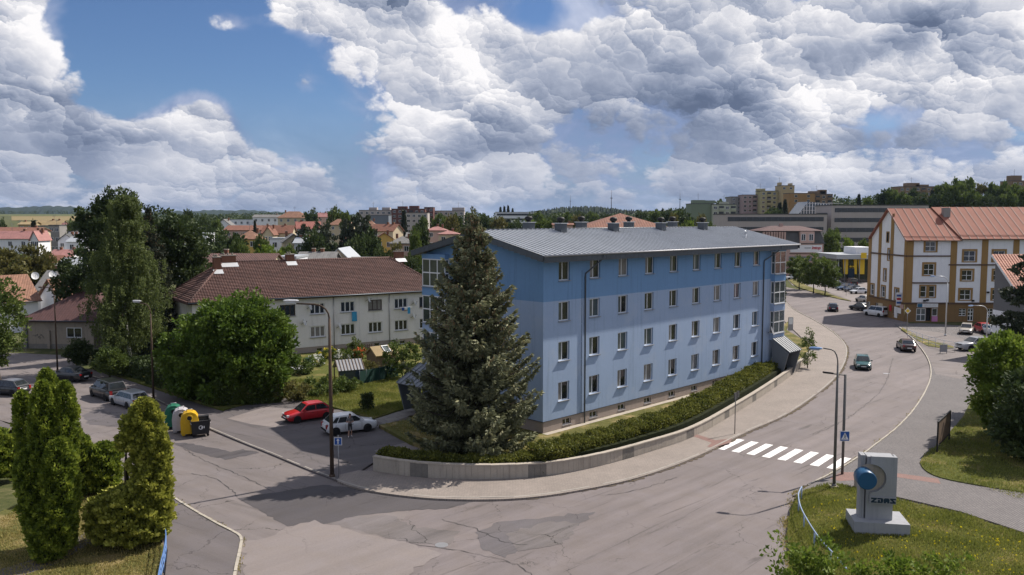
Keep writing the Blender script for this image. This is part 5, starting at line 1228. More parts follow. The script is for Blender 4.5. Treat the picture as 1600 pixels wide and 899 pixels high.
tree('pine_tree', (x+1.0, y, 0), [(0, 0, z*.9, 1.5, 1.5, 1.3), (-1.4, 0, z*.73, 1.6, 1.2, .7), (.8, 0, z*.7, 1.9, 1.5, .9), (-1.6, -.3, z*.56, 1.8, 1.2, .7), (.5, 0, z*.5, 2.2, 1.6, 1.0), (-.6, 0, z*.38, 2.0, 1.6, .9)], 12000, .3, 'needle_dark', 'dark pine boughs at the right edge in front of the steep roof', seed=53, clump=.45, per=60, flat=.45, trunk=(.16, .6))
# young trees at the street end of the blue building and in the verge
g = G(1262, 573, .3); tree('young_tree', (g.x, g.y, .3), [(0, 0, 1.9, .85, .8, 1.6), (.1, 0, 3.4, .4, .4, .9)], 1500, .17, 'leaf_mid', 'slender young tree beside the entrance canopy at the street end', seed=55, clump=.3, per=30, trunk=(.05, .6), limbs=5)
for i, (px, py, tp, w) in enumerate(((1250, 453, 401, 36), (1272, 459, 397, 56), (1290, 462, 403, 42))):
    g = G(px, py); s = g.y/1300; hh = (py-tp)*s; rr = w*s/2
    tree('verge_tree', (g.x, g.y+.5, .1), [(0, 0, hh*.6, rr, rr, hh*.38), (rr*.4, 0, hh*.45, rr*.7, rr*.7, hh*.25), (-rr*.4, 0, hh*.7, rr*.6, rr*.6, hh*.24)], 7500, .34, 'leaf_mid', ['slim leftmost', 'broad middle', 'rounded rightmost'][i]+' tree of three on the dry verge by the car park', seed=60+i, clump=.5, per=60, trunk=(.12, .5), limbs=5)
g = G(1229, 475); o = empty('ivy_column', (g.x-.3, g.y+1, .1), 0, 'narrow dark column of climbing ivy at the far corner of the blue building', 'climber'); 
thuja(o, [(0, 0, 0, ZAT(394, g.y), .32, -.35)], 2500, 'leaf_dark', 66, .3)
# foreground saplings at the bottom edge
for i, (px, py, top, w, lab) in enumerate(((1255, 985, 818, 110, 'leafy young maple in front of the curved blue railing'), (1440, 1000, 835, 150, 'pale-leaved sapling at the bottom edge in front of the monument'), (1370, 1000, 862, 100, 'thin leafy sapling left of the pale sapling at the bottom edge'))):
    g = G(px, py, .16); s = g.y/1300; hh = (py-top)*s*.92; rr = w*s/2
    lobes = [(rr*random.uniform(-.7, .7), rr*random.uniform(-.3, .3), hh*random.uniform(.45, .92), rr*.38, rr*.38, hh*.13) for _ in range(12)]
    tree('sapling', (g.x, g.y, .16), lobes, 1700, .17, 'leaf_bright', lab, seed=70+i, clump=.28, per=26, trunk=(.05, .5), limbs=14, fill=.9)
# garden shrubs in front of the grey house
for i, (px, py, w, h, lm, lab) in enumerate(((628, 592, 62, 62, 'leaf_mid', 'dense fruit tree between the garden hut and the blue building'), (598, 566, 30, 26, 'leaf_dark', 'dark shrub behind the garden hut'), (556, 556, 22, 30, 'leaf_birch', 'light airy shrub at the grey house wall by the cellar window'), (465, 585, 50, 36, 'leaf_mid', 'bushy garden shrub right of the walnut tree'), (500, 618, 70, 30, 'leaf_mid', 'overgrown bean patch in front of the greenhouse'), (452, 625, 60, 34, 'leaf_olive', 'wild olive bushes between walnut tree and red car'), (545, 612, 50, 24, 'leaf_mid', 'low bushes right of the greenhouse'), (570, 588, 46, 26, 'leaf_olive', 'flower bed bushes behind the dark green fence'), (574, 642, 14, 30, 'leaf_dark', 'small lone conifer on the sunny grass'), (1216, 640, 0, 0, '', ''))):
    if not w: continue
    g = G(px, py, .2); s = g.y/1300; rr = w*s/2; hh = h*s
    tree('garden_shrub', (g.x, g.y, .15), [(0, 0, hh*.5, rr*.8, rr*.7, hh*.5), (rr*.4, .2, hh*.4, rr*.6, rr*.5, hh*.42), (-rr*.4, 0, hh*.4, rr*.6, rr*.5, hh*.4)], int(900+rr*hh*420), .2, lm, lab, 'shrub', seed=80+i, clump=.32, per=45, trunk=(.05, .4), limbs=5)
# grass
PB = gl([(1246, 775), (1258, 766), (1300, 757), (1345, 766), (1400, 780), (1500, 803), (1600, 836), (1700, 870), (1700, 930), (1250, 930), (1236, 880), (1230, 830), (1236, 795)], .16, 3)
blades('grass', PB, .16, 52000, .16, 'grass_blade', 'rough green lawn grass around the grey monument', 5)
fl = blades('wild_flowers', gl([(1270, 795), (1330, 775), (1420, 800), (1600, 850), (1600, 900), (1400, 890), (1300, 860)], .16), .2, 260, .11, 'flower_yellow', 'small yellow flowers scattered in the monument lawn', 6, .09)
PC = gl([(1437, 722), (1445, 734), (1470, 746), (1530, 758), (1640, 775), (1640, 640), (1530, 640), (1505, 655), (1470, 690), (1445, 710)], .16, 2)
blades('grass', PC, .16, 24000, .15, 'grass_blade', 'mown lawn grass below the trees at the right edge', 7)
PD = gl([(-20, 930), (-20, 830), (60, 780), (130, 735), (190, 755), (232, 797), (248, 830), (253, 865), (248, 905), (244, 930)], .16, 3)
blades('grass', PD, .16, 26000, .12, 'grass_dry', 'dry patchy grass bank under the thujas on the left', 8)
PE = gl([(640, 637), (583, 653), (525, 636), (455, 618), (400, 626), (420, 600), (520, 590), (560, 600), (640, 590), (690, 600), (690, 622)], .2)
blades('grass', PE, .2, 30000, .26, 'grass_blade', 'tall sunlit meadow grass between car park and gardens', 9)
hp2 = [p+Vector((-.0, 0, 0)) for p in hp]
PA = [p+Vector((0, 0, 0)) for p in hp[:40]]
PL = gl([(600, 716), (680, 728), (760, 732), (850, 728), (950, 705), (1060, 668), (1180, 610), (1185, 600), (1010, 655), (856, 696), (820, 684), (740, 672), (660, 648), (600, 664), (650, 690), (668, 700)], .35)
blades('grass', PL, .35, 34000, .15, 'grass_dry', 'dry lawn grass between hedge and blue building', 10)
def weeds(path, n, sp, h, mat, label, seed):
    r = np.random.default_rng(seed); pts = np.array([tuple(p) for p in path]); i = r.integers(0, len(pts)-1, n); f = r.random((n, 1)); P = pts[i]*(1-f)+pts[i+1]*f
    m = np.sin(P[:, 0]*1.9)+np.sin(P[:, 1]*2.3+1)+r.normal(size=n)*.6 > .3; P = P[m]; k = len(P); P = P+np.stack([r.normal(size=k)*sp, r.normal(size=k)*sp, np.zeros(k)], 1)
    V, F = cards(P, np.stack([r.normal(size=k)*.6, r.normal(size=k)*.6, np.ones(k)], 1), h*(.5+r.random(k)), .05); tag(put('weeds', npmesh('weeds', V, F, mat, r.random(k))), label, 'weeds', kind='stuff')
weeds([p+Vector((0, 0, .01)) for p in gl(ROAD_L[5:], 0, 5)], 5000, .12, .10, 'grass_dry', 'dry weeds growing along the kerb below the retaining wall', 1)
weeds([p+Vector((0, 0, .01)) for p in gl(LK, 0, 4)], 1800, .12, .10, 'grass_dry', 'weeds along the white kerb in the left foreground', 2)
weeds([p+Vector((0, 0, .01)) for p in gl(RK[:8], 0, 5)], 2200, .12, .09, 'grass_dry', 'weeds along the white kerb by the monument', 3)
weeds([p+Vector((0, 0, .02)) for p in gl([(1246, 775), (1233, 800), (1230, 830), (1236, 880), (1250, 930)], .0, 4)], 2600, .2, .14, 'grass_dry', 'dry weeds below the curved railing of the monument lawn', 4)
# ------------------------------------------------------------------ cars
def paint(name, c, rough=.28): 
    m, t, b = newmat(name); b.inputs['Base Color'].default_value = (*c, 1); b.inputs['Roughness'].default_value = rough; b.inputs['Coat Weight'].default_value = .6; b.inputs['Coat Roughness'].default_value = .08
    p = t.pos(); n = t.noise(p, 2.5, 3); x = t.vmath('SCALE', c, sc=t.math('ADD', t.math('MULTIPLY', n, .25), .87)).outputs[0]; t.lk(x, b.inputs['Base Color'])
for nm, c in (('red', (.42, .012, .018)), ('white', (.62, .63, .65)), ('silver', (.33, .34, .36)), ('black', (.012, .013, .016)), ('navy', (.02, .028, .05)), ('green', (.012, .075, .075)), ('maroon', (.045, .022, .024)), ('grey', (.13, .135, .145)), ('blue', (.04, .08, .16)), ('beige', (.42, .38, .33)), ('dark', (.025, .028, .034))): paint('paint_'+nm, c)
pmat('lamp_glass', (.55, .56, .58), .15, .05, 3, .7); pmat('lamp_red', (.28, .008, .01), .2, .05, 3, .6); pmat('plate', (.7, .7, .68), .5, .03); pmat('alloy', (.32, .32, .33), .35, .1, 4, .5, metal=.6)
STY = {  # length, width, height, belt z, hood z, a-pillar base/top, roof end, rear base, wheelbase, wheel r, trunk z (None: hatch)
 'hatch': dict(L=4.0, W=1.70, H=1.45, belt=.90, hood=.84, a0=.95, a1=1.72, c1=3.35, c0=3.88, f=.82, r=3.32, wr=.30, tail=.86),
 'old_hatch': dict(L=3.88, W=1.64, H=1.42, belt=.87, hood=.80, a0=1.0, a1=1.72, c1=3.15, c0=3.76, f=.78, r=3.22, wr=.28, tail=.84),
 'sedan': dict(L=4.5, W=1.74, H=1.44, belt=.90, hood=.82, a0=1.15, a1=1.95, c1=3.2, c0=3.95, f=.88, r=3.5, wr=.31, tail=.95),
 'wagon': dict(L=4.5, W=1.72, H=1.46, belt=.90, hood=.82, a0=1.15, a1=1.92, c1=4.0, c0=4.4, f=.88, r=3.5, wr=.31, tail=.88),
 'mpv': dict(L=4.7, W=1.83, H=1.74, belt=1.0, hood=.95, a0=.85, a1=1.75, c1=4.2, c0=4.58, f=.9, r=3.75, wr=.32, tail=.95),
 'van': dict(L=4.35, W=1.80, H=1.80, belt=1.05, hood=.98, a0=.85, a1=1.55, c1=4.2, c0=4.32, f=.85, r=3.55, wr=.31, tail=1.0),
 'bigvan': dict(L=5.1, W=1.95, H=2.0, belt=1.15, hood=1.05, a0=.75, a1=1.5, c1=4.95, c0=5.07, f=.95, r=4.05, wr=.34, tail=1.1),
 'suv': dict(L=4.75, W=1.90, H=1.66, belt=1.08, hood=1.02, a0=1.25, a1=2.05, c1=3.95, c0=4.55, f=.95, r=3.75, wr=.37, tail=1.05)}
CARM = {}
def car_meshes(sty, pm, rails=False):
    if (sty, pm) in CARM: return CARM[sty, pm]
    s = STY[sty]; L, W, H = s['L'], s['W'], s['H']; w = W/2; V = Vector; out = []
    # lower body: lofted stations along x (front at x = 0), symmetric in y
    xs = np.unique(np.concatenate([[0, .06, .2, .45], np.linspace(.7, L-.7, 15), [L-.4, L-.18, L-.05, L]]))
    top = lambda x: float(np.interp(x, [0, .12, .35, s['a0'], s['a0']+.25, s['c0']-.5, L-.12, L], [s['hood']-.24, s['hood']-.12, s['hood']-.05, s['hood']+.05, s['belt'], s['belt']+.02, s['tail'], s['tail']-.12]))
    wid = lambda x: w*float(np.interp(x, [0, .1, .3, .7, L*.5, L-.6, L-.2, L], [.80, .88, .945, .985, 1.0, .985, .93, .85]))
    def bot(x):
        return float(np.interp(x, [0, .15, L-.15, L], [.34, .20, .22, .36]))
    mb = MB(); rows = []
    for x in xs:
        ww, zt, zb = wid(x), top(x), bot(x); hm = zb+(zt-zb)*.55
        pts = [(ww*.90, zb), (ww*.985, zb+.10), (ww, hm), (ww*.975, zt-.10), (ww*.90, zt-.015), (ww*.55, zt+.012), (0, zt+.02)]
        rows.append([V((x, -y, z)) for y, z in pts]+[V((x, y, z)) for y, z in pts[::-1][1:]])
    mb.smooth = True
    for a, b in zip(rows, rows[1:]):
        for i in range(len(a)-1): mb.poly([a[i], b[i], b[i+1], a[i+1]])
    mb.smooth = False
    mb.poly(rows[0]); mb.poly(rows[-1][::-1])
    me = mb.mesh('body', 'paint_'+pm)
    # weld so smooth shading works
    import bmesh
    bm = bmesh.new(); bm.from_mesh(me); bmesh.ops.remove_doubles(bm, verts=bm.verts, dist=1e-4); bm.to_mesh(me); bm.free(); out.append(('body', me, []))
    # cabin
    zb = s['belt']-.02; yb, yt = w*.905, w*.70; a0, a1, c1, c0 = s['a0'], s['a1'], s['c1'], s['c0']; zs = s['hood']+.02
    yz = lambda z: yb+(yt-yb)*(z-zb)/(H-zb)
    side = [(a0, zs), (a1-.08, H-.07), (a1+.12, H-.015), ((a1+c1)/2, H), (c1-.12, H-.03), (c1+.02, H-.08), (c0, zb+.02)]
    if sty == 'sedan': pass
    mb = MB(); Ls = [V((x, -yz(z), z)) for x, z in side]; Rs = [V((x, yz(z), z)) for x, z in side]
    mb.poly(Ls[::-1]); mb.poly(Rs)
    for i in range(len(side)-1): mb.poly([Ls[i], Ls[i+1], Rs[i+1], Rs[i]])
    cab = mb.mesh('cabin', 'paint_'+pm); bm = bmesh.new(); bm.from_mesh(cab); bmesh.ops.remove_doubles(bm, verts=bm.verts, dist=1e-4)
    es = [e for e in bm.edges if abs(e.verts[0].co.z-e.verts[1].co.z) < .12 and e.verts[0].co.z > H-.12 or (e.verts[0].co.z > zb+.1 or e.verts[1].co.z > zb+.1)]
    bmesh.ops.bevel(bm, geom=es, offset=.045, segments=2, affect='EDGES', profile=.6)
    for f in bm.faces: f.smooth = False
    bm.to_mesh(cab); bm.free()
    glass = []
    # windscreen and rear window, a centimetre proud of the cabin
    def band(p, q, t0, t1, inset, dx, nm):
        (x0, z0), (x1, z1) = p, q; P = lambda t: (x0+(x1-x0)*t, z0+(z1-z0)*t); n = V((-(z1-z0), 0, x1-x0)).normalized(); n = n if n.x*dx > 0 else -n
        A, B = P(t0), P(t1); ya, ybb = yz(A[1])-inset, yz(B[1])-inset
        m = MB(); m.prism([V((A[0], -ya, A[1])), V((A[0], ya, A[1])), V((B[0], ybb, B[1])), V((B[0], -ybb, B[1]))], n*.014); return (nm, m.mesh(nm, 'glass_car'))
    glass.append(band((a0, zs), (a1-.08, H-.07), .1, .99, .06, -1, 'windscreen'))
    glass.append(band((c0, zb+.02), (c1+.02, H-.08), .22, .93, .10, 1, 'rear_window'))
    nw = 2 if sty in ('hatch', 'old_hatch', 'sedan', 'suv', 'wagon', 'mpv') else 2; zl, zh = zb+.06, H-.13
    xa = lambda z: a0+(a1-.08-a0)*(z-zs)/(H-.07-zs); xc = lambda z: c0+(c1+.02-c0)*(z-zb)/(H-.08-zb)
    cuts = [0, .44, .82, 1.0] if sty in ('wagon', 'mpv', 'suv', 'hatch') else [0, .5, 1.0]
    if sty == 'bigvan': cuts = [0, .28, .30]
    for sgn in (-1, 1):
        for c, d in zip(cuts, cuts[1:]):
            if d-c < .05: continue
            pl = []
            for t, z in ((c, zl), (d, zl), (d, zh), (c, zh)):
                lo, hi = xa(z)+.14, xc(z)-.20; pl.append((lo+(hi-lo)*t+(.035 if t == c and c > 0 else 0)-(.035 if t == d and d < 1 else 0), z))
            m = MB(); m.prism([V((x, sgn*(yz(z)+.002), z)) for x, z in pl], V((0, sgn*.012, .004))); glass.append(('side_window', m.mesh('side_window', 'glass_car')))
    out.append(('cabin', cab, glass))
    for sgn in (-1, 1):
        for x in (s['f'], s['r']):
            m = MB(); r = s['wr']; Nn = 18; ww = wid(x)*1.0
            prof = [(r*.62, -.01), (r*.9, -.0), (r, .03), (r, .16), (r*.85, .2)]
            m.lathe(prof, Nn); ty = m
            tv = [V((x+p[0], sgn*(ww+.015-p[2]), r+p[1])) for p in ty.v]; ty.v = [tuple(p) for p in tv]
            rim = MB(); Pc = lambda a, q, dp: V((x+math.cos(a)*q, sgn*(ww+.022-dp), r+math.sin(a)*q))
            rim.poly([Pc(2*math.pi*i/16, r*.66, .03) for i in range(16)])
            for i in range(5):
                a = 2*math.pi*i/5; rim.prism([Pc(a-.22, r*.12, 0), Pc(a-.16, r*.64, 0), Pc(a+.16, r*.64, 0), Pc(a+.22, r*.12, 0)], V((0, -sgn*.015, 0)))
            arch = MB(); arch.poly([V((x+math.cos(2*math.pi*i/20)*r*1.16, sgn*(ww+.004), r+.01+math.sin(2*math.pi*i/20)*r*1.16)) for i in range(20)])
            am = arch.mesh('wheel_arch', 'black')
            out.append(('wheel', ty.mesh('wheel', 'rubber'), [('rim', rim.mesh('rim', 'alloy')), ('wheel_arch', am)]))
        hl = MB(); hl.box((.10, sgn*w*.66, s['hood']-.20), (.09, w*.17, .075)); out.append(('headlight', hl.mesh('headlight', 'lamp_glass'), []))
        tl = MB(); hz = .16 if sty in ('hatch', 'mpv', 'van', 'bigvan', 'wagon') else .09
        tl.box((L-.05, sgn*w*.74, s['tail']-.16 if sty != 'van' else s['tail']+.02), (.07, w*.12, hz)); out.append(('tail_light', tl.mesh('tail_light', 'lamp_red'), []))
        mi = MB(); mi.box((s['a0']+.42, sgn*(w*.95+.09), s['belt']+.06), (.06, .09, .065)); out.append(('wing_mirror', mi.mesh('wing_mirror', 'paint_'+pm), []))
    for x, z, nm in ((-.012, .45, 'number_plate'), (L+.012, .62 if sty != 'sedan' else .55, 'number_plate')):
        m = MB(); m.box((x, 0, z), (.012, .26, .06)); out.append((nm, m.mesh(nm, 'plate'), []))
    gr = MB(); gr.box((.012, 0, s['hood']-.22), (.03, w*.42, .06)); out.append(('grille', gr.mesh('grille', 'black'), []))
    for x_, z_ in ((-.012, .36), (L, .42)): bp = MB(); bp.box((x_, 0, z_), (.055, w*.75, .05)); out.append(('bumper_trim', bp.mesh('bumper_trim', 'rubber'), []))
    dl = MB()
    for sgn in (-1, 1):
        for x in (s['a0']+.32, (s['a1']+s['c1'])/2+.05): dl.box((x, sgn*(wid(x)*1.0+.001), (s['belt']+.3)/2+.02), (.006, .004, (s['belt']-.5)/2))
        for x in (s['a0']+1.05, (s['a1']+s['c1'])/2+.75): dl.box((x, sgn*(wid(x)+.004), s['belt']-.16), (.07, .008, .014))
    out.append(('door_seams', dl.mesh('door_seams', 'black'), []))
    CARM[sty, pm] = out; return out
def car(name, p, heading, sty, pm, label, group=None, cat='car'):
    """p: centre on the ground; heading: direction the nose points (radians from +X)"""
    s = STY[sty]; T = empty(name, (p[0], p[1], p[2]), heading+math.pi, label, cat, group)
    off = Matrix.Translation((-s['L']/2, 0, 0))
    for nm, me, subs in car_meshes(sty, pm):
        o = put(nm, me, T, off)
        for n2, m2 in subs: put(n2, m2, o)
    return T
def carpx(px, py, hd, sty, pm, label, group=None, z=.004, name='parked_car', cat='car'): return car(name, G(px, py, z), R(hd), sty, pm, label, group, cat)
carpx(481, 655.5, 215, 'old_hatch', 'red', 'bright red hatchback in the small car park', z=.11)
carpx(546, 674, 29, 'hatch', 'white', 'white hatchback with a man leaning against its side', z=.11)
carpx(202, 634, 141, 'wagon', 'silver', 'silver estate car at the end of the left parked row', 'cars parked along the side street')
carpx(169, 621, 138, 'mpv', 'black', 'dark people carrier parked in front of the silver estate car', 'cars parked along the side street')
carpx(110, 594, 158, 'sedan', 'black', 'black car partly hidden behind the thuja columns', 'cars parked along the side street')
carpx(12, 616, 165, 'hatch', 'dark', 'black hatchback at the left picture edge', 'cars parked along the side street')
carpx(1347.5, 575, 251, 'old_hatch', 'green', 'dark green car driving towards the crossing with headlights on', name='driving_car')
carpx(1415.5, 547, 75, 'sedan', 'maroon', 'dark maroon car driving away along the road bend', name='driving_car')
carpx(1301, 486, 73, 'hatch', 'navy', 'dark blue hatchback driving away, farthest on the road', name='driving_car')
carpx(1345, 485, 112, 'sedan', 'black', 'black car parked by the gable of the corner building', 'cars by the corner building')
carpx(1369, 494, 112, 'van', 'white', 'small white van parked behind the black car', 'cars by the corner building', name='parked_van', cat='van')
carpx(1350, 472.5, 100, 'hatch', 'beige', 'pale car half hidden at the far end of the corner building', 'cars by the corner building')
carpx(1524, 547, 192, 'suv', 'silver', 'silver off-road car parked in front of the low dark wall', 'cars below the steep-roofed house', z=.11)
carpx(1510, 521, 238, 'hatch', 'beige', 'beige hatchback parked facing out by the ochre wall', 'cars below the steep-roofed house', z=.11)
carpx(1552, 524, 265, 'hatch', 'white', 'white car parked behind the low wall by the steep-roofed house', 'cars below the steep-roofed house', z=.11)
carpx(1538, 520, 262, 'old_hatch', 'red', 'red car between the beige and white cars', 'cars below the steep-roofed house', z=.11)
for i, (px, py, pm, st, lab) in enumerate(((1301, 448, 'silver', 'wagon', 'silver'), (1312, 450.5, 'black', 'hatch', 'black'), (1321, 453.5, 'blue', 'wagon', 'long blue'), (1332, 456, 'navy', 'hatch', 'dark navy'), (1341, 459, 'white', 'old_hatch', 'small white'))):
    carpx(px, py, 195, st, pm, lab+' car in the front row of the car park by the verge', 'front row of the car park', z=.022)
carpx(1331, 447, 80, 'bigvan', 'black', 'tall black van standing by the yellow shop', z=.022, name='parked_van', cat='van')
for i, (px, py, pm, lab) in enumerate(((1238, 437, 'white', 'white car between the blue building and the verge trees'), (1303, 421, 'blue', 'blue car above the verge trees in the car park'), (1313, 427, 'silver', 'silver car left of the yellow shop canopy'), (1300, 432, 'white', 'white car in the back row behind the verge trees'), (1295, 413, 'white', 'white car farthest up the car park slope'), (1307, 414, 'dark', 'dark car beside the farthest white car in the car park'), (1313, 437, 'red', 'red car in the car park just below the black van'))):
    carpx(px, py, 190, 'hatch' if i % 2 else 'wagon', pm, lab, 'cars far in the car park', z=.022)
for i, (px, Y, pm, lab) in enumerate(((62, 300, 'dark', 'dark'), (66, 290, 'silver', 'silver'), (73, 280, 'white', 'white'))):
    x = XAT(px, Y); car('parked_car', (x, Y, hgt(x, Y)-.04), R(200), 'mpv' if i == 2 else 'hatch', pm, lab+' car among the far houses at the left', 'cars among the far houses')
# ------------------------------------------------------------------ person leaning on the white car
pmat('skin', (.42, .25, .18), .6, .05, 4); pmat('shirt_grey', (.16, .155, .16), .9, .15, 5); pmat('shorts_dark', (.04, .038, .04), .9, .1, 5); pmat('hair_dark', (.03, .02, .014), .8, .1, 8); pmat('shoe_white', (.5, .48, .46), .7, .05)
def person(base, rz):
    T = empty('person', base, rz, 'man in grey shirt and dark shorts leaning on the white car, looking down', 'person')
    J = {'pel': (0, 0, .93, .135, .11), 'wst': (0, .02, 1.08, .125, .10), 'chs': (0, .03, 1.30, .155, .115), 'neck': (0, -.01, 1.47, .055, .055), 'hd0': (0, -.045, 1.56, .062, .075), 'hd1': (0, -.06, 1.65, .078, .095), 'hd2': (0, -.055, 1.74, .055, .07),
         'hipL': (.09, 0, .88, .088, .088), 'kneL': (.10, -.06, .50, .058, .058), 'ankL': (.10, .02, .09, .042, .042), 'toeL': (.12, -.15, .045, .035, .03), 'hipR': (-.09, 0, .88, .088, .088), 'kneR': (-.10, -.10, .51, .058, .058), 'ankR': (-.16, -.14, .09, .042, .042), 'toeR': (-.19, -.31, .045, .035, .03),
         'shL': (.19, .03, 1.41, .065, .065), 'elL': (.25, -.03, 1.13, .045, .045), 'wrL': (.07, -.23, 1.16, .032, .032), 'haL': (.01, -.29, 1.19, .036, .02), 'shR': (-.19, .03, 1.41, .065, .065), 'elR': (-.26, -.01, 1.13, .045, .045), 'wrR': (-.10, -.22, 1.20, .032, .032), 'haR': (-.03, -.29, 1.22, .036, .02)}
    E = [('pel', 'wst'), ('wst', 'chs'), ('chs', 'neck'), ('neck', 'hd0'), ('hd0', 'hd1'), ('hd1', 'hd2'), ('pel', 'hipL'), ('hipL', 'kneL'), ('kneL', 'ankL'), ('ankL', 'toeL'), ('pel', 'hipR'), ('hipR', 'kneR'), ('kneR', 'ankR'), ('ankR', 'toeR'), ('chs', 'shL'), ('shL', 'elL'), ('elL', 'wrL'), ('wrL', 'haL'), ('chs', 'shR'), ('shR', 'elR'), ('elR', 'wrR'), ('wrR', 'haR')]
    # fingers: four short chains and a thumb from each palm, curled round the phone
    for s_, hx in (('L', 1), ('R', -1)):
        h = J['ha'+s_]
        for i in range(4):
            a, b = f'f{s_}{i}a', f'f{s_}{i}b'; J[a] = (h[0]-hx*.03, h[1]-.035, h[2]+.03-.02*i, .010, .009); J[b] = (h[0]-hx*.055, h[1]-.012, h[2]+.03-.02*i, .008, .007); E += [('ha'+s_, a), (a, b)]
        J['t'+s_] = (h[0]-hx*.02, h[1]+.005, h[2]+.06, .010, .009); E.append(('ha'+s_, 't'+s_))
    ks = list(J); me = bpy.data.meshes.new('body'); me.from_pydata([J[k][:3] for k in ks], [(ks.index(a), ks.index(b)) for a, b in E], [])
    o = bpy.data.objects.new('body_tmp', me); COL.objects.link(o); m = o.modifiers.new('s', 'SKIN'); sv = me.skin_vertices[0].data
    for i, k in enumerate(ks): sv[i].radius = J[k][3:5]; sv[i].use_root = (k == 'pel')
    o.modifiers.new('d', 'SUBSURF').levels = 2; o.modifiers['d'].render_levels = 2
    dg = bpy.context.evaluated_depsgraph_get(); ev = bpy.data.meshes.new_from_object(o.evaluated_get(dg)); bpy.data.objects.remove(o)
    ev.materials.clear(); setmats(ev, ['skin', 'shirt_grey', 'shorts_dark', 'shoe_white'])
    for f in ev.polygons:
        c = f.center; f.use_smooth = True
        arm = abs(c.x) > .16 or c.y < -.12
        if c.z < .11: k = 3
        elif .52 < c.z < 1.0 and c.y > -.2: k = 2
        elif 1.0 <= c.z < 1.455 and not (c.z < 1.22 and arm): k = 1
        else: k = 0
        f.material_index = k
    put('body', ev, T)
    hm = MB(); hm.smooth = True; hm.lathe([(.035, 1.60), (.085, 1.635), (.092, 1.70), (.075, 1.765), (.02, 1.795)], 12, (0, -.035, 0)); hm.build('hair', 'hair_dark', T)
    fa = MB(); fa.box((0, -.158, 1.635), (.012, .016, .022)); fa.build('nose', 'skin', T)
    for s_ in (-1, 1): fa = MB(); fa.box((s_*.03, -.15, 1.668), (.012, .006, .007)); fa.build('eye', 'black', T); fa = MB(); fa.box((s_*.085, -.05, 1.645), (.01, .022, .032)); fa.build('ear', 'skin', T)
    fa = MB(); fa.box((0, -.148, 1.595), (.024, .006, .006)); fa.build('mouth', 'lamp_red', T)
    ph = MB(); ph.box((-.01, -.30, 1.225), (.036, .006, .07)); tag(ph.build('phone', 'black', None, M=WM[T.name].copy()), 'small dark phone held by the man at the white car', 'phone')
g = G(546.5, 683.5, .11); person((g.x, g.y+.15, .11), R(25))
# ------------------------------------------------------------------ recycling containers
pmat('igloo_green', (.015, .13, .075), .55, .1, 3); pmat('igloo_white', (.42, .40, .42), .6, .1, 3); pmat('igloo_yellow', (.55, .33, .012), .5, .1, 3); pmat('bin_black', (.022, .022, .024), .55, .1, 3)
def igloo(px, py, mat, label):
    g = G(px, py, .1); T = empty('recycling_container', g, R(20), label, 'container', 'recycling containers on the footway'); m = MB()
    prof = [(-.62, 0), (-.66, .9), (-.6, 1.25), (-.42, 1.52), (-.15, 1.65), (.15, 1.65), (.42, 1.52), (.6, 1.25), (.66, .9), (.62, 0)]
    m.prism([Vector((x, -.55, z+.12)) for x, z in prof], (0, 1.1, 0)); m.build('body', mat, T)
    for s in (-1, 1): n = MB(); n.lathe([(.27, 0), (.27, .05), (.17, .05), (.17, .0)], 16); n.v = [(x, s*(.55+z*.9), y+1.32) for x, y, z in n.v]; n.build('opening_ring', mat, T)
    for s in (-1, 1): n = MB(); n.poly([Vector((.165*math.cos(2*math.pi*i/14), s*.556, 1.32+.165*math.sin(2*math.pi*i/14))) for i in range(14)]); n.build('opening', 'black', T)
    for x in (-.45, .45): n = MB(); n.bb(x-.12, x+.12, -.5, .5, 0, .12); n.build('foot', mat, T)
    for x in (-.36, 0, .36): n = MB(); n.bb(x-.04, x+.04, -.575, -.551, .25, .95); n.build('rib', mat, T)
    n = MB(); n.tube([(-.2, 0, 1.76), (-.2, 0, 1.9), (.2, 0, 1.9), (.2, 0, 1.76)], .03, 6); n.build('lifting_loop', 'metal_grey', T)
igloo(272, 667, 'igloo_green', 'green domed recycling container, farthest of the row'); igloo(284, 673, 'igloo_white', 'white domed recycling container between the green and yellow ones'); igloo(297, 678, 'igloo_yellow', 'yellow domed recycling container beside the black bin')
g = G(313, 681, .02); T = empty('wheelie_bin', g, R(28), 'black four-wheeled rubbish bin with a round white mark', 'bin'); m = MB(); V = Vector
b0 = [V((-.58, -.42, .2)), V((.58, -.42, .2)), V((.58, .42, .2)), V((-.58, .42, .2))]; b1 = [V((-.68, -.52, 1.2)), V((.68, -.52, 1.2)), V((.68, .52, 1.2)), V((-.68, .52, 1.2))]
for i in range(4): j = (i+1) % 4; m.poly([b0[i], b0[j], b1[j], b1[i]])
m.poly(b0[::-1]); m.build('body', 'bin_black', T)
m = MB(); m.bb(-.72, .72, -.56, -.5, 1.17, 1.25); m.bb(-.72, .72, .5, .56, 1.17, 1.25); m.bb(-.72, -.66, -.5, .5, 1.17, 1.25); m.bb(.66, .72, -.5, .5, 1.17, 1.25); m.build('rim', 'bin_black', T)
m = MB(); m.prism([V((-.7, -.5, 1.02)), V((.7, -.5, 1.02)), V((.7, .5, 1.02)), V((-.7, .5, 1.02))], (0, 0, .02)); m.build('rubbish_bags', 'frame_white', T)
m = MB(); m.prism([V((-.7, .5, 1.24)), V((-.7, .62, 1.38)), V((-.7, .5, 1.46)), V((-.7, .3, 1.42))], (1.4, 0, 0)); m.build('lid', 'bin_black', T)
for sx_ in (-.5, .5):
    for sy in (-.36, .36): w_ = MB(); w_.tube([(sx_, sy-.03, .1), (sx_, sy+.03, .1)], .1, 10); w_.build('wheel', 'rubber', T)
m = MB(); N = 16
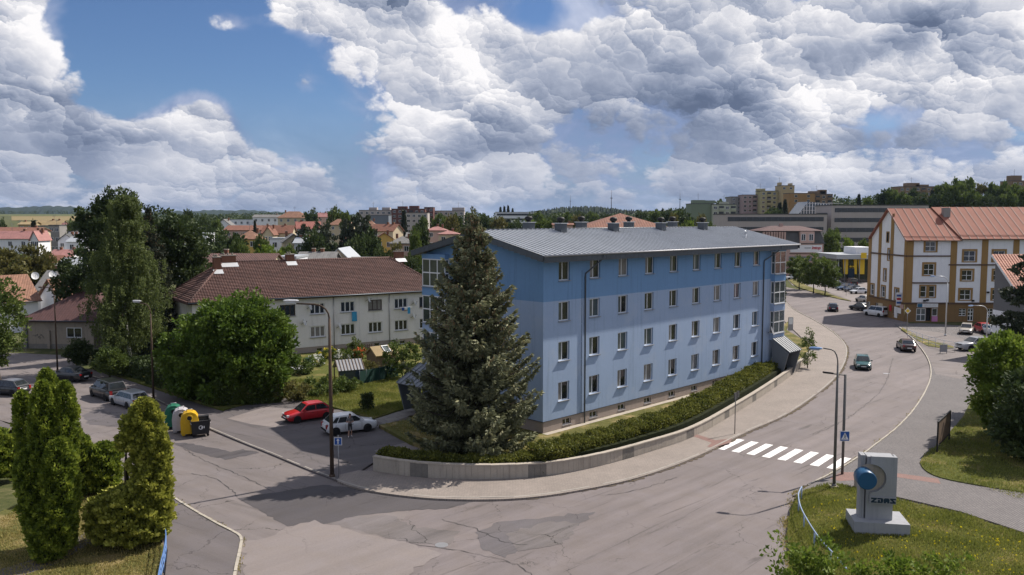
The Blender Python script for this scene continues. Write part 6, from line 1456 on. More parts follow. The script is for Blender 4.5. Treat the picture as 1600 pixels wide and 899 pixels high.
for i in range(N): a, b = 2*math.pi*i/N, 2*math.pi*(i+1)/N; m.poly([V((.16*math.cos(a), -.492, .74+.16*math.sin(a))), V((.16*math.cos(b), -.492, .74+.16*math.sin(b))), V((.11*math.cos(b), -.488, .74+.11*math.sin(b))), V((.11*math.cos(a), -.488, .74+.11*math.sin(a)))])
m.poly([V((.02, -.49, .66)), V((.1, -.49, .66)), V((.1, -.49, .82)), V((.06, -.49, .82))]); m.poly([V((.2, -.494, .66)), V((.26, -.494, .66)), V((.26, -.494, .84)), V((.2, -.494, .84))]); m.build('round_mark', 'frame_white', T)
# ------------------------------------------------------------------ lamps, signs, railings
def lamp(name, base, H, arm, reach, rad, mat, head, label, group=None, two=False, hm='lamp_white'):
    """arm: horizontal direction of the bracket"""
    T = empty(name, base, 0, label, 'street lamp', group); a = Vector((arm[0], arm[1], 0)).normalized(); m = MB()
    m.tube([(0, 0, -.1), (0, 0, H*.55), (0, 0, H-.9)], [rad, rad*.85, rad*.6], 10); m.build('pole', mat, T)
    c = MB(); pts = [Vector((0, 0, H-.95))]+[a*(reach*.45*(1-math.cos(t)))+Vector((0, 0, H-.9+.9*math.sin(t))) for t in (.35, .7, 1.1, math.pi/2)]+[a*reach+Vector((0, 0, H+.06))]; c.tube(pts, rad*.42, 8); c.build('bracket', mat, T)
    heads = [(a*(reach+.05)+Vector((0, 0, H+.02)), a)]
    if two: heads = [(a*(reach+.1)+Vector((0, 0, H+.08))+Vector((.15, .4, .1)), a), (a*(reach+.25)+Vector((-.1, -.25, -.2)), a)]
    for p, d in heads:
        sd = Vector((-d.y, d.x, 0)); h = MB(); L = head
        pr = [(0, .07), (.15, .13), (.6, .16), (.9, .13), (1.0, .06)]
        rows = [[p+d*(t*L)+sd*w*math.cos(q)+Vector((0, 0, w*.55*math.sin(q)+.02)) for q in np.linspace(0, 2*math.pi, 9)[:-1]] for t, w in pr]
        h.smooth = True
        for r0, r1 in zip(rows, rows[1:]):
            for i in range(8): h.poly([r0[i], r0[(i+1) % 8], r1[(i+1) % 8], r1[i]])
        h.smooth = False; h.poly(rows[0][::-1]); h.poly(rows[-1]); ho = h.build('lamp_head', hm, T)
        g_ = MB(); g_.box(p+d*(L*.55)+Vector((0, 0, -.075)), (L*.34, .1, .03), d, sd); g_.build('lamp_glass', 'lamp_glass', ho)
    m = MB(); m.lathe([(rad*1.5, 0), (rad*1.4, .25)], 10); m.build('base_sleeve', mat, T); return T
pmat('lamp_white', (.5, .5, .52), .5, .06, 3); pmat('lamp_blue', (.16, .27, .48), .4, .06, 3)
g = G(519, 747); k = g.y/1300
lamp('street_lamp', g, (747-468)*k, (-1, -.1), 2.0, .13, 'rust_brown', .95, 'tall brown street lamp with two heads at the junction corner', two=True)
g = G(240, 625, .1); k = g.y/1300
lamp('street_lamp', g, (625-472)*k, (-1, .1), 1.1, .10, 'rust_brown', .8, 'rusty street lamp with two heads in front of the walnut tree', two=True)
g = G(90, 581, .1); k = g.y/1300
lamp('street_lamp', g, (581-448)*k, (-1, .2), 1.3, .09, 'rust_brown', .5, 'thin brown street lamp in front of the beige house', hm='rust_brown')
g = G(1303, 762, .16); k = g.y/1300
lt = lamp('street_lamp', g, (762-540)*k, (-.93, .36), .85, .095, 'pole_grey', .75, 'tall grey street lamp with a blue head at the crossing', hm='lamp_blue'); MB().bb(-.22, .22, -.22, .22, -.1, .12).build('concrete_footing', 'concrete', lt)
g = G(1316, 741, .1); k = g.y/1300
T = empty('crossing_lamp', g, 0, 'shorter grey lamp post carrying the pedestrian crossing sign', 'street lamp'); Hh = (741-580)*k; m = MB(); m.tube([(0, 0, -.1), (0, 0, Hh)], .085, 10); m.build('pole', 'pole_grey', T); m = MB(); m.tube([(0, 0, Hh-.05), (-.85, .25, Hh+.02)], .04, 8); m.build('bracket', 'pole_grey', T)
m = MB(); m.prism([V((-.72, .12, Hh-.02)), V((-1.25, .27, Hh+.02)), V((-1.3, .42, Hh+.02)), V((-.8, .34, Hh-.02))], (0, 0, .11)); m.build('lamp_head', 'black', T)
def sign_face(T, c, u, n, w, h, mat, name='sign_plate', back='metal_pale'):
    m = MB(); m.box(c, (w/2, .012, h/2), u, n); s = m.build(name, back, T); m = MB(); m.box(c+n*.015, (w/2-.004, .002, h/2-.004), u, n); m.build('sign_border', 'frame_white', s); m = MB(); m.box(c+n*.019, (w/2-.035, .002, h/2-.035), u, n); m.build('sign_field', mat, s); return s
hz = (741-678.5)*k; n_ = V((0, -1, 0)); u_ = V((1, 0, 0)); sp_ = sign_face(T, V((.03, -.12, hz)), u_, n_, .62, .66, 'sign_blue')
m = MB(); c = V((.03, -.145, hz)); m.prism([c+V((-.24, 0, -.22)), c+V((.24, 0, -.22)), c+V((0, 0, .24))], (0, -.003, 0)); m.build('white_triangle', 'frame_white', sp_)
m = MB(); c = V((.03, -.15, hz)); m.lathe([(.028, 0), (.028, .003)], 10); m.v = [(c.x+x, c.y-z, c.z+.1+y) for x, y, z in m.v]; m.prism([c+V((-.03, 0, .06)), c+V((.03, 0, .06)), c+V((.025, 0, -.05)), c+V((-.025, 0, -.05))], (0, -.003, 0)); m.prism([c+V((-.02, 0, -.05)), c+V((.01, 0, -.05)), c+V((-.06, 0, -.18)), c+V((-.09, 0, -.18))], (0, -.003, 0)); m.prism([c+V((-.01, 0, -.05)), c+V((.025, 0, -.05)), c+V((.09, 0, -.18)), c+V((.06, 0, -.18))], (0, -.003, 0)); m.prism([c+V((.03, 0, .05)), c+V((.09, 0, -.02)), c+V((.07, 0, -.04)), c+V((.02, 0, .02))], (0, -.003, 0)); m.build('walker_symbol', 'letter_dark', sp_)
g = G(529.5, 747, .1); k = g.y/1300; T = empty('one_way_sign', g, 0, 'blue square sign with a white arrow beside the brown lamp', 'road sign'); Hs = (747-680)*k; m = MB(); m.tube([(0, 0, -.1), (0, 0, Hs+.1)], .032, 8); m.build('post', 'metal_grey', T)
hz = (747-687)*k; sp_ = sign_face(T, V((0, -.06, hz)), u_, n_, .5, .5, 'sign_blue'); c = V((0, -.085, hz)); m = MB(); m.prism([c+V((-.03, 0, -.18)), c+V((.03, 0, -.18)), c+V((.03, 0, .05)), c+V((.1, 0, .05)), c+V((0, 0, .19)), c+V((-.1, 0, .05)), c+V((-.03, 0, .05))], (0, -.003, 0)); m.build('white_arrow', 'frame_white', sp_)
g = G(1148, 678, .12); k = g.y/1300; T = empty('road_sign', g, 0, 'thin post with the dark back of a square sign by the crossing', 'road sign'); m = MB(); m.tube([(0, 0, -.1), (0, 0, (678-612)*k)], .035, 8); m.build('post', 'pole_grey', T); m = MB(); m.box(V((.05, .08, (678-617)*k)), (.24, .012, .26), V((.75, .66, 0)), V((-.66, .75, 0))); m.build('sign_plate', 'pole_grey', T)
m = MB(); m.box(V((.26, .22, (678-615)*k)), (.13, .015, .24), V((.75, .66, 0)), V((-.66, .75, 0))); m.build('sign_plate', 'pole_grey', T)
g = G(1417, 516, .1); k = g.y/1300; T = empty('priority_sign', g, 0, 'yellow diamond priority sign on a post by the corner building', 'road sign'); m = MB(); m.tube([(0, 0, -.1), (0, 0, (516-480)*k)], .04, 8); m.build('post', 'metal_grey', T); zc = (516-485.5)*k; q_ = V((.7071, 0, .7071)); q2 = V((-.7071, 0, .7071))
m = MB(); m.box(V((0, -.06, zc)), (.33, .33, .012), q_, q2, V((0, -1, 0))); sp_ = m.build('sign_plate', 'frame_white', T); m = MB(); m.box(V((0, -.08, zc)), (.22, .22, .004), q_, q2, V((0, -1, 0))); m.build('sign_field', 'sign_yellow', sp_)
g = G(1322, 462, .1); k = g.y/1300; T = empty('road_sign', g, 0, 'small thin road sign at the tip of the dry verge', 'road sign'); m = MB(); m.tube([(0, 0, -.1), (0, 0, 2.6)], .04, 6); m.build('post', 'metal_grey', T); m = MB(); m.box(V((0, -.06, 2.35)), (.3, .015, .3)); m.build('sign_plate', 'metal_grey', T)
for px, py, tp, rx, lab in ((1477, 525, 431, -1.9, 'slim grey street lamp in front of the ochre ground floor'), (1541, 533, 477, -2.1, 'grey street lamp beside the silver off-road car')):
    g = G(px, py, .1); k = g.y/1300; lamp('street_lamp', g, (py-tp)*k, (-1, -.15), abs(rx), .10, 'metal_pale', .75, lab, hm='lamp_blue')
g = G(1235, 520, .35); T = empty('notice_board', g, 0, 'narrow notice board at the far corner of the blue building', 'sign'); m = MB(); m.bb(-.35, .35, -.05, .05, .3, 2.2); m.build('board', 'metal_grey', T); m = MB(); m.bb(-.28, .28, -.06, -.052, 1.2, 2.1); m.build('poster', 'frame_white', T)
# advertising frame on the verge: dark slats in a black frame
a, b = G(1464, 708, .16), G(1483, 688, .16); d = (b-a); L = d.length; d.normalize(); nn = V((-d.y, d.x, 0)); T = empty('billboard', a, 0, 'dark slatted advertising frame standing on the right-hand lawn edge', 'billboard'); k = a.y/1300; hb = (708-657)*k
m = MB(); zb_ = .5
for s in (0, L): m.box(a+d*s+V((0, 0, hb/2)), (.05, .05, hb/2), d, nn)
m.box(a+d*L/2+V((0, 0, hb-.04)), (L/2-.05, .045, .04), d, nn); m.box(a+d*L/2+V((0, 0, zb_)), (L/2-.05, .045, .04), d, nn); m.build('frame', 'black', T, True)
ns = 8
for i in range(ns): m = MB(); m.box(a+d*(.06+(L-.12)*(i+.5)/ns)+V((0, 0, (hb+zb_)/2)), ((L-.12)/ns/2-.012, .015, (hb-zb_)/2-.05), d, nn); m.build('slat', 'wood', T, True)
# blue tubular railings
def railing(path, z0, h, mat, label, rails, step, rad=.03, name='railing'):
    T = empty(name, path[0], 0, label, 'railing'); pts = resample(path, step)
    for f in rails: m = MB(); m.tube([p+V((0, 0, z0+h*f)) for p in path], rad, 6); m.build('rail', mat, T, True)
    for p in pts: m = MB(); m.tube([p+V((0, 0, z0-.1)), p+V((0, 0, z0+h))], rad*1.15, 6); m.build('post', mat, T, True)
pmat('blue_pale', (.28, .36, .50), .5, .1, 3)
railing(gl([(1252, 783), (1247, 795), (1250, 815), (1261, 838), (1280, 868), (1306, 898), (1322, 918)], .1, 5), .1, .75, 'blue_pale', 'pale blue tubular railing curving round the monument lawn', (1.0,), 2.4, .035)
railing(gl([(236, 812), (249, 826), (257, 845), (260, 866), (257, 890), (252, 912), (248, 935)], .1, 5), .1, .85, 'blue_paint', 'blue painted railing curving round the dry lawn at the left', (.35, .68, 1.0), 1.3)
railing(gl([(1418, 528), (1435, 535), (1470, 546), (1495, 551)], .1, 3), .1, 1.1, 'metal_pale', 'pale metal railing in front of the corner shop', (.3, .6, 1.0), 1.8, .03)
railing(gl([(-10, 690), (8, 698), (20, 712)], .1, 3), .1, .9, 'rust_brown', 'short rusty fence at the left edge beside the thuja clump', (.1, 1.0), .35, .025, name='fence')
g = G(1474, 552, .15); T = empty('information_stand', g, 0, 'small grey information stand at the railing by the corner shop', 'sign'); m = MB(); m.bb(-.45, .45, -.04, .04, .15, 1.05); m.build('panel', 'metal_grey', T); m = MB()
for x in (-.4, .4): m.bb(x-.03, x+.03, -.03, .03, -.1, .15)
m.build('legs', 'metal_grey', T)
# ------------------------------------------------------------------ monument with the blue drum
def monument():
    g = G(1372, 828, .16); T = empty('monument', g, R(-10), 'grey concrete monument with a blue drum and dark raised letters', 'monument'); k = g.y/1300
    def slabz(n, x0, x1, y0, y1, z0, z1, mat='concrete_pale'):
        m = MB(); m.bb(x0, x1, y0, y1, z0, z1); return m.build(n, mat, T)
    b = 30*k
    slabz('plinth_block', -1.36, 1.36, -.75, 1.25, -.1, .62)
    slabz('shaft', -.70, .62, -.2, .62, .62, 3.95)
    for x in (-.94, -.82): slabz('fluted_rib', x-.055, x+.055, -.1, .55, .62, 3.98)
    slabz('side_fin', .70, .80, -.12, .5, 1.62, 3.93)
    # front plate with a quarter-round notch where the drum sits
    m = MB(); pts = []; r = .74; cx_, cz_ = -.53, 2.86
    out = [(-.55, 1.95), (-.55, 1.55), (.72, 1.55), (.72, 4.02), (-.55, 4.02), (-.55, 3.6)]
    arc = [(cx_+r*math.cos(a), cz_+r*math.sin(a)) for a in np.linspace(R(88), R(-88), 14)]
    m.prism([V((x, -.42, z)) for x, z in out+arc], (0, .215, 0)); m.build('front_plate', 'concrete_pale', T)
    m = MB(); pt = [V((cx_+.72*math.cos(a), -.206, cz_+.72*math.sin(a))) for a in np.linspace(0, 2*math.pi, 25)[:-1]]; m.poly(pt[::-1]); m.build('recess', 'concrete', T)
    d = MB(); d.lathe([(.44, 0), (.47, .03), (.47, .97), (.44, 1.0)], 28); d.v = [(cx_-.38+x, -.25-z, cz_+.10+y) for x, y, z in d.v]; dr = d.build('blue_drum', 'blue_drum', T)
    m = MB(); m.bb(-.55, .70, -.47, -.424, 1.56, 1.90); sg = m.build('name_plate', 'concrete_pale', T)
    # the letters Z D A S, heavy blocks with slab ends, and a hacek over Z and D
    def L_(x, polys):
        m_ = MB()
        for p in polys: m_.prism([V((x+a*.28, -.486, 1.60+b_*.26)) for a, b_ in p], (0, .014, 0))
        m_.build('letter', 'letter_dark', sg)
    L_(-.52, [[(0, 0), (1, 0), (1, .28), (0, .28)], [(0, .72), (1, .72), (1, 1), (0, 1)], [(.05, .28), (.5, .28), (.95, .72), (.5, .72)]])
    L_(-.21, [[(0, 0), (.85, 0), (1, .2), (1, .8), (.85, 1), (0, 1), (0, .74), (.6, .74), (.6, .26), (.45, .26), (.45, .6), (.1, .6), (.1, .26), (0, .26)]])
    L_(.10, [[(0, 0), (.4, 0), (.4, .22), (.62, .22), (.62, 0), (1, 0), (1, .75), (.8, 1), (.2, 1), (0, .75)]])
    L_(.41, [[(0, 0), (1, 0), (1, .28), (0, .28)], [(0, .72), (1, .72), (1, 1), (0, 1)], [(.05, .72), (.5, .72), (.95, .28), (.5, .28)]])
    g2 = G(1351, 765, .16); m = MB(); m.bb(-.32, .32, -.2, .2, -.1, .95); m.v = [(x+g2.x, y+g2.y+.6, z+.16) for x, y, z in m.v]; o = m.build('utility_box', 'concrete'); tag(o, 'grey utility box behind the monument', 'box')
monument()
# ------------------------------------------------------------------ gardens
g = G(545, 598, .2); T = empty('greenhouse', g, R(25), 'small pitched greenhouse with a pale ribbed roof in the garden', 'greenhouse'); m = MB()
for x in (-1.2, 1.2):
    for y in (-1.0, 1.0): m.bb(x-.05, x+.05, y-.05, y+.05, -.1, 1.5)
m.build('posts', 'wood', T); m = MB()
for s in (-1, 1): slab(m, [V((-1.35, s*1.2, 1.45)), V((1.35, s*1.2, 1.45)), V((1.35, 0, 2.35)), V((-1.35, 0, 2.35))], .04)
gr_ = m.build('roof', 'concrete_pale', T)
for i in range(9): m = MB(); m.box(V((-1.3+i*.325, -.6, 1.93)), (.03, .75, .03), V((1, 0, 0)), V((0, 1.2, .9)).normalized(), V((0, -.9, 1.2)).normalized()); m.build('roof_batten', 'wood', gr_)
m = MB(); m.bb(-1.15, 1.15, -.98, -.96, 0, 1.4); m.build('side_glazing', 'glass_blue', T)
g = G(597, 573, .2); house('garden_hut', (g.x, g.y, .15), R(40), 2.6, 2.2, 1.5, .75, 'gable', 'wood', 'roof_ochre', 'small garden hut with a yellowish roof below the grey house', 'hut', big=False, ov=.2, skylights=((.2, .5),))
a, b = G(562, 602, .2), G(622, 588, .2); T = empty('green_fence', a, 0, 'dark green screen fence at the edge of the gardens', 'fence'); d = (b-a); L = d.length; d.normalize(); nn = V((-d.y, d.x, 0))
pmat('fence_green', (.012, .045, .035), .8, .15, 3)
for i in range(6): m = MB(); m.box(a+d*(L*(i+.5)/6)+V((0, 0, .7)), (L/12-.02, .02, .65), d, nn); m.build('screen_panel', 'fence_green', T, True)
for i in range(7): m = MB(); m.tube([a+d*(L*i/6)+V((0, 0, -.1)), a+d*(L*i/6)+V((0, 0, 1.45))], .03, 6); m.build('post', 'metal_dark', T, True)
a, b = G(524, 558, .2), G(586, 549, .2); T = empty('picket_fence', a, 0, 'dark wooden picket fence in front of the grey house wall', 'fence'); d = (b-a); L = d.length; d.normalize(); nn = V((-d.y, d.x, 0)); me = MB().bb(-.06, .06, -.012, .012, 0, 1.0).mesh('picket', 'rust_brown')
for i in range(int(L/.28)): put('picket', me, T, Matrix.Translation(a+d*(i*.28)) @ Matrix.Rotation(math.atan2(d.y, d.x), 4, 'Z'), True)
m = MB(); 
for z in (.3, .8): m.box(a+d*L/2+V((0, 0, z))+nn*.03, (L/2, .02, .04), d, nn)
m.build('fence_rails', 'rust_brown', T, True)
g = G(482, 573, .2); m = MB(); m.lathe([(.3, 0), (.36, .95), (.33, 1.0)], 14, (g.x, g.y, .15)); tag(m.build('compost_bin', 'fence_green'), 'dark green compost bin in the garden left of the lamp', 'bin')
g = G(463, 578, .2); m = MB(); r_ = random.Random(3); m.smooth = True; m.lathe([(.9, 0), (1.0, .15), (.75, .38), (.3, .5)], 12, (g.x, g.y, .15)); m.v = [(x+r_.uniform(-.12, .12), y+r_.uniform(-.12, .12), z+r_.uniform(-.04, .06)) for x, y, z in m.v]; tag(m.build('covered_heap', 'frame_white'), 'white sheet over a heap in the garden beside the walnut', 'cover')
for i, (px, py, col) in enumerate(((492, 572, 'flower_white'), (538, 562, 'flower_white'), (563, 560, 'flower_red'), (512, 560, 'flower_yellow'))):
    g = G(px, py, .2); q = [g+V((math.cos(t)*1.3, math.sin(t)*1.6, 0)) for t in np.linspace(0, 6.28, 9)[:-1]]
    T = empty('flower_bush', (g.x, g.y, .2), 0, ['white daisy bush beside the compost bin', 'white flowering bush in the middle of the gardens', 'red and orange flowers in front of the picket fence', 'yellow flowers left of the picket fence'][i], 'flowers')
    me, _ = crown_mesh([(0, 0, .5, 1.1, 1.0, .6)], 1500, .18, 'leaf_mid', 90+i, clump=.25, per=40); put('foliage', me, T); me, _ = crown_mesh([(0, 0, .62, 1.1, 1.0, .55)], 260, .16, col, 95+i, clump=.2, per=10); put('blossoms', me, T)
# ------------------------------------------------------------------ houses behind, placed by the line of sight at an estimated distance
pmat('wall_green', (.20, .24, .165), .9, .06, .2); pmat('wall_palegreen', (.42, .43, .33), .9, .06, .2); pmat('wall_rose', (.37, .27, .26), .9, .06, .2); pmat('wall_orange', (.33, .195, .085), .9, .06, .2); pmat('wall_sand', (.42, .33, .19), .9, .06, .2); pmat('wall_steel', (.16, .18, .21), .7, .08, .2); pmat('wall_redbrown', (.13, .055, .045), .9, .08, .2); pmat('wall_brown', (.22, .15, .095), .9, .08, .2); pmat('wall_ochrepale', (.41, .36, .20), .9, .06, .2)
def bh(name, px, ytop, yeave, Y, wpx, kind, wm, rm, label, rz=0, depth=None, floors=None, cols=None, cat='house', group='houses of the far town', fm='frame_white', ww=1.2, wh=1.4, gm='glass', chim=(), base=None, gw=()):
    x = XAT(px, Y); b = hgt(x, Y)-.1 if base is None else base; L = wpx*Y/1300; W = depth or max(6.0, L*.6); c = math.cos(R(rz)); s_ = abs(math.sin(R(rz)))
    if rz: L = max(5.0, (wpx*Y/1300-W*s_)/max(.3, c))
    ze = ZAT(yeave, Y); h = max(3.0, ze-b); rh = max(.4, ZAT(ytop, Y+W*.4)-ze) if kind != 'flat' else 0
    nf = floors or max(1, int(h/3.1)); nc = cols or max(2, int(L/2.9)); wins = []
    for f in range(nf):
        z = h-1.45-f*(h-.6)/nf
        if z < .9: break
        for i in range(nc): wins.append((-L/2+L*(i+.5)/nc, z))
    return house(name, (x, Y+W/2*c, b), R(rz), L, W, h, rh, kind, wm, rm, label, cat, group, wins, ww, wh, fm, chim=[(q*L, .2, .7) for q in chim], big=False, ov=.4, gm=gm, gwins=gw)
# near houses at the left
T = house('beige_house', (-56.2, 110.3, 0), R(-4), 11.8, 10.5, 3.75, 3.2, 'hip', 'wall_beige', 'tile_maroon', 'shabby beige single-storey house with a dark maroon hip roof', 'house', None, [(.9, 2.05)], 2.0, 1.25, 'frame_white', (.55, 'concrete_dark'), ov=.5, gwins=())
MB().bb(3.5, 4.7, -5.32, -5.2, .1, 2.3).build('dark_doorway', 'frame_wood', T); MB().bb(-2.6, -2.25, -5.5, -5.2, 0, 2.3).build('buttress', 'wall_beige', T)
for y in (-3.0, -.6): o = put('window', far_win(.8, 1.3, 'frame_wood'), T, frame(Vector((-5.9, y, 2.1)), Vector((0, -1, 0)), Vector((1, 0, 0)))); put('pane', far_pane(.8, 1.3, 'glass'), o)
m = MB(); m.bb(-5.4, -5.28, -5.42, -5.3, 0, 3.6); m.build('downpipe', 'metal_dark', T)
m = MB(); rr = random.Random(5); p = Vector((-4.6, -5.262, 1.55))
for i in range(9): q = p+Vector((i*.17, 0, 0)); m.tube([q, q+Vector((rr.uniform(-.1, .16), 0, rr.uniform(-.4, .35))), q+Vector((.18, 0, rr.uniform(-.2, .2)))], .018, 4)
tag(m.build('graffiti_scrawl', 'metal_dark', T), kind='stuff')
T = house('white_house', (-77, 121, 0), R(52), 11, 8.5, 4.6, 3.4, 'gable', 'wall_white', 'tile_orange', 'white house with a rusty orange tiled roof at the left edge', 'house', None, [(-2, 3.2), (2, 3.2)], 1.4, 1.3, chim=((.5, .3, .8),), gwins=((1, 0, 5.6),))
T = house('white_house', (-66.5, 127, 0), R(-38), 7, 8, 4.8, 2.6, 'crossgable', 'wall_white', 'tile_orange', 'white gabled wing with a red-edged roof behind the beige house', 'house', None, [(0, 3.0)], 1.3, 1.3)
dish(T, Vector((-68.3, 123.5, 8.2)), Vector((.6, -.8, 0)), .55, 'frame_white')
T = house('grey_roofed_house', (XAT(92, 140), 145, 0), R(0), 9.5, 9, 4.5, 2.9, 'gable', 'wall_grey', 'tile_grey', 'low house with a plain grey roof behind the maroon hip roof', 'house', None, [(-3, 3), (0, 3), (3, 3)], 1.3, 1.2, chim=((-3.5, .4, .9),))
dish(T, Vector((XAT(48, 138), 138.5, 7.0)), Vector((.6, -.8, 0)), .6, 'frame_white')
bh('maroon_roofed_house', 352, 398, 424, 124, 122, 'gable', 'wall_cream', 'tile_brown', 'house with a long dark red-brown roof and skylights behind the grey house', depth=13, cat='house', group=None, base=0, chim=(-.2,), rz=2)
bh('flat_garage', 446, 404, 404, 140, 30, 'flat', 'wall_white', 'roof_tin', 'white flat-roofed building right of the dark red-brown roof', depth=8, group=None, base=0)
bh('brown_roofed_house', 488, 395, 412, 150, 56, 'gable', 'wall_dim', 'tile_grey', 'house with a dull brown roof behind the grey house ridge', depth=9, group=None, base=0, chim=(-.15, .1))
bh('silver_roofed_house', 528, 388, 404, 158, 30, 'crossgable', 'wall_cream', 'roof_tin', 'house with a pale silver gable roof left of the spruce', depth=11, group=None, base=0)
bh('low_house', 562, 403, 412, 150, 34, 'gable', 'wall_white', 'tile_grey', 'low house with satellite dishes just left of the blue building bay', depth=8, group=None, base=0)
TOWN = [  # px, ytop, yeave, Y, width px, kind, wall, roof, label, rz, extra
 (14, 362, 373, 235, 62, 'gable', 'wall_white', 'tile_rose', 'white terrace with a rose roof at the left picture edge', 0), (52, 361, 373, 226, 12, 'crossgable', 'wall_white', 'tile_rose', 'narrow white gable end of the rose-roofed terrace', 0),
 (18, 356, 362, 262, 72, 'gable', 'wall_cream', 'tile_rust', 'house with a long rust-brown roof behind the rose-roofed terrace', 0), (40, 347, 351, 340, 24, 'gable', 'wall_sand', 'roof_ochre', 'left ochre-roofed factory below the stubble field', 0), (74, 345, 352, 345, 40, 'gable', 'wall_dim', 'roof_ochre', 'right ochre-roofed factory below the stubble field', 0),
 (68, 354, 354, 300, 20, 'flat', 'wall_palegreen', 'roof_tar', 'tall grey-green building below the ochre factory roofs', 0), (84, 353, 353, 298, 16, 'flat', 'wall_dim', 'roof_tar', 'grey block beside the grey-green building', 0), (103, 349, 362, 312, 22, 'gable', 'wall_white', 'tile_rose', 'house with a rose roof right of the grey block', 0),
 (117, 363, 363, 262, 22, 'flat', 'wall_white', 'roof_tar', 'white flat-roofed house left of the birch', 0), (102, 366, 376, 250, 26, 'crossgable', 'wall_white', 'roof_tar', 'white house with a dark gable left of the birch', 0), (118, 371, 378, 240, 30, 'gable', 'wall_white', 'roof_tin', 'house with a pale metal roof left of the birch', 0),
 (92, 391, 401, 205, 36, 'gable', 'wall_white', 'tile_rose', 'small house with a bright rose roof and dormer left of the birch', 0), (108, 404, 414, 188, 40, 'gable', 'wall_white', 'roof_tin', 'house with a silver roof between birch and grey-roofed house', 0), (72, 400, 410, 200, 26, 'gable', 'wall_cream', 'tile_rust', 'small cream house hidden among the left trees', 0),
 (298, 366, 366, 240, 50, 'flat', 'wall_white', 'roof_tin', 'long white low building right of the dark oak', 0), (349, 343, 352, 385, 22, 'crossgable', 'wall_white', 'tile_grey', 'white gabled house above the red roofs', 0), (382, 340, 344, 440, 56, 'flat', 'wall_white', 'roof_tin', 'long pale building behind the white gabled house', 0),
 (415, 336, 340, 432, 40, 'gable', 'wall_white', 'tile_grey', 'white block with dark solar roof in the town centre', 0), (456, 331, 340, 405, 44, 'hip', 'wall_cream', 'tile_orange', 'large cream building with an orange hip roof in the town centre', 0), (388, 353, 360, 305, 76, 'gable', 'wall_pink', 'tile_rust', 'row with a long red-brown roof in the middle of the town', 0),
 (432, 353, 364, 272, 46, 'gable', 'wall_cream', 'tile_rust', 'house with a steep red-brown roof and white skylights', 0), (418, 355, 366, 266, 16, 'crossgable', 'wall_cream', 'tile_rust', 'cream gable at the left end of the skylight roof', 0), (385, 361, 373, 222, 33, 'hip', 'wall_yellow', 'tile_orange', 'yellow house with a salmon hip roof above the brown-tiled ridge', 0), (478, 347, 357, 292, 42, 'gable', 'wall_white', 'tile_red', 'white house with a bright red roof in the town', 18),
 (506, 333, 339, 425, 20, 'gable', 'wall_pink', 'tile_rose', 'house with a pink roof right of the orange hip roof', 0), (532, 343, 351, 352, 36, 'hip', 'wall_cream', 'tile_orange', 'house with a broad orange roof behind the pines', 0), (577, 344, 353, 358, 18, 'hip', 'wall_cream', 'tile_orange', 'house with a small orange roof right of the pines', 0), (436, 368, 374, 217, 30, 'flat', 'wall_white', 'roof_tin', 'white flat roof below the skylight house', 0), (452, 366, 378, 208, 24, 'crossgable', 'wall_cream', 'tile_grey', 'house with a grey gable roof below the red-roofed house', 20),
 (602, 351, 361, 262, 50, 'gable', 'wall_cream', 'tile_rust', 'long cream house with brown roof and bright gable left of the spruce', -24), (597, 364, 374, 225, 16, 'crossgable', 'wall_yellow', 'tile_rust', 'small yellow gabled house below the long cream house', 10), (626, 370, 380, 215, 34, 'hip', 'wall_pink', 'tile_grey', 'house with a grey hip roof above the blue building eave', 0), (548, 370, 378, 235, 30, 'gable', 'wall_pink', 'tile_rose', 'pinkish house glimpsed between the pines', 0), (650, 364, 370, 232, 30, 'gable', 'wall_dim', 'tile_grey', 'grey house behind the blue building eave', 0),
 (681, 354, 360, 262, 30, 'hip', 'wall_pink', 'tile_rose', 'house with a pale rose roof left of the spruce top', 0), (700, 361, 366, 236, 30, 'hip', 'wall_cream', 'tile_rose', 'cream house with a rose roof beside the spruce', 0), (470, 372, 380, 200, 22, 'gable', 'wall_white', 'roof_tin', 'house with a silvery roof under the pines', 0), (880, 350, 352, 230, 30, 'gable', 'wall_pink', 'tile_rust', 'house roof behind the blue building ridge, left of the orange roof', 0)]
aer = MB(); aer.tube([(0, 0, -1), (0, 0, 2.4)], .04, 4)
for z_ in (1.7, 2.0, 2.3): aer.tube([(-.7, 0, z_), (.7, 0, z_)], .025, 4)
aer = aer.mesh('aerial', 'metal_dark')
for i, (px, yt, ye, Y, w, kind, wm, rm, lab, rz) in enumerate(TOWN):
    T = bh('town_house', px, yt, ye, Y, w, kind, wm, rm, lab, rz, chim=[(.2,), (-.25, .3), (.35,), (-.3,), (.05, .3)][i % 5] if kind != 'flat' else (), gw=())
    if i % 2 == 0 and kind != 'crossgable': put('aerial', aer, T, Matrix.Translation((((i*37) % 10-5)*.3, .4, ZAT(yt, Y)-T.location.z)))
bh('orange_roofed_house', 978, 335, 356, 128, 128, 'hip', 'wall_cream', 'tile_rust', 'big house with an orange-red hip roof behind the blue building', depth=14, group=None, base=0)
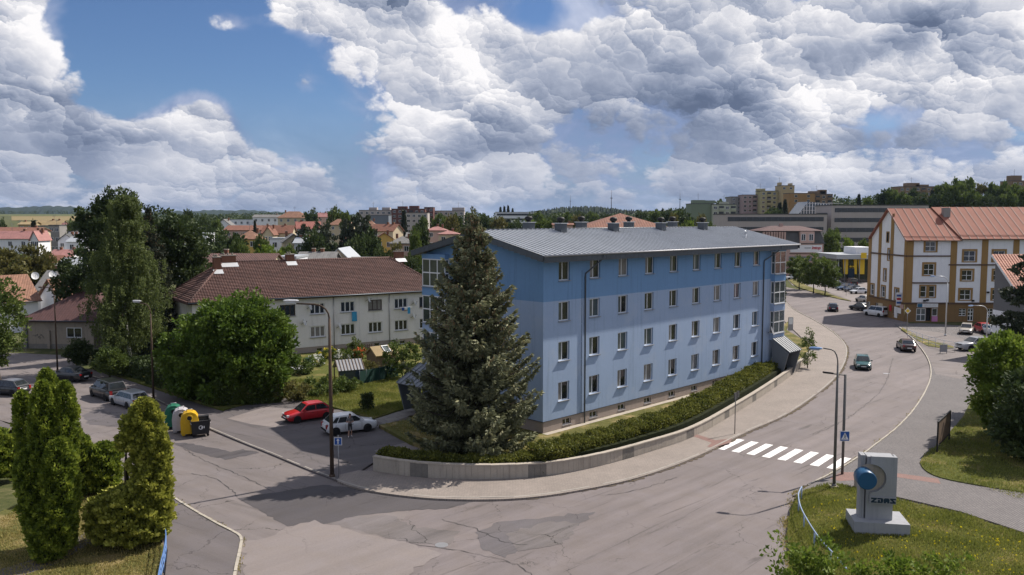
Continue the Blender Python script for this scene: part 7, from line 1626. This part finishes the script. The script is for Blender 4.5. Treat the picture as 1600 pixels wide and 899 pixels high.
# flat-roofed blocks
def block(name, px0, px1, ytop, Y, wm, label, floors, rz=0, depth=12, fm='frame_white', gm='glass', bands=False, base=None, towers=(), balc=(), cat='apartment block', group='blocks on the skyline', cw=3.0, top2=None):
    xm = XAT((px0+px1)/2, Y); L = (px1-px0)*Y/1300; b = hgt(xm, Y)-.1 if base is None else base; h = ZAT(ytop, Y)-b; T = empty(name, (xm, Y+depth/2, b), R(rz), label, cat, group); V = Vector; fh = 2.85 if not bands else 3.5
    m = MB(); m.bb(-L/2, L/2, -depth/2, depth/2, -1, h); m.build('wall', wm, T); m = MB(); m.bb(-L/2-.15, L/2+.15, -depth/2-.15, depth/2+.15, h+.002, h+.3); ro = m.build('roof', 'roof_tar', T)
    nc = max(2, int(L/cw)); n = min(floors, int((h-.5)/fh))
    for f in range(n):
        z = h-1.6-f*fh
        if bands:
            m = MB(); m.bb(-L/2+1.2, L/2-1.2, -depth/2-.06, -depth/2, z-.75, z+.75); wo = m.build('window_band', 'glass_band', T)
            m = MB()
            for i in range(int((L-2.4)/2.2)+1): m.bb(-L/2+1.2+i*2.2-.04, -L/2+1.2+i*2.2+.04, -depth/2-.1, -depth/2-.062, z-.75, z+.75)
            m.build('mullions', 'metal_dark', wo)
        else:
            for i in range(nc):
                x = -L/2+L*(i+.5)/nc
                if i in balc:
                    m = MB(); m.bb(x-1.3, x+1.3, -depth/2-.9, -depth/2-.8, z-1.3, z-.25); bo = m.build('balcony', 'wall_dim' if f % 2 else wm, T); m = MB(); m.bb(x-1.25, x+1.25, -depth/2-.03, -depth/2-.004, z-1.2, z+.9); m.build('balcony_recess', 'glass_band', bo)
                else:
                    o = put('window', far_win(1.7, 1.5, fm), T, Matrix.Translation((x, -depth/2, z))); put('pane', far_pane(1.7, 1.5, gm), o)
    for x, w, hh in towers: m = MB(); m.bb(x*L-w/2, x*L+w/2, -2.5, 2.5, h+.31, h+.3+hh); m.build('lift_tower', wm, T)
    if towers: x = towers[0][0]*L; m = MB(); m.tube([(x, 0, h), (x, 0, h+towers[0][2]+4)], .07, 5); m.tube([(x-.8, 0, h+towers[0][2]+3), (x+.8, 0, h+towers[0][2]+3)], .04, 4); m.build('aerial', 'metal_dark', T)
    return T
glassmat('glass_band', (.03, .033, .036), .15, .6)
block('apartment_block', 561, 612, 329, 525, 'panel_concrete', 'grey panel block above the pines in the town centre', 4, towers=((-.1, 5, 1.6), (.3, 5, 1.6)))
block('apartment_block', 574, 607, 337, 480, 'wall_steel', 'dark steel-blue cube building in front of the grey panel block', 0, group='blocks on the skyline', cat='building')
block('apartment_block', 612, 664, 327, 520, 'wall_redbrown', 'red-brown panel block left of the spruce top', 5, towers=((-.2, 6, 1.5), (.15, 6, 1.8)), balc=(3, 7, 11), fm='frame_white')
block('apartment_block', 634, 668, 333, 470, 'panel_concrete', 'low grey block in front of the red-brown panel block', 4)
block('apartment_block', 663, 677, 324.5, 530, 'wall_redbrown', 'narrow red-brown tower left of the spruce top', 2)
block('apartment_block', 677, 725, 330, 540, 'panel_concrete', 'long grey block just left of the spruce tip', 4, towers=((.3, 8, 2.0),))
block('white_block', 774, 845, 332, 600, 'wall_white', 'long white modern block right of the spruce tip', 3, bands=True, cat='office block')
block('green_block', 1079, 1113, 319, 430, 'wall_green', 'green panel block, left face, behind the blue roof', 0, towers=((-.05, 6.5, 1.8), (.45, 5, 1.6)), base=4); block('green_block', 1113, 1150, 320, 428, 'wall_palegreen', 'pale green panel block with balconies beside the green gable', 8, balc=(1, 3), base=4, towers=((.1, 4, 1.2),))
block('apartment_block', 1141, 1161, 308, 560, 'wall_dim', 'grey panel block at the left of the coloured row', 8, balc=(1,)); block('apartment_block', 1160, 1190, 305, 552, 'wall_rose', 'pink panel block in the coloured row', 8, balc=(2,)); block('apartment_block', 1188, 1222, 299, 545, 'wall_ochrepale', 'yellow panel block in the coloured row', 9, balc=(1, 3), towers=((-.4, 5, 1.5),)); block('apartment_block', 1219, 1240, 290.5, 540, 'wall_sand', 'tall sand-coloured tower block in the coloured row', 1, towers=((-.4, 1.5, 2.0), (.4, 1.5, 1.5)))
block('apartment_block', 1233, 1272, 302.5, 500, 'wall_orange', 'orange panel block gable at the right of the coloured row', 6, cw=7); block('apartment_block', 1272, 1300, 304, 503, 'wall_brown', 'ochre panel block with balconies at the right end of the row', 6, balc=(0, 2, 4), towers=((-.2, 9, 1.8), (.1, 4, 2.6)))
block('apartment_block', 1404, 1470, 292, 520, 'wall_brown', 'brown apartment block above the trees behind the red metal roof', 4, balc=(4, 6, 8), towers=((-.12, 8, 2.2), (.1, 8, 1.2))); block('apartment_block', 1579, 1640, 283, 480, 'wall_brown', 'brown apartment block at the right picture edge on the skyline', 3, towers=((-.3, 6, 3.0),))
# office building in long concrete bands
block('office_building', 1132, 1292, 335.5, 292, 'panel_concrete', 'long low concrete office with dark window bands', 4, bands=True, depth=16, cat='office block', group='concrete offices', base=0)
block('office_building', 1292, 1310, 334, 300, 'panel_concrete', 'concrete link between the two office blocks', 5, bands=True, depth=10, cat='office block', group='concrete offices', base=0)
block('office_building', 1299, 1450, 321.5, 296, 'panel_concrete', 'taller concrete office with window bands left of the corner building', 6, bands=True, depth=16, cat='office block', group='concrete offices', base=0)
x0, x1 = XAT(1236, 330), XAT(1304, 330); zb, zt = ZAT(336, 330), ZAT(316, 330); T = empty('glass_roof', ((x0+x1)/2, 330, 0), 0, 'white glazed sloping roof on the concrete office', 'roof'); m = MB(); prf = [Vector((x0, 322, zb-8)), Vector((x1, 322, zb-8)), Vector((x1, 322, ZAT(322, 322))), Vector((XAT(1262, 322), 322, zt)), Vector((x0, 322, zb))]; m.prism(prf, (0, 12, 0)); m.build('glazing', 'glass_blue', T, True)
for i in range(17):
    x = x0+(x1-x0)*i/16; zt_ = float(np.interp(x, [x0, XAT(1262, 322), x1], [zb, zt, ZAT(322, 322)])); m = MB(); m.bb(x-.12, x+.12, 321.8, 321.95, zb-4, zt_); m.build('mullion', 'frame_white', T, True)
for i in range(5):
    z = zb-1+i*1.35; xs_ = float(np.interp(z, [zb, zt], [x0, XAT(1262, 322)])); m = MB(); m.bb(max(x0, xs_), x1, 321.7, 321.79, z-.06, z+.06); m.build('transom', 'frame_white', T, True)
# shop with mansard roof and red lettering
def intop():
    Y = 238; x0, x1 = XAT(1188, Y), XAT(1288, Y); T = empty('mansard_shop', ((x0+x1)/2, Y, 0), 0, 'pink shop building with a dark mansard roof and red lettering', 'building'); V = Vector
    z1, z2, z3 = ZAT(381, Y), ZAT(361, Y), ZAT(353, Y+6); m = MB(); m.bb(x0, x1, Y, Y+12, -.3, z1); m.build('wall', 'wall_pink', T, True)
    m = MB(); a = [V((x0-.3, Y-.4, z1)), V((x1+.3, Y-.4, z1)), V((x1+.3, Y+12.4, z1)), V((x0-.3, Y+12.4, z1))]; b = [V((x0+.8, Y+.8, z2)), V((x1-.8, Y+.8, z2)), V((x1-.8, Y+11, z2)), V((x0+.8, Y+11, z2))]
    for i in range(4): j = (i+1) % 4; m.poly([a[i], a[j], b[j], b[i]])
    m.poly(a[::-1]); m.build('mansard', 'roof_tar', T, True)
    m = MB(); c = [V((x0-.2, Y-.1, z2)), V((x1+.1, Y-.1, z2)), V((x1+.1, Y+12, z2)), V((x0-.2, Y+12, z2))]; e, f = V((x0+5, Y+6, z3)), V((x1-5, Y+6, z3))
    for q in ([c[0], c[1], f, e], [c[1], c[2], f], [c[2], c[3], e, f], [c[3], c[0], e], c[::-1]): m.poly(q)
    m.build('roof', 'tile_maroon', T, True); m = MB(); m.bb(XAT(1229, Y), XAT(1234, Y), Y+5.5, Y+6.5, z3-.5, z3+.7); m.build('chimney', 'wall_pink', T, True)
    zc = (z1+z2)/2; dx0, dx1 = XAT(1250, Y), XAT(1272.5, Y); m = MB(); m.bb(dx0, dx1, Y-.5, Y+1.5, z1+.2, z2-.2); do = m.build('dormer', 'wall_pink', T, True)
    for x in (dx0+.95, dx1-.95): o = put('window', far_win(1.25, 1.9, 'frame_white'), do, Matrix.Translation((x, Y-.5, zc)), True); put('pane', far_pane(1.25, 1.9, 'glass'), o)
    for i in range(9): x = XAT(1194+i*4.1, Y); m = MB(); m.bb(x-.22, x+.22, Y-.35, Y+1, z1+.3, z2-.3); m.build('dormer_pier', 'wall_pink', T, True)
    sx0, sx1, sz0, sz1 = XAT(1236, Y), XAT(1285.5, Y), ZAT(394.5, Y), ZAT(383, Y); m = MB(); m.bb(sx0, sx1, Y-.12, Y-.02, sz0, sz1); sg = m.build('sign_board', 'frame_white', T, True)
    m = MB(); m.bb(sx0-.2, sx1+.3, Y-.1, Y-.02, sz0-.5, sz0-.28); m.build('belt_course', 'belt_brown', T, True)
    cu = bpy.data.curves.new('lettering', 'FONT'); cu.body = 'intop'; cu.size = 1.2; cu.extrude = .03; cu.offset = .03; cu.shear = .25; ob = bpy.data.objects.new('tmp', cu); COL.objects.link(ob); dg = bpy.context.evaluated_depsgraph_get(); me = bpy.data.meshes.new_from_object(ob.evaluated_get(dg)); bpy.data.objects.remove(ob); me.materials.clear(); setmats(me, 'red_sign')
    put('lettering', me, sg, frame(V((XAT(1269.3, Y), Y-.17, ZAT(389.5, Y))), V((1, 0, 0)), V((0, 0, 1)), V((0, -1, 0))), True)
    m = MB(); m.bb(XAT(1258, Y), XAT(1268, Y), Y-.16, Y-.122, ZAT(388.2, Y), ZAT(387.2, Y)); m.build('sign_line', 'roof_tar', sg, True)
    for px in (1196, 1206, 1216, 1226): o = put('window', far_win(1.2, 1.6, 'frame_white'), T, Matrix.Translation((XAT(px, Y), Y, ZAT(389, Y))), True); put('pane', far_pane(1.2, 1.6, 'glass'), o)
    m = MB(); m.bb(XAT(1234, Y), XAT(1270, Y), Y-.1, Y-.02, ZAT(408, Y), ZAT(401, Y)); m.build('poster_strip', 'wall_steel', T, True)
intop()
# flat yellow shop
def yshop():
    Y = 216; x0, x1 = XAT(1311, Y), XAT(1372, Y); V = Vector; T = empty('yellow_shop', ((x0+x1)/2, Y, 0), 0, 'low flat-roofed shop with yellow panels beside the corner building', 'shop'); zt, zb = ZAT(398, Y), ZAT(405, Y)
    m = MB(); m.bb(x0+.3, x1, Y+1.5, Y+14, -.3, zt-.2); m.build('wall', 'wall_dim', T, True); m = MB(); m.bb(x0-.5, x1, Y-.6, Y+14.5, zb, zt); m.build('roof_slab', 'roof_tin', T, True)
    m = MB(); m.bb(XAT(1344, Y), x1, Y+2, Y+10, zt, ZAT(387, Y)); m.build('roof_box', 'wall_white', T, True); m = MB(); m.bb(XAT(1345.5, Y), XAT(1354, Y), Y-.8, Y-.62, zb+.2, zt+.5); sg = m.build('shop_sign', 'sign_yellow', T, True)
    m = MB(); m.bb(x0+.4, x1, Y+1.3, Y+1.48, .1, zb-.1); m.build('shop_window', 'glass', T, True)
    for a, b in ((1324, 1330), (1341, 1344), (1348, 1356)): m = MB(); m.prism([V((XAT(a, Y), Y+1.0, ZAT(429, Y))), V((XAT(b, Y), Y+1.0, ZAT(429, Y))), V((XAT(b, Y), Y+1.0, zb-.1)), V((XAT(a, Y)-.4, Y+1.0, zb-.1))], (0, .2, 0)); m.build('yellow_panel', 'sign_yellow', T, True)
    for a in (1312, 1322, 1345): m = MB(); m.tube([V((XAT(a, Y), Y-.2, 0)), V((XAT(a, Y), Y-.2, zb))], .12, 8); m.build('canopy_post', 'metal_grey', T, True)
    m = MB(); m.bb(XAT(1330.5, Y), XAT(1340, Y), Y+.9, Y+1.2, .2, ZAT(420, Y)); m.build('display_stand', 'letter_dark', T, True)
    for k_, (a, z) in enumerate(((1334, 417), (1338.5, 417), (1333.5, 421), (1338, 421))): m = MB(); m.bb(XAT(a, Y)-.22, XAT(a, Y)+.22, Y+.95, Y+1.2, ZAT(z, Y)-.2, ZAT(z, Y)+.2); m.build('yellow_symbol', 'sign_yellow', T, True)
yshop()
# ------------------------------------------------------------------ trees behind: a few kinds, copied one by one
KIND = {}
def proto(key, lobes, n, size, leaf, trunk, **kw):
    me, cc = crown_mesh(lobes, n, size, leaf, **kw); m = MB(); m.tube([(0, 0, -.5), (0, 0, 4.5), (0, 0, 8)], [trunk*1.2, trunk*.8, trunk*.2], 6)
    rr = random.Random(1)
    for i in range(5): q = Vector(cc[rr.randrange(len(cc))]); m.tube([(0, 0, rr.uniform(2.5, 5)), q], [trunk*.4, .03], 4)
    KIND[key] = (me, m.mesh('trunk', 'bark'))
RL = [(0, 0, 6.2, 3.3, 3.3, 3.4), (-1.9, .6, 5.0, 2.3, 2.2, 2.6), (1.9, -.5, 5.2, 2.3, 2.2, 2.6), (.5, -.6, 8.0, 2.1, 2, 1.9), (-1.2, -.8, 7.4, 1.8, 1.8, 1.7), (.2, -1.6, 4.0, 2.6, 1.6, 2.2)]
RL2 = [(0, 0, 6.6, 2.6, 2.6, 3.2), (-1.4, 0, 4.6, 2.2, 2, 2.6), (1.5, 0, 5.4, 2.0, 2, 2.3), (-.6, -.5, 8.4, 1.5, 1.5, 1.6), (1.2, 0, 7.6, 1.3, 1.3, 1.4)]
for key, lf in (('mid', 'leaf_mid'), ('dark', 'leaf_dark'), ('olive', 'leaf_olive'), ('bright', 'leaf_bright')): proto(key, RL, 3600, .62, lf, .28, seed=len(key)+100, clump=.95, per=45, fill=.5); proto(key+'2', RL2, 3200, .6, lf, .24, seed=len(key)+120, clump=.85, per=45, fill=.6)
proto('pine', [(0, 0, 8.6, 1.6, 1.6, 1.2), (-1.2, 0, 7.2, 1.8, 1.5, .9), (1.3, 0, 6.6, 1.8, 1.5, .9), (-.8, 0, 5.4, 2.0, 1.6, .9), (.9, 0, 4.6, 1.8, 1.6, .8)], 2800, .55, 'needle_dark', .22, seed=140, clump=.7, per=45, flat=.5)
def cone_proto(key, leaf, R0, seed):
    r = np.random.default_rng(seed); n = 3600; t = r.random(n)**.8; a = r.random(n)*6.28; rad = R0*(1-t)**.9*(.6+.4*np.abs(np.sin(t*42)))*(1-.3*r.random(n)**2)+.05; P = np.stack([np.cos(a)*rad, np.sin(a)*rad, .6+9.3*t], 1)
    V, F = cards(P, np.stack([np.cos(a), np.sin(a), np.full(n, -.35)], 1)+r.normal(size=(n, 3))*.35, .75*(.6+.7*r.random(n)), .3); KIND[key] = (npmesh('crown', V, F, leaf, np.clip(.6*r.random(n)+.3*np.abs(np.sin(t*42)), 0, 1)), MB().tube([(0, 0, -.5), (0, 0, 9.6)], [.25, .03], 6).mesh('trunk', 'bark_spruce'))
cone_proto('spruce', 'needle_dark', 2.3, 150); cone_proto('narrow', 'needle_dark', 1.5, 151)
ZONES = [(55, 'at the left edge of the town'), (140, 'left of the birch'), (330, 'between birch and brown-tiled roof'), (430, 'above the brown-tiled roof, left end'), (500, 'above the brown-tiled roof, middle'), (580, 'above the brown-tiled roof, right end'), (720, 'left of the spruce tip'), (860, 'right of the spruce tip'), (1070, 'behind the roof vents'), (1160, 'below the green panel block'), (1345, 'in front of the concrete offices'), (1440, 'above the left end of the red metal roof'), (1530, 'above the middle of the red metal roof'), (9999, 'above the right end of the red metal roof')]
KN = {'mid': ('rounded green tree', 'leafy_tree'), 'dark': ('rounded dark green tree', 'leafy_tree'), 'olive': ('olive-coloured tree', 'leafy_tree'), 'bright': ('light green tree', 'leafy_tree'), 'pine': ('dark pine', 'pine_tree'), 'spruce': ('dark conical spruce', 'conifer_tree'), 'narrow': ('narrow dark conifer', 'conifer_tree')}
TREES = [  # px, ytop, Y, width px, kind
 (8, 392, 150, 66, 'olive'), (48, 388, 160, 56, 'olive2'), (68, 398, 165, 34, 'olive'), (2, 344, 330, 18, 'dark'), (52, 345, 275, 12, 'narrow'), (123, 340, 265, 28, 'dark2'), (110, 346, 280, 14, 'mid'), (290, 332, 300, 30, 'dark2'), (318, 339, 290, 26, 'dark'), (338, 345, 320, 20, 'mid2'), (350, 362, 190, 74, 'dark'), (306, 372, 175, 40, 'dark2'), (372, 378, 180, 30, 'mid'), (407, 371, 205, 24, 'mid'), (398, 345, 300, 10, 'spruce'), (425, 384, 175, 44, 'bright'), (405, 388, 170, 40, 'bright2'), (448, 386, 180, 28, 'mid2'),
 (487, 329, 380, 26, 'dark'), (525, 327, 360, 30, 'mid'), (540, 334, 340, 18, 'mid2'), (476, 352, 205, 36, 'pine'), (502, 348, 200, 40, 'pine'), (490, 362, 190, 50, 'dark'), (548, 340, 190, 34, 'pine'), (566, 334, 188, 36, 'pine'), (578, 362, 185, 36, 'dark2'), (556, 372, 180, 40, 'dark'), (596, 388, 172, 40, 'dark'), (620, 384, 170, 30, 'olive'), (631, 329, 330, 16, 'spruce'), (658, 348, 205, 26, 'dark2'), (648, 360, 200, 22, 'mid'), (662, 340, 380, 14, 'mid'), (690, 338, 330, 36, 'mid'), (712, 337, 340, 34, 'dark'), (706, 340, 300, 30, 'olive'), (640, 400, 165, 30, 'dark'),
 (733, 334, 420, 22, 'mid2'), (757, 337, 380, 26, 'dark'), (782, 324, 620, 9, 'spruce'), (788, 323, 630, 9, 'spruce'), (794, 322, 640, 9, 'spruce'), (801, 326, 620, 8, 'spruce'), (779, 343, 330, 36, 'olive'), (806, 345, 300, 34, 'dark'), (830, 344, 300, 36, 'bright'), (846, 341, 300, 30, 'mid'), (828, 334, 480, 12, 'dark'), (840, 332, 500, 18, 'mid'), (868, 338, 360, 32, 'dark'), (888, 335, 380, 26, 'mid'), (902, 340, 320, 26, 'olive'), (905, 331, 560, 20, 'dark'), (925, 333, 520, 26, 'mid'), (945, 334, 520, 18, 'dark'), (858, 346, 280, 20, 'mid2'),
 (1000, 331, 480, 24, 'dark'), (1024, 330, 470, 30, 'mid'), (1044, 329, 460, 28, 'dark'), (1062, 332, 440, 28, 'mid'), (1075, 336, 380, 30, 'dark2'), (1052, 338, 300, 22, 'olive'), (1035, 326, 600, 7, 'spruce'), (1083, 346, 260, 26, 'bright'), (1096, 340, 270, 24, 'olive'), (1070, 350, 230, 22, 'mid'), (1112, 352, 240, 20, 'mid'), (1207, 324, 420, 16, 'dark'), (1218, 317, 430, 14, 'spruce'), (1226, 312, 440, 12, 'spruce'), (1199, 331, 400, 12, 'mid'),
 (1299, 362, 262, 28, 'mid'), (1305, 360, 270, 20, 'mid2'), (1326, 372, 256, 26, 'bright'), (1351, 376, 258, 22, 'mid'), (1290, 380, 262, 14, 'mid2'),
 (1341, 304, 420, 12, 'spruce'), (1356, 310, 415, 14, 'mid'), (1378, 299, 430, 30, 'dark2'), (1392, 297, 425, 24, 'mid2'), (1410, 303, 420, 30, 'mid'), (1440, 305, 410, 34, 'dark'), (1455, 298, 405, 14, 'spruce'), (1428, 296, 440, 24, 'dark2'), (1470, 290, 400, 34, 'mid2'), (1492, 284, 390, 36, 'mid'), (1508, 283, 395, 34, 'mid2'), (1532, 291, 392, 30, 'olive'), (1552, 290, 390, 30, 'mid2'), (1570, 289, 388, 32, 'mid'), (1590, 292, 386, 34, 'mid2'), (1610, 292, 380, 34, 'mid'), (1465, 305, 395, 30, 'dark'), (1520, 301, 385, 36, 'mid'), (1545, 305, 380, 36, 'dark'), (1575, 303, 380, 40, 'mid')]
rt = random.Random(12)
for i in range(46):                                # more greenery between the roofs, kept below them
    px = rt.uniform(-10, 760); Y = rt.uniform(185, 420); TREES.append((px, ZAT and 343+(16.4-hgt(XAT(px, Y), Y)-rt.uniform(5.5, 9.0))*1300/Y, Y, rt.uniform(5, 9)*1300/Y, rt.choice(['mid', 'dark', 'olive', 'mid2', 'dark2', 'bright'])))
for i in range(26):
    px = rt.uniform(1080, 1420); Y = rt.uniform(330, 420); TREES.append((px, 343+(16.4-hgt(XAT(px, Y), Y)-rt.uniform(6, 10))*1300/Y, Y, rt.uniform(6, 10)*1300/Y, rt.choice(['mid', 'dark', 'olive', 'mid2', 'dark2'])))
for i in range(34):
    px = rt.uniform(700, 1090); Y = rt.uniform(330, 620); TREES.append((px, 343+(16.4-hgt(XAT(px, Y), Y)-rt.uniform(7, 13))*1300/Y, Y, rt.uniform(7, 12)*1300/Y, rt.choice(['mid', 'dark', 'dark2', 'mid2', 'spruce'])))
made = []
for px, yt, Y, w, kd in TREES:
    x = XAT(px, Y); b = hgt(x, Y)-.1; h = max(3.5, ZAT(yt, Y)-b); W = w*Y/1300; kk = kd.rstrip('2'); me, tr = KIND[kd]; wd = {'pine': 5.4, 'spruce': 4.6, 'narrow': 3.0}.get(kk, 8.2 if kd == kk else 6.8); sc = (W/wd, W/wd, h/9.9)
    if kd not in ('spruce', 'narrow', 'pine') and h > 2.2*W: sc = (sc[0]*1.15, sc[1]*1.15, sc[2])
    T = empty(KN[kk][1], (x, Y, b), rt.uniform(0, 6.28), None, 'tree', 'trees among the far roofs', sc); put('crown', me, T); put('trunk', tr, T); made.append((px, kk, Y, T))
cnt = {}
for px, kk, Y, T in sorted(made, key=lambda q: q[0]):
    z = next(n for lim, n in ZONES if px < lim); cnt.setdefault((kk, z), []).append((T, Y))
ORD = ['first', 'second', 'third', 'fourth', 'fifth', 'sixth', 'seventh', 'eighth', 'ninth', 'tenth', 'eleventh', 'twelfth', '13th', '14th', '15th', '16th', '17th', '18th', '19th', '20th', '21st', '22nd']
for (kk, z), l in cnt.items():
    for i, (T, Y) in enumerate(l): T['label'] = f"{KN[kk][0]} {z}" + ('' if len(l) == 1 else f", {ORD[min(i, 21)]} from left")
# dense woodland strips that read as one mass
def wood(name, label, px0, px1, Y0, Y1, n, hh, seed, kd):
    r = np.random.default_rng(seed); P, D, S, rv = [], [], [], []
    for i in range(n):
        px = r.uniform(px0, px1); Y = r.uniform(Y0, Y1); x = XAT(px, Y); b = hgt(x, Y); h = hh*(.7+.5*r.random()); m = 60; con = r.random() < .4; t = r.random(m); a = r.random(m)*6.28; rad = (h*.22*(1-t)+.2) if con else h*.42*np.sqrt(np.clip(1-(2*t-1)**2, 0.02, 1)); tint = r.random()*.6
        P.append(np.stack([x+np.cos(a)*rad, Y+np.sin(a)*rad, b+h*(.12+.88*t)], 1)); D.append(np.stack([np.cos(a), np.sin(a), np.full(m, .3)], 1)+r.normal(size=(m, 3))*.5); S.append(np.full(m, h*.16)); rv.append(np.clip(tint+.4*r.random(m), 0, 1))
    P, D, S, rv = map(np.concatenate, (P, D, S, rv)); V, F = cards(P, D, S, S*.7); tag(put(name, npmesh(name, V, F, kd, rv)), label, 'wood', kind='stuff')
wood('woodland', 'distant belt of trees along the town horizon', 150, 900, 520, 1100, 760, 11, 1, 'leaf_dark'); wood('woodland', 'wooded slope on the horizon behind the apartment blocks', 860, 1660, 560, 1000, 1000, 12, 2, 'leaf_dark')
wood('woodland', 'far spruce wood on the low hill right of the spruce tip', 830, 1090, 1480, 1640, 700, 14, 3, 'needle_dark'); wood('woodland', 'far tree rows below the blue hills at the left', -60, 520, 2330, 2600, 260, 9, 4, 'leaf_dark')
for px, Y, h in ((955, 1200, 45), (891, 1700, 50), (1062, 1300, 40)):
    x = XAT(px, Y); b = hgt(x, Y); m = MB(); m.tube([(x, Y, b), (x, Y, b+h)], [.9, .25], 5); T = empty('radio_mast', (x, Y, b), 0, {955: 'thin radio mast above the orange hip roof', 891: 'faint mast on the wooded hill right of the spruce', 1062: 'thin mast left of the green panel block'}[px], 'mast'); m.build('lattice_tower', 'metal_dark', T, True); m = MB(); m.box((x, Y, b+h*.75), (1.6, 1.0, .5)); m.build('antenna', 'metal_dark', T, True)
# ------------------------------------------------------------------ the air
m = MB(); m.bb(-9500, 9500, -80, 9300, -3, 115); hz_ = m.build('haze', 'air' if 'air' in MAT else MAT.setdefault('air', bpy.data.materials.new('air'))); tag(hz_, kind='stuff')
am = MAT['air']; am.use_nodes = True; nt = am.node_tree; nt.nodes.clear(); ou = nt.nodes.new('ShaderNodeOutputMaterial'); vp = nt.nodes.new('ShaderNodeVolumePrincipled'); vp.inputs['Color'].default_value = (.50, .68, 1.0, 1); vp.inputs['Density'].default_value = .00003; vp.inputs['Anisotropy'].default_value = .2; nt.links.new(vp.outputs[0], ou.inputs['Volume'])
